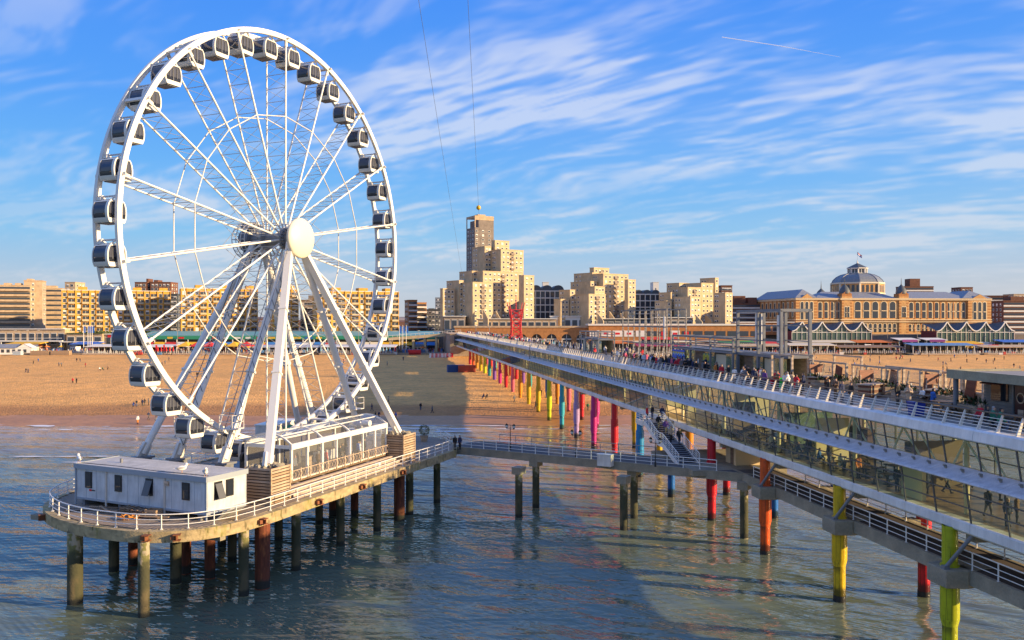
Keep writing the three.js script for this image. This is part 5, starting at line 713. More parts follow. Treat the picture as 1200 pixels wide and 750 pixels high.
{
  const G = 'people inside the glazed storey of the pier', F = 9.31, r = rng(6);
  for (const [px, x, c, pose, a] of [[1086, 3.0, 'navy', 'standing', 3.0], [1052, 1.5, 'black', 'standing', 2.4], [1058, 2.2, 'beige', 'standing', -0.6], [1158, 2.4, 'black', 'walking', 2.2], [1181, 1.8, 'navy', 'standing', 0], [1192, 2.8, 'brown', 'standing', 1], [1172, 6.5, 'red', 'standing', 1], [1135, 7.2, 'black', 'walking', 2], [1006, 1.4, 'orange', 'standing', 0.4], [1000, 2.6, 'black', 'sitting', 0.5], [985, 2.0, 'white', 'sitting', 2], [972, 2.2, 'black', 'standing', 0.4], [960, 1.8, 'blue', 'sitting', 1], [948, 2.6, 'black', 'standing', 0], [935, 1.9, 'navy', 'sitting', 2], [920, 2.4, 'beige', 'standing', 1], [905, 2.0, 'white', 'sitting', 0], [1110, 4.5, 'grey', 'walking', 1], [860, 2.0, 'black', 'walking', 1], [835, 2.3, 'navy', 'standing', 1]]) person(onDeck(px, x, F), a, c, pose, 'behind the lower window panes of the pier', G);
  const S = 'people on the outside staircase'; 
  for (const [x, t, h, c, pose, a] of [[-2.6, 98.8, 8.35, 'purple', 'walking', 0.15], [-3.0, 100.2, 8.75, 'black', 'walking', 0.1], [-2.2, 95.4, 7.66, 'black', 'walking', 0.2], [-2.5, 97.3, 7.66, 'beige', 'walking', 0.1], [-3.0, 104.5, 9.32, 'red', 'standing', 1.0], [-2.0, 105.5, 9.32, 'black', 'standing', -1], [-1.2, 104.2, 9.32, 'navy', 'walking', 0.2]]) person(pw(x, h, t), a, c, pose, h > 9 ? 'on the top landing of the outside staircase' : 'coming down the outside staircase', S);
  const bg = 'people on footbridge and platform'; person(at(533, 527, DECK), 0.6, 'black', 'standing', 'leaning by the footbridge corner railing', bg); person(at(539, 527, DECK), -0.6, 'navy', 'standing', 'leaning by the footbridge corner railing', bg);
  const T = 'people inside the glass tent', tx = (x, z) => V(HUB.x + x * Math.cos(PT) + z * Math.sin(PT), DECK + 1.0, HUB.z - x * Math.sin(PT) + z * Math.cos(PT));
  for (const [x, z, c, pose, a] of [[-0.6, 6.2, 'red', 'standing', 1], [-1.3, 5.8, 'brown', 'standing', 2], [0.4, 4.8, 'black', 'standing', 0], [2.4, 5.8, 'black', 'standing', 1], [3.0, 6.2, 'navy', 'holding', 2], [3.8, 5.2, 'black', 'standing', 0], [5.2, 6.2, 'blue', 'standing', 1], [5.9, 6.0, 'white', 'holding', 0], [7.4, 5.6, 'black', 'standing', 1], [8.3, 6.3, 'brown', 'standing', 0], [-4.8, 5.6, 'grey', 'standing', 0], [10.2, 6.6, 'black', 'standing', 1], [10.7, 6.1, 'grey', 'standing', 0.3]]) person(tx(x, z), PT + a, c, pose, x > 9.3 ? 'between the glass tent and the timber box' : 'queueing inside the glass tent', T);
}

// ------------------------------------------------------------------ things on the upper deck of the pier
{
  const D = 14.82, poster = (c1, c2, c3) => mat('poster_print', [1, 1, 1], { roughness: 0.5, map: tex(128, 64, (u, v) => (v < 0.42 + 0.3 * Math.sin(u * 3.2) ? c1 : v < 0.6 + 0.3 * Math.sin(u * 3.2) ? c3 : c2), true, 1) });
  const green = mat('green_glass', [0.72, 0.80, 0.58], { physical: true, transmission: 0.8, roughness: 0.05, thickness: 0 });
  const kiosk = (label, x0, s0, len, dep, h, nb, lit, extra) => {
    const t = thing('steel_frame_kiosk', label, 'kiosk', pw(x0, D, s0), PA, undefined), st = h > 6 ? 0.3 : 0.22;
    for (let i = 0; i <= nb; i++) for (const x of [0, dep]) obj('post', new B().box(x, h / 2, -len * i / nb, st, h, st), M.grey, t);
    for (const y of [2.7, h]) { for (const x of [0, dep]) obj('beam', new B().box(x, y, -len / 2, st * 0.9, st, len + st), M.grey, t); for (let i = 0; i <= nb; i++) obj('beam', new B().box(dep / 2, y + 0.004, -len * i / nb, dep - st, st, st * 0.9), M.grey, t); }
    for (let i = 0; i < nb; i++) obj('booth_wall', new B().box(dep - 0.25, 1.3, -len * (i + 0.5) / nb, 0.1, 2.5, len / nb - 0.3), i % 2 ? M.woodGrey : M.wood, t); obj('booth_roof', new B().box(dep / 2 + 0.3, 2.85, -len / 2, dep - 0.6, 0.08, len - 0.4), M.grey, t);
    for (let i = 0; i < nb * 2; i += 2) obj('booth_front', new B().box(0.7, 1.2, -len * (i + 1.5) / (nb * 2), 0.08, 2.3, len / (nb * 2) - 0.3), i % 4 ? M.woodDark : mat('cream_board', [0.6, 0.52, 0.36]), t);
    for (let i = 0; i < nb * 2; i += 2) obj('booth_pane', new B().box(0.6, 1.3, -len * (i + 0.5) / (nb * 2), 0.04, 2.4, len / (nb * 2) - 0.12), green, t);
    if (h > 4) for (let k = 1; k < 3; k++) for (const x of [0, dep]) obj('rail', new B().box(x, 2.7 + k * (h - 2.7) / 3, -len / 2, 0.12, 0.12, len), M.grey, t);
    if (extra) extra(t, len, dep, h); return t;
  };
  kiosk('grey steel frame kiosk with blue and yellow poster on the pier deck', 6.0, 100, 21, 3.4, 4.4, 3, 1, (t, len) => { obj('poster', new B().box(-0.1, 1.35, -len + 2.6, 0.06, 2.3, 4.8), poster([0.03, 0.35, 0.75], [0.75, 0.65, 0.1], [0.55, 0.7, 0.8]), t); obj('poster', new B().box(0.5, 1.35, -len * 0.45, 0.06, 1.9, 2.6), poster([0.7, 0.65, 0.08], [0.15, 0.5, 0.5], [0.75, 0.75, 0.3]), t); });
  kiosk('tall two-tier grey steel frame with hanging white screen on the pier deck', 6.6, 89, 11, 3.2, 7.6, 2, 1, (t, len, dep, h) => { obj('screen', new B().box(0.3, h - 2.0, -len * 0.55, 0.12, 3.4, 1.6), M.whiteSteel, t); obj('screen', new B().box(0.3, h - 2.0, -len * 0.1, 0.12, 3.0, 0.8), M.whiteSteel, t); });
  kiosk('small dark steel frame kiosk further along the pier deck', 7.2, 168, 16, 3.2, 4.2, 3, 0);
  // wide light scaffold frame further off
  { const t = thing('open_steel_frame', 'light grey open grid frame rising over the pier deck', 'frame', pw(7.5, D, 128), PA), nx = 7, H = 8.2; for (let i = 0; i <= nx; i++) for (const x of [0, 3]) obj('post', new B().box(x, H / 2, -i * 3.4, 0.16, H, 0.16), M.woodGrey, t); for (const y of [2.8, 5.5, H]) for (const x of [0, 3]) obj('beam', new B().box(x, y, -nx * 1.7, 0.14, 0.16, nx * 3.4), M.woodGrey, t); obj('screen', new B().box(0.1, 5.4, -1.5, 0.14, 3.4, 0.7), M.whiteSteel, t); }
  // timber windbreak frames with leaning panels
  const wb = (px, x, n, h, kind) => { const p = onDeck(px, x, D), t = thing('timber_windbreak', kind ? 'timber windbreak frame with red brown leaning panels on the pier deck' : 'timber windbreak frame with glass panes on the pier deck', 'windbreak', p, PA, 'windbreaks along the far side of the pier deck');
    for (let i = 0; i <= n; i++) obj('post', new B().box(0, h / 2, i * 2.4, 0.2, h, 0.2), M.woodPale, t);
    obj('top_beam', new B().box(0, h + 0.08, n * 1.2, 0.22, 0.16, n * 2.4 + 0.3), M.woodPale, t); obj('mid_beam', new B().box(0, h * 0.42, n * 1.2, 0.14, 0.14, n * 2.4 - 0.2), M.woodPale, t);
    for (let i = 0; i < n; i++) { if (kind && i % 2 === 0) { obj('leaning_panel', new B().box(-0.12, h * 0.5, i * 2.4 + 1.1, 0.08, h * 0.86, 1.1, 0, 0.22), M.woodRed, t); } else { obj('glass_pane', new B().box(0, h * 0.68, i * 2.4 + 1.2, 0.03, h * 0.5, 2.1), clearGlass, t); obj('brace', new B().bar(V(-0.05, 0.1, i * 2.4 + 0.3), V(-0.05, h * 0.95, i * 2.4 + 0.9), 0.16, 0.1, V(1, 0, 0)), M.woodPale, t); } obj('low_panel', new B().box(0.02, h * 0.2, i * 2.4 + 1.2, 0.06, h * 0.34, 2.15), i % 2 ? M.woodPale : M.wood, t); } return t; };
  wb(948, 8.4, 3, 2.4, 1); wb(1000, 9.2, 3, 2.3, 0); wb(1040, 9.6, 3, 2.4, 1); wb(1086, 10.2, 3, 2.3, 0); wb(1128, 10.0, 2, 2.5, 1);
  { const t = thing('timber_portal', 'plain timber goalpost frame standing on the pier deck', 'frame', onDeck(905, 5.4, D), PA); for (const z of [0, 4.4]) obj('post', new B().box(0, 1.5, -z + 4.4, 0.2, 3.0, 0.2), M.woodPale, t); obj('lintel', new B().box(0, 3.05, 2.2, 0.22, 0.16, 4.8), M.woodPale, t); obj('lintel_back', new B().box(2.2, 3.05, 2.2, 0.16, 0.14, 4.8).box(2.2, 1.5, 0, 0.16, 3, 0.16).box(2.2, 1.5, 4.4, 0.16, 3, 0.16), M.woodPale, t); }
  { const t = thing('timber_portal', 'timber goalpost frame beyond the windbreaks of the pier deck', 'frame', onDeck(978, 10.6, D), PA); for (const z of [0, 5]) obj('post', new B().box(0, 1.5, z, 0.18, 3.0, 0.18), M.woodPale, t); obj('lintel', new B().box(0, 3.05, 2.5, 0.2, 0.16, 5.4), M.woodPale, t); }
  // bar hut with overhanging roof
  { const t = thing('bar_hut', 'silvered timber bar hut with overhanging roof and dark porthole door on the pier deck', 'hut', pw(5.6, D, 44.8), PA), L = 14.5;
    for (let k = 0; k < 13; k++) { obj('wall_board', new B().box(1.0, 0.12 + k * 0.215, -L / 2 - 1.0, 0.06, 0.19, L - 3.5), M.woodGrey, t); }
    obj('wall_back', new B().box(2.6, 1.4, -L / 2 - 1.0, 3.1, 2.78, L - 3.6), M.woodDark, t);
    const rf = obj('roof', new B().box(1.6, 2.92, -L / 2, 5.6, 0.16, L), M.woodGrey, t); obj('roof_edge', new B().box(-1.24, 2.86, -L / 2, 0.1, 0.6, L + 0.1).box(1.6, 2.86, -L - 0.02, 5.6, 0.6, 0.1), mat('mossy_board', [0.34, 0.32, 0.22], { map: blotch }), rf);
    obj('roof_post', new B().tube(V(-0.9, 0, -L + 0.4), V(-0.9, 2.82, -L + 0.4), 0.17, 0.17, 14), M.grey, t); obj('roof_post', new B().tube(V(-0.9, 0, -L / 2), V(-0.9, 2.82, -L / 2), 0.17, 0.17, 14), M.grey, t);
    const d = obj('door', new B().box(0.93, 1.15, -10.2, 0.08, 2.3, 1.05), mat('dark_red_door', [0.06, 0.012, 0.012], { roughness: 0.4 }), t); obj('porthole', new B().tube(V(0.86, 1.5, -10.2), V(0.90, 1.5, -10.2), 0.36, 0.36, 20), M.woodPale, d); obj('porthole_glass', new B().tube(V(0.84, 1.5, -10.2), V(0.87, 1.5, -10.2), 0.27, 0.27, 20), M.glassDark, d); obj('door_panel_print', new B().box(0.88, 0.55, -10.2, 0.02, 0.4, 0.5), M.woodPale, d);
    obj('hatch', new B().box(0.95, 1.75, -12.2, 0.08, 1.2, 1.6), M.glassDark, t); obj('hatch_awning', new B().box(0.6, 2.42, -12.2, 0.9, 0.06, 1.9, 0, 0, 0.3), M.woodRed, t); obj('door_frame', new B().box(0.93, 1.2, -9.5, 0.12, 2.4, 0.14).box(0.93, 1.2, -10.9, 0.12, 2.4, 0.14), M.grey, t); }
  // picnic tables
  const tb = thing('picnic_table', 'brown timber picnic table with benches on the pier deck', 'table', V(0, 0, 0), PA, 'picnic tables on the pier deck');
  for (let i = 0; i < 4; i++) obj('top_board', new B().box(-0.33 + i * 0.22, 0.75, 0, 0.2, 0.05, 1.9), M.woodDark, tb); for (const s of [-0.75, 0.75]) { obj('bench', new B().box(s, 0.45, 0, 0.28, 0.05, 1.9), M.woodDark, tb); obj('leg', new B().bar(V(-0.55, 0, s), V(-0.15, 0.73, s), 0.09, 0.09).bar(V(0.55, 0, s), V(0.15, 0.73, s), 0.09, 0.09).box(0, 0.42, s, 1.6, 0.08, 0.07), M.woodDark, tb); }
  tb.position.copy(onDeck(1085, 7.1, D)); for (const [px, x] of [[1108, 5.2], [1118, 8.0], [1128, 4.0], [1066, 8.2], [1098, 3.6], [1180, 3.6], [915, 7], [930, 6]]) copy(tb, onDeck(px, x, D), PA + x * 0.05);
  const stl = thing('standing_table', 'tall round bar table with a red bottle on the pier deck', 'table', onDeck(1120, 6.4, D)); obj('top', new B().tube(V(0, 1.08, 0), V(0, 1.14, 0), 0.42, 0.42, 18), M.woodDark, stl); obj('stem', new B().tube(V(0, 0.05, 0), V(0, 1.08, 0), 0.05, 0.05, 8).tube(V(0, 0, 0), V(0, 0.05, 0), 0.32, 0.3, 16), M.dark, stl);
  const bt = thing('bottle', 'small red bottle on the tall bar table', 'bottle', onDeck(1120, 6.4, D + 1.14)); obj('body', new B().tube(V(0, 0, 0), V(0, 0.2, 0), 0.05, 0.05, 10).tube(V(0, 0.2, 0), V(0, 0.32, 0), 0.045, 0.02, 10), M.red, bt); obj('cap', new B().tube(V(0, 0.32, 0), V(0, 0.36, 0), 0.024, 0.024, 8), M.white, bt);
  // timber planters and counters along the deck
  { const r = rng(88), tp = thing('timber_planter', 'low pale timber planter box on the pier deck', 'planter', V(0, 0, 0), PA, 'timber planters on the pier deck'); for (let k = 0; k < 4; k++) obj('board', new B().box(0, 0.12 + k * 0.22, 0, 0.9, 0.19, 2.2), k % 2 ? M.wood : M.woodPale, tp); const b = new B(); for (let i = 0; i < 160; i++) { const p = V((r() - 0.5) * 0.9, 0.85 + r() * 0.55, (r() - 0.5) * 2.2), a = V(r() - 0.5, r() - 0.2, r() - 0.5).multiplyScalar(0.3), d = V(r() - 0.5, r() - 0.5, r() - 0.5).multiplyScalar(0.2); b.tri(p.clone().sub(a), p.clone().add(d), p.clone().add(a), V(0, 1, 0), V(0, 1, 0), V(0, 1, 0), [0, 0], [1, 0], [1, 1]); } obj('plants', b, M.leaf, tp); tp.position.copy(onDeck(1010, 7.6, D)); for (const [px, x] of [[955, 6.4], [985, 7.8], [1036, 8.2], [1060, 7.0], [1140, 4.6], [1112, 7.6], [890, 5.2]]) copy(tp, onDeck(px, x, D), PA + (r() - 0.5) * 0.3);
    for (const [px, x, lb] of [[962, 7.2, 'brown timber drinks counter beside the first windbreak'], [1022, 6.8, 'brown timber drinks counter between the windbreaks'], [1100, 8.8, 'brown timber drinks counter behind the picnic tables']]) { const t = thing('timber_counter', lb, 'counter', onDeck(px, x, D), PA + 0.5); for (let k = 0; k < 5; k++) obj('board', new B().box(0, 0.12 + k * 0.21, 0, 2.6, 0.19, 1.0), k % 2 ? M.wood : M.woodRed, t); obj('top', new B().box(0, 1.12, 0, 2.9, 0.08, 1.2), M.woodPale, t); obj('sign_panel', new B().box(0, 1.9, -0.5, 2.2, 0.8, 0.06), M.woodRed, t); obj('sign_posts', new B().box(-1.0, 1.5, -0.45, 0.08, 0.8, 0.08).box(1.0, 1.5, -0.45, 0.08, 0.8, 0.08), M.woodPale, t); } }
  // bins
  const bin = (label, p, c) => { const t = thing('bin', label, 'bin', p, PA); t.scale.setScalar(0.72); const m = mat('bin_plastic', c, { roughness: 0.4 }); obj('body', new B().hexa([V(-0.5, 0, -0.45), V(0.5, 0, -0.45), V(0.62, 1.25, -0.55), V(-0.62, 1.25, -0.55), V(-0.5, 0, 0.45), V(0.5, 0, 0.45), V(0.62, 1.25, 0.55), V(-0.62, 1.25, 0.55)]), m, t); obj('lid', new B().box(0, 1.3, 0, 1.32, 0.09, 1.2), m, t); };
  bin('dark blue wheeled bin behind the pier balustrade', onDeck(1074, 1.9, D), [0.015, 0.04, 0.3]); bin('bright green bin behind the pier balustrade', onDeck(914, 3.6, D), [0.02, 0.62, 0.06]); bin('blue bin among the crowd on the pier deck', onDeck(768, 3.2, D), [0.02, 0.12, 0.6]); bin('bright blue bin among the crowd on the pier deck', onDeck(775, 3.4, D), [0.02, 0.2, 0.7]);
  // slim flag masts on the ledge
  const mast = thing('mast', 'slim grey mast rising from the pier ledge', 'mast', V(0, 0, 0), 0, 'masts along the pier ledge'); obj('pole', new B().tube(V(0, 0, 0), V(0, 4.4, 0), 0.09, 0.07, 8), M.woodGrey, mast); obj('base', new B().tube(V(0, 0, 0), V(0, 0.15, 0), 0.2, 0.2, 10), M.grey, mast);
  mast.position.copy(onDeck(682, 0.1, 12.15)); copy(mast, onDeck(621, 0.1, 12.15)); copy(mast, onDeck(571, 0.1, 12.15));
  // red lattice tower at the beach end
  { const t = thing('lattice_tower', 'red steel lattice tower at the beach end of the pier', 'tower', pw(6.0, D, 266), PA), H = 13; const w = f => 2.7 - 0.8 * Math.sin(Math.PI * Math.min(1, f * 1.05)); for (let i = 0; i < 5; i++) { const f = i / 5, g = (i + 1) / 5, b = new B(); const c = (f, k) => { const a = k * Math.PI / 2 + Math.PI / 4; return V(w(f) * Math.cos(a), f * H * 0.75, w(f) * Math.sin(a)); }; for (let k = 0; k < 4; k++) b.tube(c(f, k), c(g, k), 0.15, 0.15, 6).tube(c(f, k), c(g, k + 1), 0.09, 0.09, 5).tube(c(f, k + 1), c(g, k), 0.09, 0.09, 5).tube(c(g, k), c(g, k + 1), 0.1, 0.1, 5); obj('lattice_stage', b, M.red, t); } for (let k = 0; k < 4; k++) { const a = k * Math.PI / 2 + Math.PI / 4; obj('arm', new B().tube(V(w(1) * Math.cos(a), H * 0.75, w(1) * Math.sin(a)), V(3.4 * Math.cos(a), H * 0.92, 3.4 * Math.sin(a)), 0.12, 0.12, 6), M.red, t); } obj('spire', new B().tube(V(0, H * 0.75, 0), V(0, H * 1.15, 0), 0.16, 0.05, 6), M.red, t); }
  // zip-line cables with a marker ball
  const cable = (label, a, b, sag, r) => { const pts = []; for (let i = 0; i <= 60; i++) { const f = Math.pow(i / 60, 1.6), p = a.clone().lerp(b, f); p.y -= sag * 4 * f * (1 - f); pts.push(p); } const o = obj('zip_line_cable', new B().path(pts, r, 5), M.grey); tag(o, label, 'cable'); return pts; };
  const c1 = atZ(488, 12, EYE + 4.7), c2 = atZ(547.5, 12, EYE + 4.7);
  cable('thin dark zip-line cable without a ball', c1, atZ(560, 380, 19.2), 6, 0.0034);
  const pts = cable('thin dark zip-line cable carrying a yellow ball', c2, atZ(571, 380, 19.2), 6, 0.0034);
  let best = pts[0]; for (const p of pts) { const y = 375 - (p.y - EYE) / -p.z * 1000; if (Math.abs(y - 246) < Math.abs(375 - (best.y - EYE) / -best.z * 1000 - 246)) best = p; }
  const ball = thing('marker_ball', 'yellow marker ball on the zip-line cable above the tower block', 'marker ball', best); { const rr = -best.z * 0.0027; obj('sphere', new THREE.SphereGeometry(rr, 24, 16), mat('yellow_plastic', [0.75, 0.40, 0.01], { roughness: 0.4 }), ball); obj('clamp', new B().tube(V(0, -rr * 1.15, 0), V(0, rr * 1.15, 0), rr * 0.15, rr * 0.15, 8), M.dark, ball); }
}
{ // where the cables end
  const t = thing('landing_gantry', 'small steel gantry where the zip-line cables land on the pier', 'gantry', atZ(565.5, 380, 14.82), 0);
  for (const x of [-3, 3]) obj('post', new B().tube(V(x, 0, 0), V(x, 4.5, 0), 0.15, 0.12, 8), M.grey, t); obj('beam', new B().box(0, 4.4, 0, 6.4, 0.25, 0.25), M.grey, t); obj('brace', new B().tube(V(-3, 3, 0), V(-1.6, 4.3, 0), 0.08, 0.08, 6).tube(V(3, 3, 0), V(1.6, 4.3, 0), 0.08, 0.08, 6), M.grey, t);
}
{ // vapour trail, high and far
  const Z = 9000, p = (px, py) => V((px - 600) / 1000 * Z, EYE + (375 - py) / 1000 * Z, -Z), o = obj('cloud_vapour_trail', new B().tube(p(846, 43.5), p(915, 54), 4.5, 4, 8).tube(p(915, 54), p(985, 67), 4, 1, 8), mat('vapour', [0.9, 0.9, 0.92], { roughness: 1, transparent: true, opacity: 0.5 })); tag(o, 'thin white vapour trail of an aircraft across the blue sky', 'vapour trail');
}

// ------------------------------------------------------------------ the town behind the beach
const GND = 13.4;
const TM = {
  ochre: mat('ochre_render', [0.74, 0.39, 0.06], { map: rep(blotch, 1 / 14), roughness: 0.85 }),
  sandst: mat('sand_concrete', [0.60, 0.46, 0.27], { map: rep(streaky, 1 / 16), roughness: 0.85 }), beige: mat('beige_render', [0.58, 0.42, 0.26], { map: rep(blotch, 1 / 12), roughness: 0.85 }),
  taupe: mat('taupe_concrete', [0.34, 0.27, 0.21], { map: rep(blotch, 1 / 12), roughness: 0.85 }), brick: mat('brown_brick', [0.20, 0.085, 0.05], { map: rep(blotch, 1 / 9), roughness: 0.9 }), orangeBrick: mat('orange_brick', [0.50, 0.22, 0.075], { map: rep(blotch, 1 / 9), roughness: 0.9 }),
  pale: mat('pale_frame', [0.70, 0.67, 0.60], { roughness: 0.7 }), win: mat('far_window', [0.05, 0.06, 0.075], { physical: true, roughness: 0.08 }), slate: mat('slate_roof', [0.085, 0.10, 0.11], { roughness: 0.6, map: rep(streaky, 1 / 6) }), zinc: mat('blue_zinc_roof', [0.25, 0.27, 0.30], { roughness: 0.5, map: rep(streaky, 1 / 6) }), gravel: mat('roof_gravel', [0.30, 0.27, 0.23], { roughness: 0.95 }), green: mat('green_band', [0.03, 0.26, 0.14], { roughness: 0.6 }), teal: mat('teal_roof', [0.14, 0.34, 0.36], { roughness: 0.55 }), tan: mat('tan_stone', [0.66, 0.37, 0.14], { roughness: 0.85, map: rep(blotch, 1 / 10) }), hedge: mat('hedge', [0.09, 0.12, 0.03], { roughness: 0.95, map: blotch }),
};
// window rows on a face: axes o (corner), u (along), face normal n
let wseed = 7; const wr = rng(404);
function winRows(fr, pn, o, u, n, x0, x1, y0, y1, nx, ny, w, h, sill = 0) {
  const ang = Math.atan2(-u.z, u.x);
  for (let j = 0; j < ny; j++) for (let i = 0; i < nx; i++) { const c = o.clone().addScaledVector(u, x0 + (x1 - x0) * (i + 0.5) / nx).addScaledVector(n, 0.04); c.y = y0 + (y1 - y0) * (j + 0.5) / ny; fr.box(c.x, c.y, c.z, w + 0.32, h + 0.32, 0.12, ang); c.addScaledVector(n, 0.05); pn.box(c.x, c.y, c.z, w, h, 0.10, ang); const q = wr(); if (q < 0.42) { const bh = q < 0.1 ? h * 0.96 : h * (0.2 + q); c.addScaledVector(n, 0.03); fr.box(c.x, c.y + (h - bh) / 2, c.z, w * 0.98, bh, 0.08, ang); } if (sill) { c.addScaledVector(n, 0.1); fr.box(c.x, c.y - h / 2 - 0.2, c.z, w + 0.8, 0.2, 0.5, ang); } }
}
function balconies(b, o, u, n, x0, x1, y0, y1, ny, dep = 1.3) { const ang = Math.atan2(-u.z, u.x); for (let j = 0; j < ny; j++) { const c = o.clone().addScaledVector(u, (x0 + x1) / 2).addScaledVector(n, dep / 2); const y = y0 + (y1 - y0) * j / ny; b.box(c.x, y + 0.1, c.z, x1 - x0, 0.2, dep, ang); c.addScaledVector(n, dep / 2); b.box(c.x, y + 0.6, c.z, x1 - x0, 0.9, 0.08, ang); } }
const FX = V(1, 0, 0), FZ = V(0, 0, 1), BX = V(-1, 0, 0), BZ = V(0, 0, -1);
const parts = (t, list) => { for (const [n, b, m, st] of list) if (b.p.length) { const o = obj(n, b, m, t); if (st) stuff(o); } };
// ochre apartment blocks: corner pixel, distance, length, roof height, turn
function apartments(label, px, Z, L, top, turn, dep = 13, base = GND) {
  const t = thing('apartment_block', label, 'apartment building', atZ(px, Z, base), turn), H = top - base, w = new B(), fr = new B(), pn = new B(), ba = new B(), rf = new B();
  w.span(0, L, 0, H, -dep, 0);
  const nb = Math.round(L / 7.4), bw = L / nb, nf = Math.round(H / 3.4);
  for (let i = 0; i < nb; i++) {
    const x = i * bw; winRows(fr, pn, V(x, 0, 0), FX, FZ, 0.2, bw * 0.42, 1.0, H - 0.8, 1, nf, 1.5, 1.9);
    w.span(x + bw * 0.42, x + bw * 0.46, 0, H + 0.3, 0.01, 0.5); w.span(x + bw * 0.96, x + bw, 0, H + 0.3, 0.01, 0.5);
    const y = k => 1.0 + (H - 1.8) * k / nf; for (let k = 0; k < nf; k++) { pn.span(x + bw * 0.48, x + bw * 0.94, y(k) + 0.7, y(k) + 2.5, 0.02, 0.10); fr.span(x + bw * 0.70, x + bw * 0.72, y(k) + 0.7, y(k) + 2.5, 0.11, 0.16); ba.span(x + bw * 0.47, x + bw * 0.95, y(k) - 0.15, y(k) + 0.05, 0.02, 1.25); ba.span(x + bw * 0.47, x + bw * 0.95, y(k) + 0.05, y(k) + 0.95, 1.17, 1.25); }
    if (i % 2) rf.span(x + 1, x + bw - 1.5, H, H + 2.2, -dep + 2, -4); 
  }
  winRows(fr, pn, V(0, 0, 0), BZ, BX, 2, dep - 2, 1.0, H - 0.8, 2, nf, 1.2, 1.6);
  fr.span(-0.2, L + 0.2, H, H + 0.35, -0.3, 0.35);
  parts(t, [['wall', w, TM.ochre], ['window_frames', fr, TM.pale, 1], ['window_panes', pn, TM.win, 1], ['balconies', ba, TM.sandst, 1], ['roof_houses', rf, TM.ochre]]);
  return t;
}
apartments('ochre apartment block with a brown end wall seen left of the wheel hub and rim', 72, 470, 56, 37.8, 0.43); scene.children[scene.children.length - 1].userData.label = 'ochre apartment block next to the beige balcony tower';
apartments('ochre apartment block with a dark passage beside it, behind the wheel spokes', 212, 470, 41, 38.8, 0.43);
apartments('narrow ochre apartment block in the middle of the row behind the wheel hub legs', 320, 476, 14, 38.6, 0.43);
apartments('long ochre apartment block at the stepped-tower end of the row', 372, 466, 46, 37.2, 0.43);
// generic slab blocks
function block(name, label, px0, px1, Z, top, m, o = {}) {
  const X0 = (px0 - 600) / 1000 * Z, X1 = (px1 - 600) / 1000 * Z, W = X1 - X0, base = o.base ?? GND, H = 21.4 + (375 - top) / 1000 * Z - base, dep = o.dep ?? 14;
  const t = thing(name, label, 'building', V(X0, base, -Z), o.turn || 0), w = new B().span(0, W, 0, H, -dep, 0), fr = new B(), pn = new B(), ba = new B(), rf = new B();
  const nf = o.nf ?? Math.max(1, Math.round(H / 3.1)), nx = o.nx ?? Math.max(1, Math.round(W / 4));
  if (o.bands) { for (let k = 0; k < nf; k++) { const y = H * k / nf; pn.span(0.3, W - 0.3, y + 1.2, y + 2.4, 0.01, 0.09); ba.span(0, W, y - 0.05, y + 0.9, 0.02, o.bal ? 1.4 : 0.25); } } else winRows(fr, pn, V(0, 0, 0), FX, FZ, 0.6, W - 0.6, 0.6, H - 0.6, nx, nf, o.ww ?? 1.5, o.wh ?? 1.5);
  if (o.side !== false) winRows(fr, pn, V(0, 0, 0), BZ, BX, 1, dep - 1, 0.6, H - 0.6, 3, nf, 1.2, 1.4);
  winRows(fr, pn, V(W, 0, 0), BZ, FX, 1, dep - 1, 0.6, H - 0.6, 3, nf, 1.2, 1.4);
  rf.span(-0.2, W + 0.2, H, H + 0.4, -dep - 0.2, 0.2); for (const [a, b, h] of o.roof || []) rf.span(W * a, W * b, H + 0.4, H + h, -dep * 0.8, -dep * 0.2);
  parts(t, [['wall', w, m], ['window_frames', fr, o.fm || TM.pale, 1], ['window_panes', pn, TM.win, 1], ['balconies', ba, o.bm || TM.pale, 1], ['roof', rf, o.rm || m]]);
  return t;
}
block('apartment_building', 'beige apartment building with stacked balconies at the end of the seafront', -30, 28, 500, 334, TM.beige, { bands: 1, bal: 1, turn: 0.35, bm: TM.beige, roof: [[0.1, 0.3, 2], [0.5, 0.6, 1.6], [0.7, 0.8, 1.6]] });
block('stair_tower', 'plain beige stair tower between balcony building and ochre block', 28, 47, 512, 329, TM.beige, { nx: 1, ww: 0.8, turn: 0.35, roof: [[0.1, 0.4, 1.4]] });
block('apartment_building', 'grey brown apartment building with recessed balconies behind the stair tower', 46, 70, 540, 338, TM.beige, { bands: 1, turn: 0.35, bm: TM.beige, roof: [[0.2, 0.7, 2]] });
block('tower_block', 'pale square roof block above the ochre apartments', 76, 88, 600, 331, TM.beige, { nx: 2 });
block('tower_block', 'dark brown tower block with a taller lift shaft behind the ochre row', 158, 172, 640, 331, TM.brick, { nx: 3, roof: [[0.82, 1.0, 3]] }); block('tower_block', 'dark brown tower block beside the taller lift shaft', 176, 200, 640, 331, TM.brick, { nx: 5, roof: [[0.1, 0.3, 2]] });
block('infill_house', 'dark blue grey house squeezed between the two ochre blocks', 199, 208, 520, 345, TM.slate, { nx: 2 });
block('infill_house', 'grey house with white roof block seen between wheel legs', 352, 368, 500, 352, TM.taupe, { nx: 4, roof: [[0.5, 0.9, 3]] });
block('apartment_building', 'white and orange apartment building with stepped balconies behind the ochre row end', 479, 489, 520, 352, TM.orangeBrick, { bands: 1, bal: 1, turn: 0.3 }); block('apartment_building', 'orange brick apartment building with white balconies next to the low dark houses', 488, 500, 540, 355, TM.orangeBrick, { bands: 1, bal: 1, turn: 0.3 });
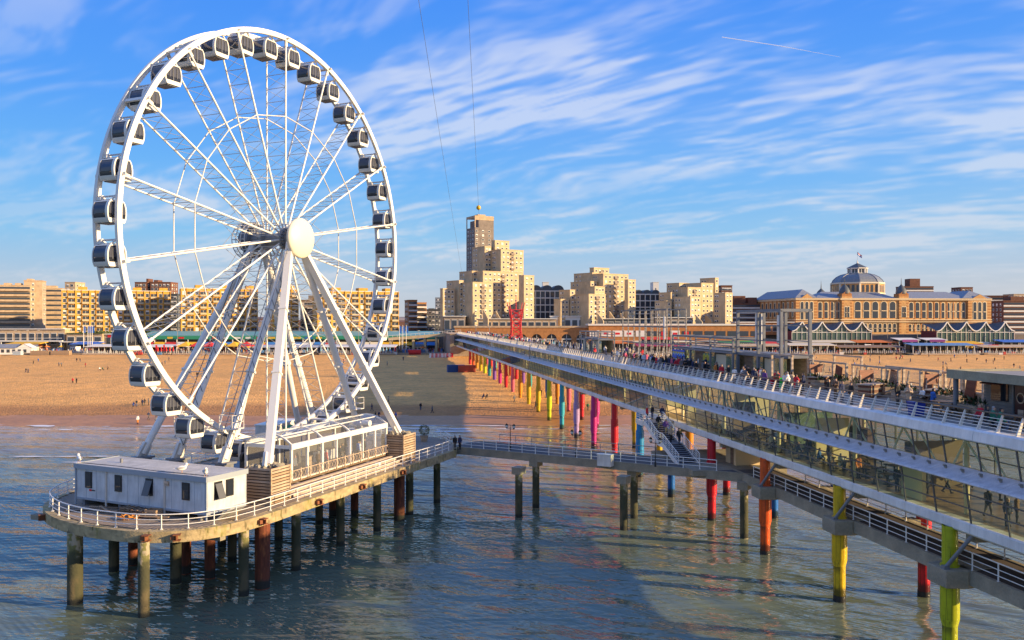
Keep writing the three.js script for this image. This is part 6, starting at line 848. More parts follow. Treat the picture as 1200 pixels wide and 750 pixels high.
block('office_building', 'low dark glass office building before the stepped tower', 497, 519, 560, 363, TM.slate, { nx: 5, roof: [[0.2, 0.5, 1]] }); block('office_building', 'small distant blue office tower', 510, 517, 900, 349, TM.zinc, { nx: 3 });
// stepped sandstone buildings made of square towers turned by their corner
function stepped(label, list, fins) {
  const A = 0.62, ca = Math.cos(A), sa = Math.sin(A), t = thing('stepped_building', label, 'building', atZ(list[0][0], list[0][4], GND), A), o = t.position;
  t.updateMatrixWorld(true);
  list.forEach(([px, lit, shd, top, Z]) => {
    const p = t.worldToLocal(atZ(px, Z, GND)), k = Z / 1000, qa = (px - 600) / 1000, W = lit * k / (ca - qa * sa) * (1 + 0), D = shd * k / (sa + qa * ca) * 1.0, H = 21.4 + (375 - top) * k - GND, w = new B(), fr = new B(), pn = new B(), ba = new B();
    const dep = Math.max(D, 3), wid = Math.max(W, 3); w.span(p.x, p.x + wid, 0, H, p.z - dep, p.z).span(p.x - 0.15, p.x + wid + 0.15, H, H + 0.35, p.z - dep - 0.15, p.z + 0.15);
    const nf = Math.max(1, Math.round(H / 2.95)), nx = Math.max(1, Math.round(wid / 3.1));
    for (let j = 1; j < nf; j++) w.span(p.x - 0.05, p.x + wid + 0.05, H * j / nf - 0.08, H * j / nf + 0.08, p.z + 0.005, p.z + 0.09);
    winRows(fr, pn, V(p.x, 0, p.z), FX, FZ, 0.4, wid - 0.4, 0.3, H - 0.2, nx, nf, 1.15, 1.15);
    if (dep > 8) winRows(fr, pn, V(p.x, 0, p.z), BZ, BX, dep * 0.55, dep - 0.8, 0.3, H - 0.2, 2, nf, 0.9, 1.0);
    if (wid > 11) { ba.span(p.x + wid * 0.5 - 1.1, p.x + wid * 0.5 + 1.1, 0.2, H - 0.8, p.z + 0.005, p.z + 0.11); for (let j = 0; j < nf; j++) ba.span(p.x + wid * 0.5 - 1.3, p.x + wid * 0.5 + 1.3, H * j / nf + 0.1, H * j / nf + 1.1, p.z + 0.12, p.z + 0.9); }
    const o2 = obj('tower_wall', w, TM.sandst, t); parts(o2, [['window_frames', fr, TM.pale, 1], ['window_panes', pn, TM.win, 1]]); if (ba.p.length) stuff(obj('balconies', ba, TM.taupe, o2));
  });
  for (const [px, Z, h, d] of fins) { const p = t.worldToLocal(atZ(px, Z, GND)); const b = new B(), y0 = h * 0.62; b.hexa([V(p.x, 0, p.z), V(p.x + 0.5, 0, p.z), V(p.x + 0.5, h, p.z), V(p.x, h, p.z), V(p.x, 0, p.z + d), V(p.x + 0.5, 0, p.z + d), V(p.x + 0.5, y0, p.z + d), V(p.x, y0, p.z + d)]); obj('fin_wall', b, TM.sandst, t); }
}
stepped('tallest stepped sandstone apartment building in front of the grey tower', [[587, 27, 11, 292.5, 500], [568, 8, 15, 289, 506], [566, 48, 12, 318, 488], [554, 24, 16, 331, 478], [553, 12, 15, 318, 492], [538, 5, 15, 329, 486], [519, 14, 3, 338.5, 482], [614, 12, 6, 323, 484], [580, 17, 4, 282, 508]], [[566, 477, 14, 5], [581, 486, 13, 5], [600, 490, 12, 5]]);
stepped('middle stepped sandstone apartment building between two white grid facades', [[707, 30, 13, 321, 500], [736, 9, 4, 328, 496], [692, 8, 24, 330, 500], [694, 16, 22, 320, 508], [696, 18, 5, 314, 510], [690, 20, 19, 345, 480], [697, 12, 10, 336, 490], [668, 6, 13, 340, 488], [657, 10, 8, 351, 484]], [[700, 480, 12, 5], [714, 490, 13, 5], [727, 492, 12, 5], [738, 494, 11, 5]]);
stepped('lowest stepped sandstone apartment building beside the long brick shops', [[822, 14, 22, 332, 500], [838, 4, 18, 326, 512], [806, 16, 20, 337, 492], [809, 12, 20, 348, 480], [796, 12, 15, 332, 508], [786, 6, 14, 343, 494], [781, 6, 14, 353, 486], [850, 8.5, 14, 343.5, 482]], [[815, 480, 11, 5], [826, 490, 12, 5]]);
{ // grey tower block with an open roof frame
  const Z = 560, p = atZ(556.5, Z, GND), A = 0.5, t = thing('tower_block', 'tall grey brown tower block with a pale open roof frame', 'tower', p, A), H = 21.4 + (375 - 252) * Z / 1000 - GND, W = 22.5 * Z / 1000 / Math.cos(A) * 0.97, D = 10.5 * Z / 1000 / Math.sin(A) * 1.05, w = new B(), fr = new B(), pn = new B(), sd = new B();
  w.span(0, W, 0, H - 8, -D, 0); w.span(W * 0.2, W, H - 8, H - 3, -D + 0.01, -0.01); sd.span(-0.05, W + 0.05, H - 3, H - 0.2, -0.35, 0.05).span(W - 0.3, W + 0.05, H - 3, H - 0.2, -D, -0.36).span(-0.05, W + 0.05, H - 1.6, H - 0.2, -D - 0.02, -D + 0.3).span(-0.05, 0.35, H - 1.6, H - 0.2, -D + 0.31, -0.36).span(-0.05, 0.5, H - 8, H - 3.01, -0.5, 0.05).span(-0.05, 0.5, H - 8, H - 1.61, -D, -D + 0.5).span(W * 0.3, W * 0.7, H - 3, H + 1.2, -D * 0.7, -D * 0.3);
  for (let i = 0; i < 3; i++) winRows(fr, pn, V(0, 0, 0), FX, FZ, W * (0.05 + 0.33 * i), W * (0.14 + 0.33 * i), 1, H - 9, 1, 24, 1.2, 1.2); winRows(fr, pn, V(0, 0, 0), BZ, BX, 1, D - 1, 1, H - 9, 3, 24, 1.2, 1.2);
  parts(t, [['wall', w, mat('grey_brown_panel', [0.25, 0.205, 0.175], { map: rep(blotch, 1 / 12), roughness: 0.85 })], ['roof_frame', sd, TM.beige], ['window_frames', fr, TM.pale, 1], ['window_panes', pn, TM.win, 1]]);
}
function gridFacade(label, px0, px1, Z, top) { const X0 = (px0 - 600) / 1000 * Z, W = (px1 - px0) / 1000 * Z, H = 21.4 + (375 - top) * Z / 1000 - GND, t = thing('office_building', label, 'building', V(X0, GND, -Z), 0.12), w = new B().span(0, W, 0, H, -14, -0.4), f = new B(), pn = new B(); const nx = Math.round(W / 3), nf = 6; for (let i = 0; i <= nx; i++) f.span(W * i / nx - 0.2, W * i / nx + 0.2, 0, H, -0.4, 0.3); for (let j = 0; j <= nf; j++) f.span(0, W, H * j / nf - 0.25, H * j / nf + 0.35, -0.4, 0.25); pn.span(0.2, W - 0.2, 0.2, H - 0.2, -0.39, -0.3); parts(t, [['wall', w, TM.taupe], ['facade_grid', f, TM.pale], ['glazing', pn, TM.win]]); const n = Math.round(W / 6); for (let i = 0; i < n; i++) { const g = new THREE.CylinderGeometry(W / n / 2, W / n / 2, 12, 14, 1, false, 0, Math.PI); g.rotateZ(Math.PI / 2); g.rotateY(Math.PI / 2); g.translate(W * (i + 0.5) / n, H + 0.2, -7); obj('vault_roof', g, TM.slate, t); } }
gridFacade('white grid facade office with barrel roofs beside the tallest stepped building', 622, 662, 520, 341); gridFacade('white grid facade office with barrel roofs between the stepped buildings', 744, 775, 520, 345);
block('chimney_block', 'small white rooftop tower beyond the first grid facade', 636, 643, 640, 331, TM.pale, { nx: 1, nf: 4, ww: 0.5 }); block('chimney_block', 'small white rooftop tower beyond the second grid facade', 765.5, 772, 640, 331, TM.pale, { nx: 1, nf: 4, ww: 0.5 });
block('tower_block', 'red brown tower block peeping over the lowest stepped building', 845, 858, 560, 335, TM.brick, { nx: 4 }); block('apartment_building', 'brown apartment building with white balcony bands before the palace wing', 858, 892, 530, 356, TM.brick, { bands: 1, roof: [[0.1, 0.5, 5], [0.6, 0.9, 4]] });
block('tower_block', 'brown tower block with white glazing behind the palace roofs', 1060, 1094, 620, 336, TM.brick, { bands: 1, roof: [[0.25, 0.6, 6]] }); block('tower_block', 'plain brown roof block behind the right palace wing', 1126, 1140, 640, 337, TM.brick, { nx: 3 });
scene.children[scene.children.length - 1].userData.label = 'plain brown roof block behind the far palace wing';
block('apartment_building', 'brown brick apartment building with white balcony bands beyond the palace', 1148, 1180, 540, 347, TM.brick, { bands: 1, turn: -0.1 }); block('apartment_building', 'brown brick apartment building with wide windows at the seafront end', 1176, 1215, 520, 353, TM.brick, { bands: 1, roof: [[0.3, 0.7, 3]] }); block('apartment_building', 'pale apartment building far beyond the brick blocks', 1188, 1230, 640, 345, TM.beige, { nx: 9 });

// ---- the domed palace
{
  const Z = 480, t = thing('domed_palace', 'grand tan brick palace hotel with glass dome and slate corner turrets', 'palace', atZ(932, Z, GND), 0.10), zz = Math.sin(0.10), cc = Math.cos(0.10), X0 = 0.332 * Z;
  const kx = px => { const q = (px - 600) / 1000; return (q * Z - X0) / (cc - q * zz); }, ky = (py, zb = Z) => 21.4 + (375 - py) / 1000 * zb - GND;
  const wall = new B(), brick = new B(), trim = new B(), pn = new B(), H = ky(350.5);
  const RW = kx(1160), D = 60;
  wall.span(0, RW, 0, H, -22, 0); wall.span(0, kx(957), 0, H + 0.6, -D, 0.8); wall.span(kx(1133), RW, 0, H + 0.6, -30, 1.2);
  wall.span(kx(985), kx(997), 0, H + 1.6, -12, 1.6); wall.span(kx(1052), kx(1063), 0, H + 1.6, -12, 1.6); wall.span(kx(997), kx(1052), 0, H + 0.4, -14, 1.0);
  for (const y of [H * 0.34, H * 0.40, H - 0.5, H + 0.1]) { trim.span(-0.4, RW + 0.4, y, y + 0.45, -3, 1.45); trim.span(kx(983), kx(1065), y + 0.02, y + 0.5, -3, 2.0); trim.span(-0.45, 0, y, y + 0.45, -D, 1.4); }
  // brick bands on the corner pavilions and turrets
  for (let k = 0; k < 12; k++) { const y = H * k / 12 + 0.6; for (const [a, b, z] of [[932, 936, 0.86], [953, 957, 0.86], [1133, 1137, 1.26], [1156, 1160, 1.26], [985, 987.5, 1.66], [994.5, 997, 1.66], [1052, 1054.5, 1.66], [1060.5, 1063, 1.66]]) brick.span(kx(a), kx(b), y, y + 0.8, z - 0.1, z); }
  const arch = (cx, y0, w, h, z) => { const s = new THREE.Shape(); s.moveTo(-w / 2, 0); s.lineTo(w / 2, 0); s.lineTo(w / 2, h - w / 2); s.absarc(0, h - w / 2, w / 2, 0, Math.PI, false); const g = new THREE.ExtrudeGeometry(s, { depth: 0.12, bevelEnabled: false, curveSegments: 8 }); const m = new THREE.Matrix4().makeTranslation(cx, y0, z); pn.add(g, m); const s2 = new THREE.Shape(); const W = w + 1.0; s2.moveTo(-W / 2, 0); s2.lineTo(W / 2, 0); s2.lineTo(W / 2, h - w / 2); s2.absarc(0, h - w / 2, W / 2, 0, Math.PI, false); trim.add(new THREE.ExtrudeGeometry(s2, { depth: 0.1, bevelEnabled: false, curveSegments: 8 }), new THREE.Matrix4().makeTranslation(cx, y0, z - 0.06)); trim.span(cx - w / 2, cx + w / 2, y0 + h * 0.42, y0 + h * 0.47, z + 0.1, z + 0.3); };
  const row = (a, b, n, y0, w, h, z) => { for (let i = 0; i < n; i++) arch(kx(a) + (kx(b) - kx(a)) * (i + 0.5) / n, y0, w, h, z); };
  row(957.5, 985, 4, H * 0.46, 2.0, H * 0.45, 0.06); row(999, 1050, 5, H * 0.46, 3.2, H * 0.47, 1.06); row(1064, 1101, 5, H * 0.46, 2.2, H * 0.45, 0.06); row(1102, 1132, 5, H * 0.46, 1.6, H * 0.44, 0.06); row(936.5, 953, 3, H * 0.42, 1.5, H * 0.5, 0.86); row(1138, 1155, 3, H * 0.42, 1.7, H * 0.5, 1.26); row(988, 994.2, 2, H * 0.48, 0.9, H * 0.3, 1.66); row(1055, 1060.2, 2, H * 0.48, 0.9, H * 0.3, 1.66);
  row(957.5, 985, 6, H * 0.08, 1.2, H * 0.2, 0.06); row(999, 1050, 9, H * 0.06, 1.6, H * 0.24, 1.06); row(1064, 1132, 14, H * 0.08, 1.3, H * 0.2, 0.06);
  // flank windows and brick piers
  for (let i = 0; i < 9; i++) { const z = -3.5 - i * 6.2; pn.span(-0.16, -0.05, H * 0.5, H * 0.9, z - 0.9, z + 0.9); pn.span(-0.16, -0.05, H * 0.08, H * 0.3, z - 0.8, z + 0.8); trim.span(-0.12, -0.02, H * 0.48, H * 0.92, z - 1.3, z + 1.3); brick.span(-0.3, 0, 0, H, z + 2.4, z + 3.6); }
  for (let i = 0; i < 24; i++) { const a = kx(957.5) + (kx(1132) - kx(957.5)) * i / 23; if (!(a > kx(983) && a < kx(1065))) brick.span(a - 0.35, a + 0.35, H * 0.05, H * 0.92, 0.02, 0.2); }
  parts(t, [['wall', wall, TM.tan], ['brick_bands', brick, TM.orangeBrick, 1], ['stone_trim', trim, mat('cream_stone', [0.66, 0.52, 0.32], { roughness: 0.8 }), 1], ['arched_windows', pn, TM.win, 1]]);
  const hip = (x0, x1, z0, z1, y, h, m) => { const b = new B(), i = Math.min(Math.abs(x1 - x0), Math.abs(z1 - z0)) / 2 * 0.8, A = V(x0, y, z1), Bp = V(x1, y, z1), C = V(x1, y, z0), Dp = V(x0, y, z0), long = Math.abs(x1 - x0) > Math.abs(z1 - z0), zc = (z0 + z1) / 2, xc = (x0 + x1) / 2; const R0 = long ? V(x0 + i, y + h, zc) : V(xc, y + h, z1 - i), R1 = long ? V(x1 - i, y + h, zc) : V(xc, y + h, z0 + i); if (long) b.poly([A, Bp, R1, R0]).poly([C, Dp, R0, R1]).poly([Bp, C, R1]).poly([Dp, A, R0]); else b.poly([A, Bp, R0]).poly([Bp, C, R1, R0]).poly([C, Dp, R1]).poly([Dp, A, R0, R1]); obj('roof', b, m, t); };
  hip(-0.5, kx(957.5), -D, 1, H + 0.7, 5, TM.zinc); hip(kx(955), kx(1052), -20, 0.5, H + 0.5, 4, TM.zinc); hip(kx(1060), kx(1136), -20, 0.5, H + 0.5, 4.2, TM.zinc); hip(kx(1126), RW + 0.4, -29, 1.4, H + 0.7, 4.6, TM.zinc);
  for (const [a, b, z] of [[940, 950, 1.0], [1140, 1153, 1.4]]) { const x0 = kx(a), x1 = kx(b), g = new B(); g.poly([V(x0 - 1, H + 0.6, z), V(x1 + 1, H + 0.6, z), V((x0 + x1) / 2, H + 3.0, z)]).poly([V(x1 + 1, H + 0.6, z - 1), V(x0 - 1, H + 0.6, z - 1), V((x0 + x1) / 2, H + 3.0, z - 1)]).quad(V(x1 + 1, H + 0.6, z), V(x1 + 1, H + 0.6, z - 1), V((x0 + x1) / 2, H + 3, z - 1), V((x0 + x1) / 2, H + 3, z)).quad(V(x0 - 1, H + 0.6, z - 1), V(x0 - 1, H + 0.6, z), V((x0 + x1) / 2, H + 3, z), V((x0 + x1) / 2, H + 3, z - 1)); obj('pediment', g, TM.tan, t); }
  // turrets with bulbous slate caps
  for (const px of [991, 1057.5]) { const x = kx(px), g = new THREE.LatheGeometry([[3.0, 0], [3.05, 0.5], [2.9, 1.5], [2.3, 2.9], [1.3, 4.2], [0.5, 5.0], [0.2, 5.6], [0.12, 8.2], [0.02, 9.2]].map(p => new THREE.Vector2(p[0], p[1])), 16); g.translate(x, H + 3.2, -1.2); obj('turret_cap', g, TM.slate, t); obj('turret_gable', new B().span(x - 2.9, x + 2.9, H + 1.6, H + 3.2, -4, 1.5).poly([V(x - 2.4, H + 3.2, 1.6), V(x + 2.4, H + 3.2, 1.6), V(x, H + 5, 1.6)]), TM.orangeBrick, t); }
  { const x = kx(963.5) + 8, g = new THREE.LatheGeometry([[2.8, 0], [2.7, 1.2], [2.0, 2.6], [1.0, 3.6], [0.3, 4.3], [0.12, 7.2], [0.02, 9]].map(p => new THREE.Vector2(p[0], p[1])), 16); g.translate(x, H + 2.4, -18); obj('turret_cap', g, TM.slate, t); obj('turret_drum', new B().tube(V(x, H - 1, -18), V(x, H + 2.4, -18), 2.6, 2.6, 16), TM.tan, t); }
  // the great dome: drum with windows, eight-sided dome, lantern and finial
  const zc = -24, cx = kx(1006) + 12, sc = (Z - zc) / 1000, dy = py => ky(py, Z - zc), n = 8, rD = 29 * sc; const ring = (r, y, k) => { const a = (k + 0.5) / n * 2 * Math.PI; return V(cx + r * Math.sin(a), y, zc + r * Math.cos(a)); };
  const dr = new B(), wn = new B(), tr = new B(), dm = new B(), rb = new B(); for (let k = 0; k < n; k++) { dr.quad(ring(rD, H - 1, k), ring(rD, H - 1, k + 1), ring(rD, dy(332), k + 1), ring(rD, dy(332), k)); tr.bar(ring(rD + 0.2, dy(332), k), ring(rD + 0.2, dy(332), k + 1), 0.9, 0.9).bar(ring(rD + 0.3, dy(344), k), ring(rD + 0.3, dy(344), k + 1), 1.0, 0.6).bar(ring(rD + 0.1, dy(345), k), ring(rD + 0.1, dy(332), k), 0.9, 0.9); for (let i = 0; i < 4; i++) { const a = ring(rD + 0.12, 0, k), b = ring(rD + 0.12, 0, k + 1), p = a.clone().lerp(b, 0.14 + 0.24 * i - 0.05 + 0.02), q = a.clone().lerp(b, 0.14 + 0.24 * i + 0.11); wn.quad(p.clone().setY(dy(342.5)), q.clone().setY(dy(342.5)), q.clone().setY(dy(334.5)), p.clone().setY(dy(334.5))); } const pf = [[1.0, 331.5], [0.94, 328], [0.82, 324.5], [0.66, 322], [0.46, 320.5], [0.36, 320]]; for (let i = 0; i < pf.length - 1; i++) { dm.quad(ring(rD * pf[i][0], dy(pf[i][1]), k), ring(rD * pf[i][0], dy(pf[i][1]), k + 1), ring(rD * pf[i + 1][0], dy(pf[i + 1][1]), k + 1), ring(rD * pf[i + 1][0], dy(pf[i + 1][1]), k)); rb.bar(ring(rD * pf[i][0], dy(pf[i][1]), k), ring(rD * pf[i + 1][0], dy(pf[i + 1][1]), k), 0.5, 0.4); } }
  obj('dome_drum', dr, TM.tan, t); stuff(obj('dome_windows', wn, TM.win, t)); obj('dome_cornice', tr, mat('drum_stone', [0.68, 0.58, 0.42], { roughness: 0.8 }), t); obj('dome', dm, mat('dome_metal', [0.20, 0.22, 0.24], { roughness: 0.45, map: rep(streaky, 1 / 4) }), t); obj('dome_ribs', rb, TM.zinc, t);
  const ln = new B(), lw = new B(), lr = rD * 0.36; for (let k = 0; k < n; k++) { ln.quad(ring(lr, dy(321), k), ring(lr, dy(321), k + 1), ring(lr, dy(313.5), k + 1), ring(lr, dy(313.5), k)).bar(ring(lr + 0.3, dy(314), k), ring(lr + 0.3, dy(314), k + 1), 1.0, 0.5).bar(ring(lr + 0.1, dy(321), k), ring(lr + 0.1, dy(314), k), 0.5, 0.5); const a = ring(lr + 0.06, 0, k), b = ring(lr + 0.06, 0, k + 1); for (const [f, g] of [[0.15, 0.45], [0.55, 0.85]]) lw.quad(a.clone().lerp(b, f).setY(dy(319.5)), a.clone().lerp(b, g).setY(dy(319.5)), a.clone().lerp(b, g).setY(dy(315)), a.clone().lerp(b, f).setY(dy(315))); }
  obj('lantern', ln, TM.pale, t); obj('lantern_windows', lw, TM.win, t); { const b = new B(); for (let k = 0; k < n; k++) b.poly([ring(lr * 1.15, dy(313.3), k), ring(lr * 1.15, dy(313.3), k + 1), V(cx, dy(307.5), zc)]); obj('lantern_roof', b, TM.slate, t); obj('finial', new B().tube(V(cx, dy(308), zc), V(cx, dy(304.5), zc), 0.6, 0.15, 8), TM.pale, t); }
  // flag above the dome
  t.updateMatrixWorld(true); const fp = t.localToWorld(V(cx, GND, zc)); fp.y = GND + dy(304.8);
  const f = thing('flag', 'red white and blue flag flying on a thin pole above the dome', 'flag', fp); f.scale.setScalar(0.8); obj('pole', new B().tube(V(0, 0, 0), V(0, 6.6, 0), 0.07, 0.05, 6), M.woodGrey, f); [[0.66, 0, [0.5, 0.03, 0.03]], [0.33, 1, [0.75, 0.75, 0.75]], [0, 2, [0.02, 0.05, 0.3]]].forEach(([y, k, c]) => { const b = new B(); for (let i = 0; i < 6; i++) { const p = q => V(q * 0.55, 6.3 - q * 0.42 + (y - 0.66) * 2.1 + 0.12 * Math.sin(q * 1.5), 0.25 * Math.sin(q * 1.3)), a = p(i), d = p(i + 1); b.hexa([a.clone().add(V(0, -0.7, -0.03)), d.clone().add(V(0, -0.7, -0.03)), d.clone().add(V(0, 0, -0.03)), a.clone().add(V(0, 0, -0.03)), a.clone().add(V(0, -0.7, 0.03)), d.clone().add(V(0, -0.7, 0.03)), d.clone().add(V(0, 0, 0.03)), a.clone().add(V(0, 0, 0.03))]); } obj(['red_stripe', 'white_stripe', 'blue_stripe'][k], b, mat('flag_cloth', c, { roughness: 0.8 }), f); });
}
// ---- seafront pavilions with scalloped roofs
function scallop(label, px0, px1, n, Z) {
  const X0 = (px0 - 600) / 1000 * Z, W = (px1 - px0) / 1000 * Z, t = thing('scalloped_pavilion', label, 'pavilion', V(X0, 8, -Z), 0.06), bw = W / n, H = 21.4 + (375 - 388) / 1000 * Z - 8, A = 5.0, D = 15;
  const y = f => H + A * Math.pow(Math.abs(1 - 2 * Math.abs(f - 0.5)), 1.9);
  for (let i = 0; i < n; i++) {
    const edgeB = new B(), rf = new B(), gl = new B(), fr = new B(), m = 14; for (let k = 0; k < m; k++) { const a = k / m, c = (k + 1) / m, A0 = V((i + a) * bw, y(a), 0), C0 = V((i + c) * bw, y(c), 0); edgeB.bar(A0.clone().setZ(0.5), C0.clone().setZ(0.5), 0.4, 0.5); rf.quad(A0.clone().setZ(0.3), C0.clone().setZ(0.3), V((i + c) * bw, H + A * 0.75, -D), V((i + a) * bw, H + A * 0.75, -D)); gl.quad(V(A0.x, 1, -0.2), V(C0.x, 1, -0.2), V(C0.x, C0.y - 0.3, -0.2), V(A0.x, A0.y - 0.3, -0.2)); }
    for (let k = 0; k <= 4; k++) { const a = k / 4; fr.bar(V((i + a) * bw, 1, 0), V((i + a) * bw, y(a) - 0.4, 0), 0.2, 0.2); } fr.span(i * bw, (i + 1) * bw, H - 0.8, H - 0.5, -0.15, 0.05); fr.span(i * bw, (i + 1) * bw, 0.8, 1.5, -0.3, 0.2);
    obj('scalloped_edge', edgeB, TM.pale, t); obj('roof_shell', rf, TM.slate, t); obj('gable_glazing', gl, mat('greenish_glazing', [0.07, 0.11, 0.09], { physical: true, roughness: 0.1 }), t); obj('glazing_bars', fr, TM.pale, t);
  }
  for (const x of [-0.4, W]) obj('side_wall', new B().span(x, x + 0.4, -3, H, -D, 0), mat('wine_wall', [0.16, 0.03, 0.03], { roughness: 0.8 }), t); obj('terrace', new B().span(-1, W + 1, -3, 0.9, -D, 3.2), TM.beige, t); obj('terrace_wall', new B().span(-1, W + 1, 0.9, 1.8, 3.0, 3.2), TM.pale, t);
}
scallop('scalloped dark-roofed pavilion with wine red end wall before the palace', 928, 1024, 4, 452); scallop('scalloped dark-roofed pavilion before the far palace wing', 1098, 1192, 4, 452);

// ------------------------------------------------------------------ seafront: shops, beach clubs and small things
{
  const Zs = 455, X = (px, Z) => (px - 600) / 1000 * Z;
  // row of shops under a long teal roof with a green band
  const shops = (label, px0, px1) => {
    const a = X(px0, Zs), W = X(px1, Zs) - a, t = thing('shop_row', label, 'shops', V(a, 4.9, -Zs), 0);
    obj('back_wall', new B().span(0, W, 0, 8.5, -14, -6), TM.taupe, t); obj('roof', new B().hexa([V(-1, 8.6, -14), V(W + 1, 8.6, -14), V(W + 1, 10.4, -14), V(-1, 10.4, -14), V(-1, 8.0, 0), V(W + 1, 8.0, 0), V(W + 1, 8.4, 0), V(-1, 8.4, 0)]), TM.teal, t); obj('fascia_band', new B().span(-1, W + 1, 6.2, 8.0, -0.3, 0.3), TM.green, t);
    const n = Math.round(W / 6); for (let i = 0; i <= n; i++) obj('post', new B().box(W * i / n, 3.1, 0, 0.4, 6.2, 0.4), TM.pale, t);
    const r = rng(px0); for (let i = 0; i < n; i++) { obj('shop_window', new B().span(W * i / n + 0.6, W * (i + 1) / n - 0.6, 0.6, 4.2, -6.0, -5.9), TM.win, t); { const ac = [[0.6, 0.05, 0.04], [0.72, 0.62, 0.42], [0.75, 0.42, 0.03], [0.05, 0.2, 0.5], [0.7, 0.68, 0.62]][Math.floor(r() * 5)]; obj('awning', new B().hexa([V(W * i / n + 0.3, 4.6, -0.2), V(W * (i + 1) / n - 0.3, 4.6, -0.2), V(W * (i + 1) / n - 0.3, 4.8, -0.2), V(W * i / n + 0.3, 4.8, -0.2), V(W * i / n + 0.3, 3.0, 2.4), V(W * (i + 1) / n - 0.3, 3.0, 2.4), V(W * (i + 1) / n - 0.3, 3.2, 2.4), V(W * i / n + 0.3, 3.2, 2.4)]), mat('awning_canvas', ac), t); } if (r() < 0.7) obj('shop_sign', new B().span(W * i / n + 1, W * i / n + 3.5 + r() * 2, 6.5, 7.5, 0.3, 0.36), [TM.pale, M.red, mat('sign_blue', [0.03, 0.12, 0.4]), mat('sign_yellow', [0.7, 0.45, 0.03])][Math.floor(r() * 4)], t); }
  };
  shops('row of shops under a teal roof and green band behind the wheel', 168, 338); shops('row of shops under a teal roof and green band ending at the ramp', 342, 512);
  // low terrace buildings left of the shops
  const low = (name, label, px0, px1, Z, y0, y1, m, o = {}) => { const a = X(px0, Z), W = X(px1, Z) - a, h0 = o.h0 ?? (EYE - (y1 - 375) / 1000 * Z), H = EYE - (y0 - 375) / 1000 * Z - h0, D = o.d ?? 8, t = thing(name, label, o.cat || 'building', V(a, h0, -Z), o.turn || 0), fr = new B(), pn = new B(); obj('wall', new B().span(0, W, 0, H, -D, 0), m, t); obj('roof', new B().span(-0.4, W + 0.4, H, H + 0.4, -D - 0.4, o.eave ?? 0.8), o.rm || TM.pale, t); const n = Math.max(2, Math.round(W / (o.step || 3.2))); for (let i = 0; i < n; i++) { pn.span(W * (i + 0.15) / n, W * (i + 0.85) / n, H * (o.wy ?? 0.3), H * 0.8, 0.02, 0.1); fr.span(W * (i + 0.12) / n, W * (i + 0.88) / n, H * ((o.wy ?? 0.3) - 0.03), H * 0.83, 0.0, 0.06); } parts(t, [['window_frames', fr, TM.pale, 1], ['window_panes', pn, TM.win, 1]]); if (o.extra) o.extra(t, W, H, D); return t; };
  low('terrace_building', 'two-level cream terrace building below the balcony apartments', -10, 76, 466, 386, 408, TM.beige, { step: 4, h0: 4.9, extra: (t, W, H) => { obj('terrace_slab', new B().span(-1, W + 1, H * 0.42, H * 0.48, 0, 5), TM.pale, t); obj('terrace_rail', new B().span(-1, W + 1, H * 0.58, H * 0.6, 4.9, 5), M.rail, t); for (let i = 0; i < 6; i++) obj('post', new B().box(W * i / 5, H * 0.21, 4.6, 0.4, H * 0.42, 0.4), TM.pale, t); } });
  low('terrace_building', 'low terrace building with a sloping grass roof beside the shop row', 78, 120, 462, 391, 408, TM.beige, { h0: 4.9, rm: TM.hedge, step: 5, extra: (t, W, H) => { obj('terrace_slab', new B().span(-1, W + 1, H * 0.5, H * 0.55, 0.9, 6), TM.pale, t); for (let i = 0; i < 4; i++) obj('post', new B().box(W * i / 3, H * 0.25, 5.6, 0.4, H * 0.5, 0.4), TM.pale, t); } });
  low('terrace_building', 'low red-signed restaurant between grass roof and shop row', 122, 166, 464, 392, 408, TM.taupe, { h0: 4.9, step: 4, extra: (t, W, H) => { obj('sign', new B().span(W * 0.1, W * 0.5, H * 0.82, H * 1.0, 0.12, 0.3), M.red, t); } });
  // brick arcade by the pier's landward end
  { const Z = 462, a = X(533, Z), W = X(690, Z) - a, h0 = 4.9, H = EYE - (384 - 375) / 1000 * Z - h0, t = thing('brick_arcade', 'orange brick arcade with large arched openings behind the pier end', 'arcade', V(a, h0, -Z)); const n = 9, sh = new THREE.Shape([[0, 0], [W, 0], [W, H], [0, H]].map(p => new THREE.Vector2(...p))); for (let i = 0; i < n; i++) { const c = W * (i + 0.5) / n, w = W / n * 0.34, p = new THREE.Path(); p.moveTo(c - w, 0.3); p.lineTo(c - w, H * 0.5); p.absarc(c, H * 0.5, w, Math.PI, 0, true); p.lineTo(c + w, 0.3); p.closePath(); sh.holes.push(p); } const g = new THREE.ExtrudeGeometry(sh, { depth: 0.8, bevelEnabled: false, curveSegments: 10 }); obj('arch_wall', g, TM.orangeBrick, t); obj('rear_wall', new B().span(0, W, 0, H - 0.02, -12, -1.5), TM.win, t); obj('parapet', new B().span(-0.5, W + 0.5, H, H + 0.9, -12, 1.2), TM.beige, t); for (let i = 0; i < n; i++) obj('arch_glazing_bar', new B().span(W * (i + 0.5) / n - 0.12, W * (i + 0.5) / n + 0.12, 0.3, H * 0.75, 0.2, 0.35).span(W * (i + 0.5) / n - W / n * 0.34, W * (i + 0.5) / n + W / n * 0.34, H * 0.48, H * 0.52, 0.2, 0.35), TM.pale, t); }
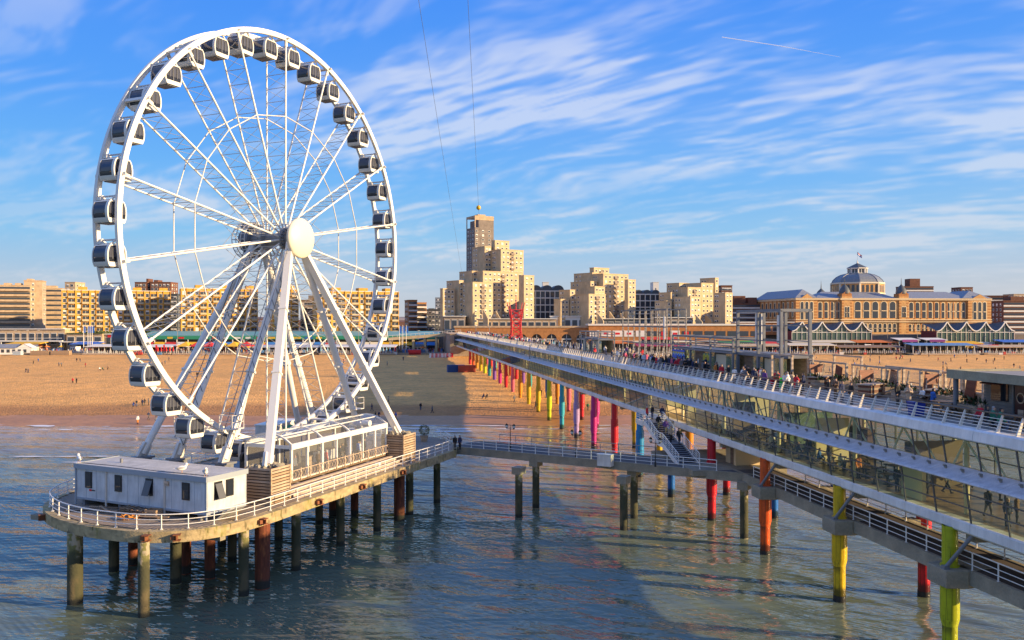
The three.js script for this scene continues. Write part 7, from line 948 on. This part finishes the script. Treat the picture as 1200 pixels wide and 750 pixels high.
  // long brick shop building with white sign boards
  { const Z = 458, a = X(690, Z), W = X(892, Z) - a, h0 = 4.9, H = EYE - (381.5 - 375) / 1000 * Z - h0, t = thing('brick_shops', 'long orange brick shop building with white sign boards behind the pier', 'shops', V(a, h0, -Z)); obj('wall', new B().span(0, W, 0, H, -16, 0), TM.orangeBrick, t); obj('cornice', new B().span(-0.4, W + 0.4, H, H + 0.9, -16.4, 0.6), TM.pale, t); obj('band', new B().span(0, W, H * 0.34, H * 0.40, 0.01, 0.5), TM.pale, t); const n = 15; for (let i = 0; i < n; i++) { const x = W * (i + 0.5) / n, white = i < 5 || i === 7; if (white) { const s = obj('sign_board', new B().box(x, H * 0.68, 0.1, W / n * 0.84, H * 0.24, 0.2), mat('sign_white', [0.72, 0.70, 0.66]), t); if (i !== 0 && i !== 4) obj('sign_print', new B().box(x, H * 0.68, 0.22, W / n * 0.4, H * 0.08, 0.03), M.red, s); } else { obj('window', new B().box(x, H * 0.68, 0.06, W / n * 0.8, H * 0.2, 0.12), TM.win, t); if (i > 5 && i < 9) obj('red_sign', new B().box(x, H * 0.68, 0.16, W / n * 0.4, H * 0.16, 0.08), M.red, t); } obj('shop_window', new B().box(x, H * 0.16, 0.04, W / n * 0.8, H * 0.28, 0.1), TM.win, t); } }
  // roofs and parapets of the boulevard level behind them
  for (const [n, px0, px1, Z, y0, y1, m, lb] of [['roof_terrace', 520, 545, 476, 371, 380, TM.taupe, 'dark flat-roofed restaurant at the head of the pier'], ['roof_terrace', 560, 652, 480, 374, 381, TM.beige, 'low cream terrace building below the tallest stepped tower'], ['roof_terrace', 645, 702, 486, 371, 380, TM.pale, 'long white flat-roofed hall with a slanted end'], ['roof_terrace', 704, 768, 486, 374, 381, TM.slate, 'dark glazed flat-roofed hall below the middle stepped tower'], ['roof_terrace', 768, 812, 480, 372.5, 380, TM.taupe, 'grey brown roof plant boxes over the brick shops'], ['roof_terrace', 862, 930, 470, 378, 392, TM.orangeBrick, 'small orange glazed restaurant at the palace corner']]) low(n, lb, px0, px1, Z, y0, y1 + 4, m, { h0: GND - 0.1, step: 4, d: 10 });
  // ramp wall from the boulevard to the pier
  { const t = thing('ramp_bridge', 'sloping sandstone ramp from the boulevard to the pier entrance', 'ramp', V(0, 0, 0)), Z = 440; obj('ramp_slab', new B().hexa([V(X(455, Z), 10.8, -Z - 6), V(X(540, Z), 13.6, -Z - 6), V(X(540, Z), 15.2, -Z - 6), V(X(455, Z), 12.2, -Z - 6), V(X(455, Z), 10.8, -Z), V(X(540, Z), 13.6, -Z), V(X(540, Z), 15.2, -Z), V(X(455, Z), 12.2, -Z)]), TM.sandst, t); for (let i = 0; i <= 6; i++) { const x = X(457 + 81 * i / 6, Z); obj('ramp_pier', new B().box(x, 4.9 + (6 + 2.6 * i / 6) / 2, -Z - 3, 1.2, 6 + 2.6 * i / 6, 4.6), TM.sandst, t); } const b = new B(); for (let i = 0; i <= 16; i++) { const x = X(455 + 85 * i / 16, Z), y = 12.2 + 3 * i / 16; b.box(x, y + 0.55, -Z + 0.1, 0.14, 1.1, 0.14); } b.bar(V(X(455, Z), 13.3, -Z + 0.1), V(X(540, Z), 16.3, -Z + 0.1), 0.16, 0.16); obj('ramp_railing', b, TM.pale, t); }
  { const t = thing('concrete_abutment', 'grey concrete abutment where the pier meets the boulevard', 'abutment', pw(-3, 4.0, 414.8), PA); obj('abutment_wall', new B().span(0, 22, 0, 10.5, -45, 0), TM.taupe, t); obj('abutment_deck', new B().span(-0.3, 22.3, 10.5, 10.85, -45, 0.2), TM.beige, t); obj('glass_front', new B().span(2, 14, 5.4, 9.6, 0.02, 0.12), TM.win, t); }
  // hedge bank along the boulevard
  for (const [px0, px1, lb] of [[82, 200, 'clipped green bank below the first ochre apartments'], [206, 350, 'clipped green bank below the ochre apartments behind the wheel'], [356, 460, 'clipped green bank beside the ramp']]) { const a = X(px0, 473), W = X(px1, 473) - a, t = thing('green_bank', lb, 'hedge', V(a, 10.5, -474)); const b = new B(), r = rng(px0); obj('bank', new B().hexa([V(0, 0, -1), V(W, 0, -1), V(W, 4.2, -3), V(0, 4.2, -3), V(0, 0, 5), V(W, 0, 5), V(W, 3.4, 1), V(0, 3.4, 1)]), TM.hedge, t); for (let i = 0; i < W * 2; i++) b.box(r() * W, 3.2 + r() * 1.2, 1 - r() * 3, 0.5 + r(), 0.4 + r() * 0.6, 0.5 + r(), r() * 3, r(), r()); stuff(obj('shrubs', b, TM.hedge, t)); }
}
{ // beach clubs on the sand
  const X = (px, Z) => (px - 600) / 1000 * Z, PZ = 430;
  const club = (label, px0, px1, Z, hgt, roofM, n, o = {}) => { const a = X(px0, Z), W = X(px1, Z) - a, t = thing('beach_club', label, 'beach club', V(a, 4.1, -Z), o.turn || 0), D = o.d || 9; obj('deck', new B().span(-1, W + 1, 0, 0.6, -D, 3), M.woodPale, t); for (let i = 0; i <= n; i++) for (const z of [0, -D + 0.5]) obj('post', new B().box(W * i / n, 0.6 + hgt / 2, z, 0.28, hgt, 0.28), TM.pale, t); if (o.tent) for (let i = 0; i < n; i++) { const b = new B(), x0 = W * i / n, x1 = W * (i + 1) / n, m = (x0 + x1) / 2, y = hgt + 0.6, P = V(m, y + 2.4, -D / 2); b.poly([V(x0, y, 0.4), V(x1, y, 0.4), P]).poly([V(x1, y, 0.4), V(x1, y, -D), P]).poly([V(x1, y, -D), V(x0, y, -D), P]).poly([V(x0, y, -D), V(x0, y, 0.4), P]); obj('tent_roof', b, roofM[i % roofM.length], t); } else { obj('roof', new B().hexa([V(-0.8, hgt + 1.5, -D), V(W + 0.8, hgt + 1.5, -D), V(W + 0.8, hgt + 1.75, -D), V(-0.8, hgt + 1.75, -D), V(-0.8, hgt + 0.6, 1), V(W + 0.8, hgt + 0.6, 1), V(W + 0.8, hgt + 0.85, 1), V(-0.8, hgt + 0.85, 1)]), roofM[0], t); obj('back_wall', new B().span(0, W, 0.6, hgt + 0.8, -D, -D + 0.2), TM.win, t); } const wb = new B(), wp = new B(); for (let i = 0; i <= n * 3; i++) { wp.box(W * i / n / 3, 1.3, 3, 0.14, 1.5, 0.14); if (i < n * 3) wb.span(W * i / n / 3 + 0.1, W * (i + 1) / n / 3 - 0.1, 0.7, 1.7, 2.98, 3.02); } stuff(obj('windscreen_posts', wp, TM.pale, t)); stuff(obj('windscreen_panes', wb, clearGlass, t)); if (o.extra) o.extra(t, W, hgt, D); return t; };
  const yel = mat('yellow_canvas', [0.75, 0.42, 0.02]), redC = mat('red_canvas', [0.62, 0.03, 0.02]), blueC = mat('blue_canvas', [0.03, 0.14, 0.5]), whiteC = mat('white_canvas', [0.72, 0.70, 0.66]), wine = mat('wine_canvas', [0.32, 0.02, 0.07]), creamC = mat('cream_canvas', [0.62, 0.54, 0.40]), orangeC = mat('orange_canvas', [0.6, 0.16, 0.03]);
  club('white-posted beach club terrace with a flat roof at the sand edge', 102, 150, 428, 3.2, [TM.pale], 7);
  club('small white beach club with red flags behind the wheel rim', 155, 200, 430, 3.0, [TM.pale], 6, { extra: (t, W) => { for (let i = 0; i < 5; i++) obj('red_flag', new B().box(W * (i + 0.5) / 5, 3.2, 3.4, 0.9, 3.2, 0.1), M.red, t); } });
  club('yellow-framed beach club with red and yellow tent roofs', 207, 293, 428, 3.4, [yel, redC, redC, yel], 6, { tent: 1 });
  club('white beach club terrace with grey roof behind the wheel legs', 298, 372, 431, 2.8, [mat('pale_grey_roof', [0.45, 0.46, 0.47])], 8); club('blue and white beach club terrace near the pier containers', 378, 462, 430, 3.0, [whiteC], 9);
  club('wine-roofed beach club seen over the pier balustrade', 748, 806, 425, 3.6, [wine], 8); club('red-roofed beach club behind the wine-roofed one', 755, 792, 444, 6.5, [redC], 5); club('long cream beach club terrace behind the pier kiosks', 812, 914, 430, 3.4, [TM.beige], 12);
  club('cream flat-roofed beach club at the sand before the scalloped pavilion', 926, 978, 428, 3.8, [creamC], 6); club('grey-posted beach club terrace at the sand before the palace', 984, 1058, 431, 2.7, [mat('brown_roof', [0.24, 0.15, 0.09])], 10); club('beach club with blue ridge roof at the sand', 1070, 1142, 426, 3.9, [mat('blue_roof', [0.10, 0.22, 0.42])], 9); club('white beach club terrace at the far end of the sand', 1152, 1215, 429, 2.9, [TM.beige], 8);
  club('orange awning restaurant terrace on the promenade before the palace', 1005, 1050, 442, 5.0, [orangeC], 5); club('white sign restaurant terrace on the promenade', 1054, 1076, 441, 6.2, [TM.pale], 3, { extra: (t, W, h) => obj('sign', new B().box(W / 2, h + 0.4, 1.3, W * 0.8, 1.2, 0.1), mat('sign_purple', [0.3, 0.05, 0.25]), t) }); club('second white sign restaurant terrace on the promenade', 1086, 1108, 441, 6.2, [TM.pale], 3, { extra: (t, W, h) => obj('sign', new B().box(W / 2, h + 0.4, 1.3, W * 0.8, 1.2, 0.1), mat('sign_purple_dark', [0.22, 0.03, 0.2]), t) }); club('yellow awning terrace on the promenade', 1112, 1150, 442, 4.4, [yel], 4); club('blue awning terrace on the promenade', 1176, 1215, 441, 5.2, [blueC], 4); club('cream awning terrace on the promenade beside the wine red wall', 930, 1000, 442, 5.0, [creamC], 7);
  club('red-awninged snack bar before the brick arcade', 560, 592, 446, 4.2, [redC], 4); club('teal-roofed terrace bar before the brick arcade', 628, 662, 445, 4.0, [mat('teal_canvas', [0.05, 0.32, 0.30])], 5); club('orange-awninged terrace before the brick shops', 694, 742, 446, 4.4, [orangeC], 6); club('green-awninged terrace behind the pier kiosks', 846, 884, 446, 4.6, [mat('green_canvas', [0.05, 0.30, 0.08])], 5); club('red-awninged terrace beside the small orange restaurant', 888, 922, 444, 4.2, [redC], 4); club('yellow-awninged terrace below the balcony apartments', 8, 44, 445, 4.0, [yel], 5); club('blue-awninged terrace below the grass roof', 84, 112, 444, 4.0, [blueC], 4);
  { // small white house
    const t = thing('beach_house', 'small white gabled beach house with grey roof at the sand edge', 'house', V(X(-6, 426), 4.1, -426), 0.15), W = 17; obj('wall', new B().span(0, W, 0, 3.4, -7, 0), whiteC, t); const b = new B(); b.quad(V(-0.5, 3.3, 0.6), V(W * 0.62, 3.3, 0.6), V(W * 0.62, 5.2, -3.5), V(-0.5, 5.2, -3.5)).quad(V(W * 0.62, 3.3, -7.4), V(-0.5, 3.3, -7.4), V(-0.5, 5.2, -3.5), V(W * 0.62, 5.2, -3.5)); obj('roof', b, TM.zinc, t); const g = new B(); g.poly([V(W * 0.6, 3.4, 0.1), V(W + 0.4, 3.4, 0.1), V(W * 0.8, 5.4, 0.1)]).quad(V(W * 0.8, 5.4, 0.3), V(W * 0.8, 5.4, -7), V(W * 0.56, 3.2, -7), V(W * 0.56, 3.2, 0.3)).quad(V(W * 0.8, 5.4, -7), V(W * 0.8, 5.4, 0.3), V(W + 0.6, 3.2, 0.3), V(W + 0.6, 3.2, -7)); obj('gable', g, whiteC, t); for (let i = 0; i < 6; i++) obj('window', new B().box(1 + i * 2.6, 1.8, 0.05, 1.4, 1.6, 0.1), TM.win, t); }
  { const r = rng(8); const st = thing('timber_stack', 'low stack of orange timber baulks on the sand edge', 'timber', V(X(36, 424), 4.1, -424), 0, 'timber stacks by the beach house'); for (let i = 0; i < 3; i++) for (let k = 0; k < 2; k++) obj('baulk', new B().box(4.6, 0.35 + i * 0.7, -k * 1.4, 9.2, 0.62, 1.2), M.wood, st); copy(st, V(X(60, 424), 4.1, -424)); const bx = thing('storage_box', 'small pale blue storage box on the sand edge', 'box', V(X(21, 422), 4.1, -422)); obj('casing', new B().box(0, 0.9, 0, 4, 1.8, 2.4), mat('pale_blue_box', [0.4, 0.48, 0.52]), bx); obj('lid', new B().box(0, 1.85, 0, 4.2, 0.12, 2.6), TM.pale, bx); }
  // shipping containers on the sand
  const cont = (label, px, Z, m, turn = 0.25) => { const p = atZ(px, Z, sandHeight(X(px, Z), Z) - 0.1), t = thing('shipping_container', label, 'container', p, turn); const b = new B().span(0, 6, 0, 2.6, -2.4, 0), rib = new B(); for (let i = 0; i < 16; i++) rib.span(0.3 + i * 0.36, 0.48 + i * 0.36, 0.2, 2.4, 0.002, 0.06); obj('box', b, m, t); stuff(obj('corrugation', rib, m, t)); obj('corner_posts', new B().span(-0.04, 0.16, 0, 2.64, -0.14, 0.07).span(5.84, 6.04, 0, 2.64, -0.14, 0.07), m, t); };
  cont('dark blue shipping container on the shaded sand', 525, 300, mat('container_blue', [0.02, 0.07, 0.22])); cont('rusty red shipping container next to the blue one on the sand', 537.3, 299, mat('container_red', [0.38, 0.06, 0.03]), 0.15); cont('blue shipping container behind the red and white barriers', 471, 432, mat('container_grey_blue', [0.08, 0.16, 0.32]), 0); cont('grey blue shipping container at the promenade wall', 484, 432, mat('container_slate', [0.10, 0.15, 0.24]), 0); cont('small red shipping container at the promenade wall', 479, 428, M.red, 0);
  { const bar = thing('barrier', 'white striped traffic barrier on the sand', 'barrier', V(0, 0, 0), 0, 'red and white barriers by the pier foot'), bm = [M.red, whiteC]; const red = thing('barrier', 'red striped traffic barrier on the sand', 'barrier', V(0, 0, 0), 0, 'red barriers by the pier foot'); for (const [t, m] of [[bar, whiteC], [red, M.red]]) { obj('panel', new B().box(0, 1.0, 0, 1.5, 2.0, 0.4), m, t); obj('foot', new B().box(0, 0.1, 0, 1.6, 0.2, 0.8), m, t); } for (let i = 0; i < 12; i++) { const p = V(X(505 + i * 2.2, 400), sandHeight(X(505 + i * 2.2, 400), 400), -400); const src = i % 2 ? red : bar; if (i < 2) src.position.copy(p); else copy(src, p); } }
  // parasols: closed, along the terraces
  const para = (label, c, grp) => { const t = thing('parasol', label, 'parasol', V(0, 0, 0), 0, grp); obj('pole', new B().tube(V(0, 0, 0), V(0, 3.4, 0), 0.06, 0.06, 6), TM.pale, t); obj('folded_canopy', new B().tube(V(0, 1.1, 0), V(0, 1.6, 0), 0.3, 0.42, 8).tube(V(0, 1.6, 0), V(0, 3.6, 0), 0.42, 0.06, 8), c, t); return t; };
  const pr = para('folded red parasol on a beach club terrace', M.red, 'folded red parasols'), pb = para('folded pale blue parasol on a beach club terrace', mat('pale_blue_canvas', [0.22, 0.42, 0.55]), 'folded blue parasols');
  [185, 189, 195, 199, 203, 463].forEach((px, i) => { const p = V(X(px, 426), 4.7, -426); i ? copy(pr, p) : pr.position.copy(p); }); [315, 323, 331, 340, 360, 376, 384, 449, 453, 457, 446].forEach((px, i) => { const p = V(X(px, 425), 4.7, -425); i ? copy(pb, p) : pb.position.copy(p); });
  // open parasols and small cabins crowding the terraces
  const open1 = (label, c, grp) => { const t = thing('open_parasol', label, 'parasol', V(0, 0, 0), 0, grp); obj('pole', new B().tube(V(0, 0, 0), V(0, 2.9, 0), 0.06, 0.06, 6), TM.pale, t); obj('canopy', new B().tube(V(0, 2.3, 0), V(0, 3.1, 0), 2.0, 0.05, 8), c, t); return t; };
  { const rr = rng(61), ks = [['cream', creamC], ['red', redC], ['white', whiteC], ['blue', blueC], ['yellow', yel], ['orange', orangeC]].map(([n, c]) => open1(`open ${n} parasol on a seafront terrace`, c, `open ${n} parasols on the terraces`)), used = {}; for (let i = 0; i < 96; i++) { const px = i < 44 ? rr() * 520 : 745 + rr() * 460, Z = 431 + 22 * rr(), src = ks[Math.floor(rr() * 6)], p = V(X(px, Z), 4.9, -Z); used[src.name] ? copy(src, p, rr()) : (src.position.copy(p), used[src.name] = 1); } }
  { const rr = rng(62), cabM = [whiteC, creamC, mat('cabin_brown', [0.3, 0.16, 0.08]), mat('cabin_blue', [0.2, 0.32, 0.42])]; ['white', 'cream', 'brown', 'pale blue'].forEach((n, k) => { const t = thing('beach_cabin', `small ${n} wooden cabin among the seafront terraces`, 'cabin', V(0, 0, 0), 0, `small ${n} cabins along the seafront`); obj('wall', new B().box(0, 1.4, 0, 4.2, 2.8, 3), cabM[k], t); const b = new B(); b.quad(V(-2.4, 2.7, 1.8), V(2.4, 2.7, 1.8), V(2.4, 3.9, 0), V(-2.4, 3.9, 0)).quad(V(2.4, 2.7, -1.8), V(-2.4, 2.7, -1.8), V(-2.4, 3.9, 0), V(2.4, 3.9, 0)); obj('roof', b, [TM.slate, TM.zinc, redC, whiteC][k], t); obj('window', new B().box(0.7, 1.6, 1.52, 1.2, 1.1, 0.06), TM.win, t); obj('door', new B().box(-1.1, 1.1, 1.52, 0.9, 2.0, 0.06), M.woodDark, t); for (let i = 0; i < 9; i++) { const px = i < 4 ? rr() * 500 : 750 + rr() * 450, Z = 434 + 20 * rr(), p = V(X(px, Z), 4.9, -Z); i ? copy(t, p, (rr() - 0.5)) : t.position.copy(p); } }); }
  // flag poles and lamp standards along the promenade
  const fpole = thing('flag_pole', 'tall pale flag pole on the promenade', 'flag pole', V(0, 0, 0), 0, 'flag poles on the promenade'); obj('pole', new B().tube(V(0, 0, 0), V(0, 14, 0), 0.2, 0.12, 6), TM.pale, fpole); obj('banner', new B().box(0.55, 11.6, 0, 1.0, 3.4, 0.06), blueC, fpole); [98, 103, 105.5, 108, 468, 472, 476].forEach((px, i) => { const p = V(X(px, 436), 4.9, -436); i ? copy(fpole, p) : fpole.position.copy(p); });
  const lamp = thing('lamp_standard', 'slim promenade lamp standard', 'lamp post', V(0, 0, 0), 0, 'lamp standards along the promenade'); obj('pole', new B().tube(V(0, 0, 0), V(0, 11, 0), 0.14, 0.1, 6), TM.taupe, lamp); obj('head', new B().box(0.4, 11, 0, 1.2, 0.18, 0.4), TM.pale, lamp); [17, 31, 44, 124, 168, 208, 235, 340, 420, 490, 700, 730, 960, 998, 1040, 1075, 1110, 1135, 1160, 1185].forEach((px, i) => { const p = V(X(px, 450), 4.9, -450); i ? copy(lamp, p) : lamp.position.copy(p); });
  // cars on the promenade road
  const car = (label, px, m) => { const t = thing('parked_car', label, 'car', V(X(px, 440), 4.92, -440), 0); const s = new THREE.Shape([[-2.1, 0.35], [2.1, 0.35], [2.15, 0.8], [1.2, 0.95], [0.6, 1.45], [-1.2, 1.45], [-1.9, 0.95], [-2.15, 0.85]].map(p => new THREE.Vector2(...p))), e = new THREE.ExtrudeGeometry(s, { depth: 1.6, bevelEnabled: true, bevelSize: 0.06, bevelThickness: 0.06, bevelSegments: 2 }); e.translate(0, 0, -0.8); obj('body', e, m, t); obj('windows', new B().hexa([V(-1.6, 0.98, -0.7), V(0.95, 0.98, -0.7), V(0.5, 1.38, -0.7), V(-1.15, 1.38, -0.7), V(-1.6, 0.98, 0.88), V(0.95, 0.98, 0.88), V(0.5, 1.38, 0.88), V(-1.15, 1.38, 0.88)]), M.glassDark, t); for (const x of [-1.35, 1.35]) for (const z of [-0.75, 0.75]) obj('wheel', new B().tube(V(x, 0.33, z - 0.12), V(x, 0.33, z + 0.12), 0.33, 0.33, 14), M.black, t); };
  car('dark blue parked car on the promenade road', 64, mat('car_blue', [0.02, 0.03, 0.06], { roughness: 0.25 })); car('silver parked car on the promenade road', 48, mat('car_silver', [0.3, 0.31, 0.33], { roughness: 0.25 })); car('black parked car by the red-signed restaurant', 140, mat('car_black', [0.012, 0.012, 0.014], { roughness: 0.2 })); car('red parked car behind the wheel', 287, mat('car_red', [0.4, 0.02, 0.02], { roughness: 0.25 }));
  // the crowd on the promenade: too many and too far to count
  const g = new B().tube(V(0, 0, 0), V(0, 0.85, 0), 0.13, 0.2, 6).tube(V(0, 0.8, 0), V(0, 1.45, 0), 0.24, 0.2, 6).tube(V(0, 1.42, 0), V(0, 1.56, 0), 0.07, 0.07, 5).add(new THREE.SphereGeometry(0.13, 6, 5).translate(0, 1.66, 0)).geo(), N = 2200, im = new THREE.InstancedMesh(g, mat('crowd_clothing', [1, 1, 1]), N), r = rng(123), m4 = new THREE.Matrix4(), pal = [[0.03, 0.03, 0.035], [0.05, 0.07, 0.15], [0.5, 0.04, 0.04], [0.65, 0.62, 0.58], [0.25, 0.16, 0.1], [0.2, 0.2, 0.22], [0.06, 0.2, 0.55], [0.6, 0.42, 0.25], [0.7, 0.3, 0.06]];
  for (let i = 0; i < N; i++) { const Z = 429 + 36 * r(), px = r() < 0.45 ? 160 + r() * 370 : r() < 0.2 ? r() * 160 : 560 + r() * 650, sc = 0.95 + 0.15 * r(); m4.makeScale(sc, sc, sc).setPosition(X(px, Z), r() < 0.0 ? GND : 4.9, -Z); im.setMatrixAt(i, m4); im.setColorAt(i, col(pal[Math.floor(r() * 9)])); }
  im.name = 'promenade_crowd'; im.castShadow = im.receiveShadow = true; im.userData = { label: 'dense crowd of tiny people along the seafront promenade', category: 'crowd', kind: 'stuff' }; scene.add(im);
  { const N2 = 420, b = new THREE.InstancedMesh(new B().box(0, 0.4, 0, 1, 0.8, 1).geo(), mat('terrace_clutter', [1, 1, 1]), N2), pal2 = [[0.6, 0.5, 0.4], [0.3, 0.2, 0.12], [0.6, 0.58, 0.55], [0.45, 0.05, 0.04], [0.1, 0.25, 0.45], [0.08, 0.07, 0.06]]; for (let i = 0; i < N2; i++) { const Z = 426 + 20 * r(), px = r() < 0.4 ? 100 + r() * 370 : 745 + r() * 460; m4.makeScale(0.6 + r() * 1.6, 0.9 + r() * 0.9, 0.8).setPosition(X(px, Z), Z > 428 ? 4.9 : 4.1, -Z); b.setMatrixAt(i, m4); b.setColorAt(i, col(pal2[Math.floor(r() * 6)])); } b.name = 'terrace_furniture'; b.castShadow = b.receiveShadow = true; b.userData = { label: 'masses of tables and chairs on the beach club terraces', category: 'furniture', kind: 'stuff' }; scene.add(b); }
  // distant town: roofs and trees fading beyond the seafront
  const N3 = 420, hs = new THREE.InstancedMesh(new B().hexa([V(-0.5, 0, -0.5), V(0.5, 0, -0.5), V(0.5, 0.8, -0.5), V(-0.5, 0.8, -0.5), V(-0.5, 0, 0.5), V(0.5, 0, 0.5), V(0.5, 0.8, 0.5), V(-0.5, 0.8, 0.5)]).hexa([V(-0.52, 0.8, -0.52), V(0.52, 0.8, -0.52), V(0.5, 1, -0.02), V(-0.5, 1, -0.02), V(-0.52, 0.8, 0.52), V(0.52, 0.8, 0.52), V(0.5, 1, 0.02), V(-0.5, 1, 0.02)]).geo(), mat('distant_roofs', [1, 1, 1], { roughness: 0.9 }), N3);
  for (let i = 0; i < N3; i++) { const Z = 640 + 1500 * r(), px = -80 + r() * 1360; m4.makeScale(10 + r() * 24, 5 + r() * 7 + Z * 0.002, 10 + r() * 10).setPosition(X(px, Z), GND - 0.2, -Z); hs.setMatrixAt(i, m4); hs.setColorAt(i, col([[0.2, 0.1, 0.07], [0.3, 0.22, 0.17], [0.22, 0.2, 0.2], [0.36, 0.28, 0.22], [0.1, 0.09, 0.09]][Math.floor(r() * 5)])); }
  hs.name = 'distant_houses'; hs.castShadow = hs.receiveShadow = true; hs.userData = { label: 'low distant houses of the town beyond the seafront', category: 'houses', kind: 'stuff' }; scene.add(hs);
}

renderer.render(scene, camera);
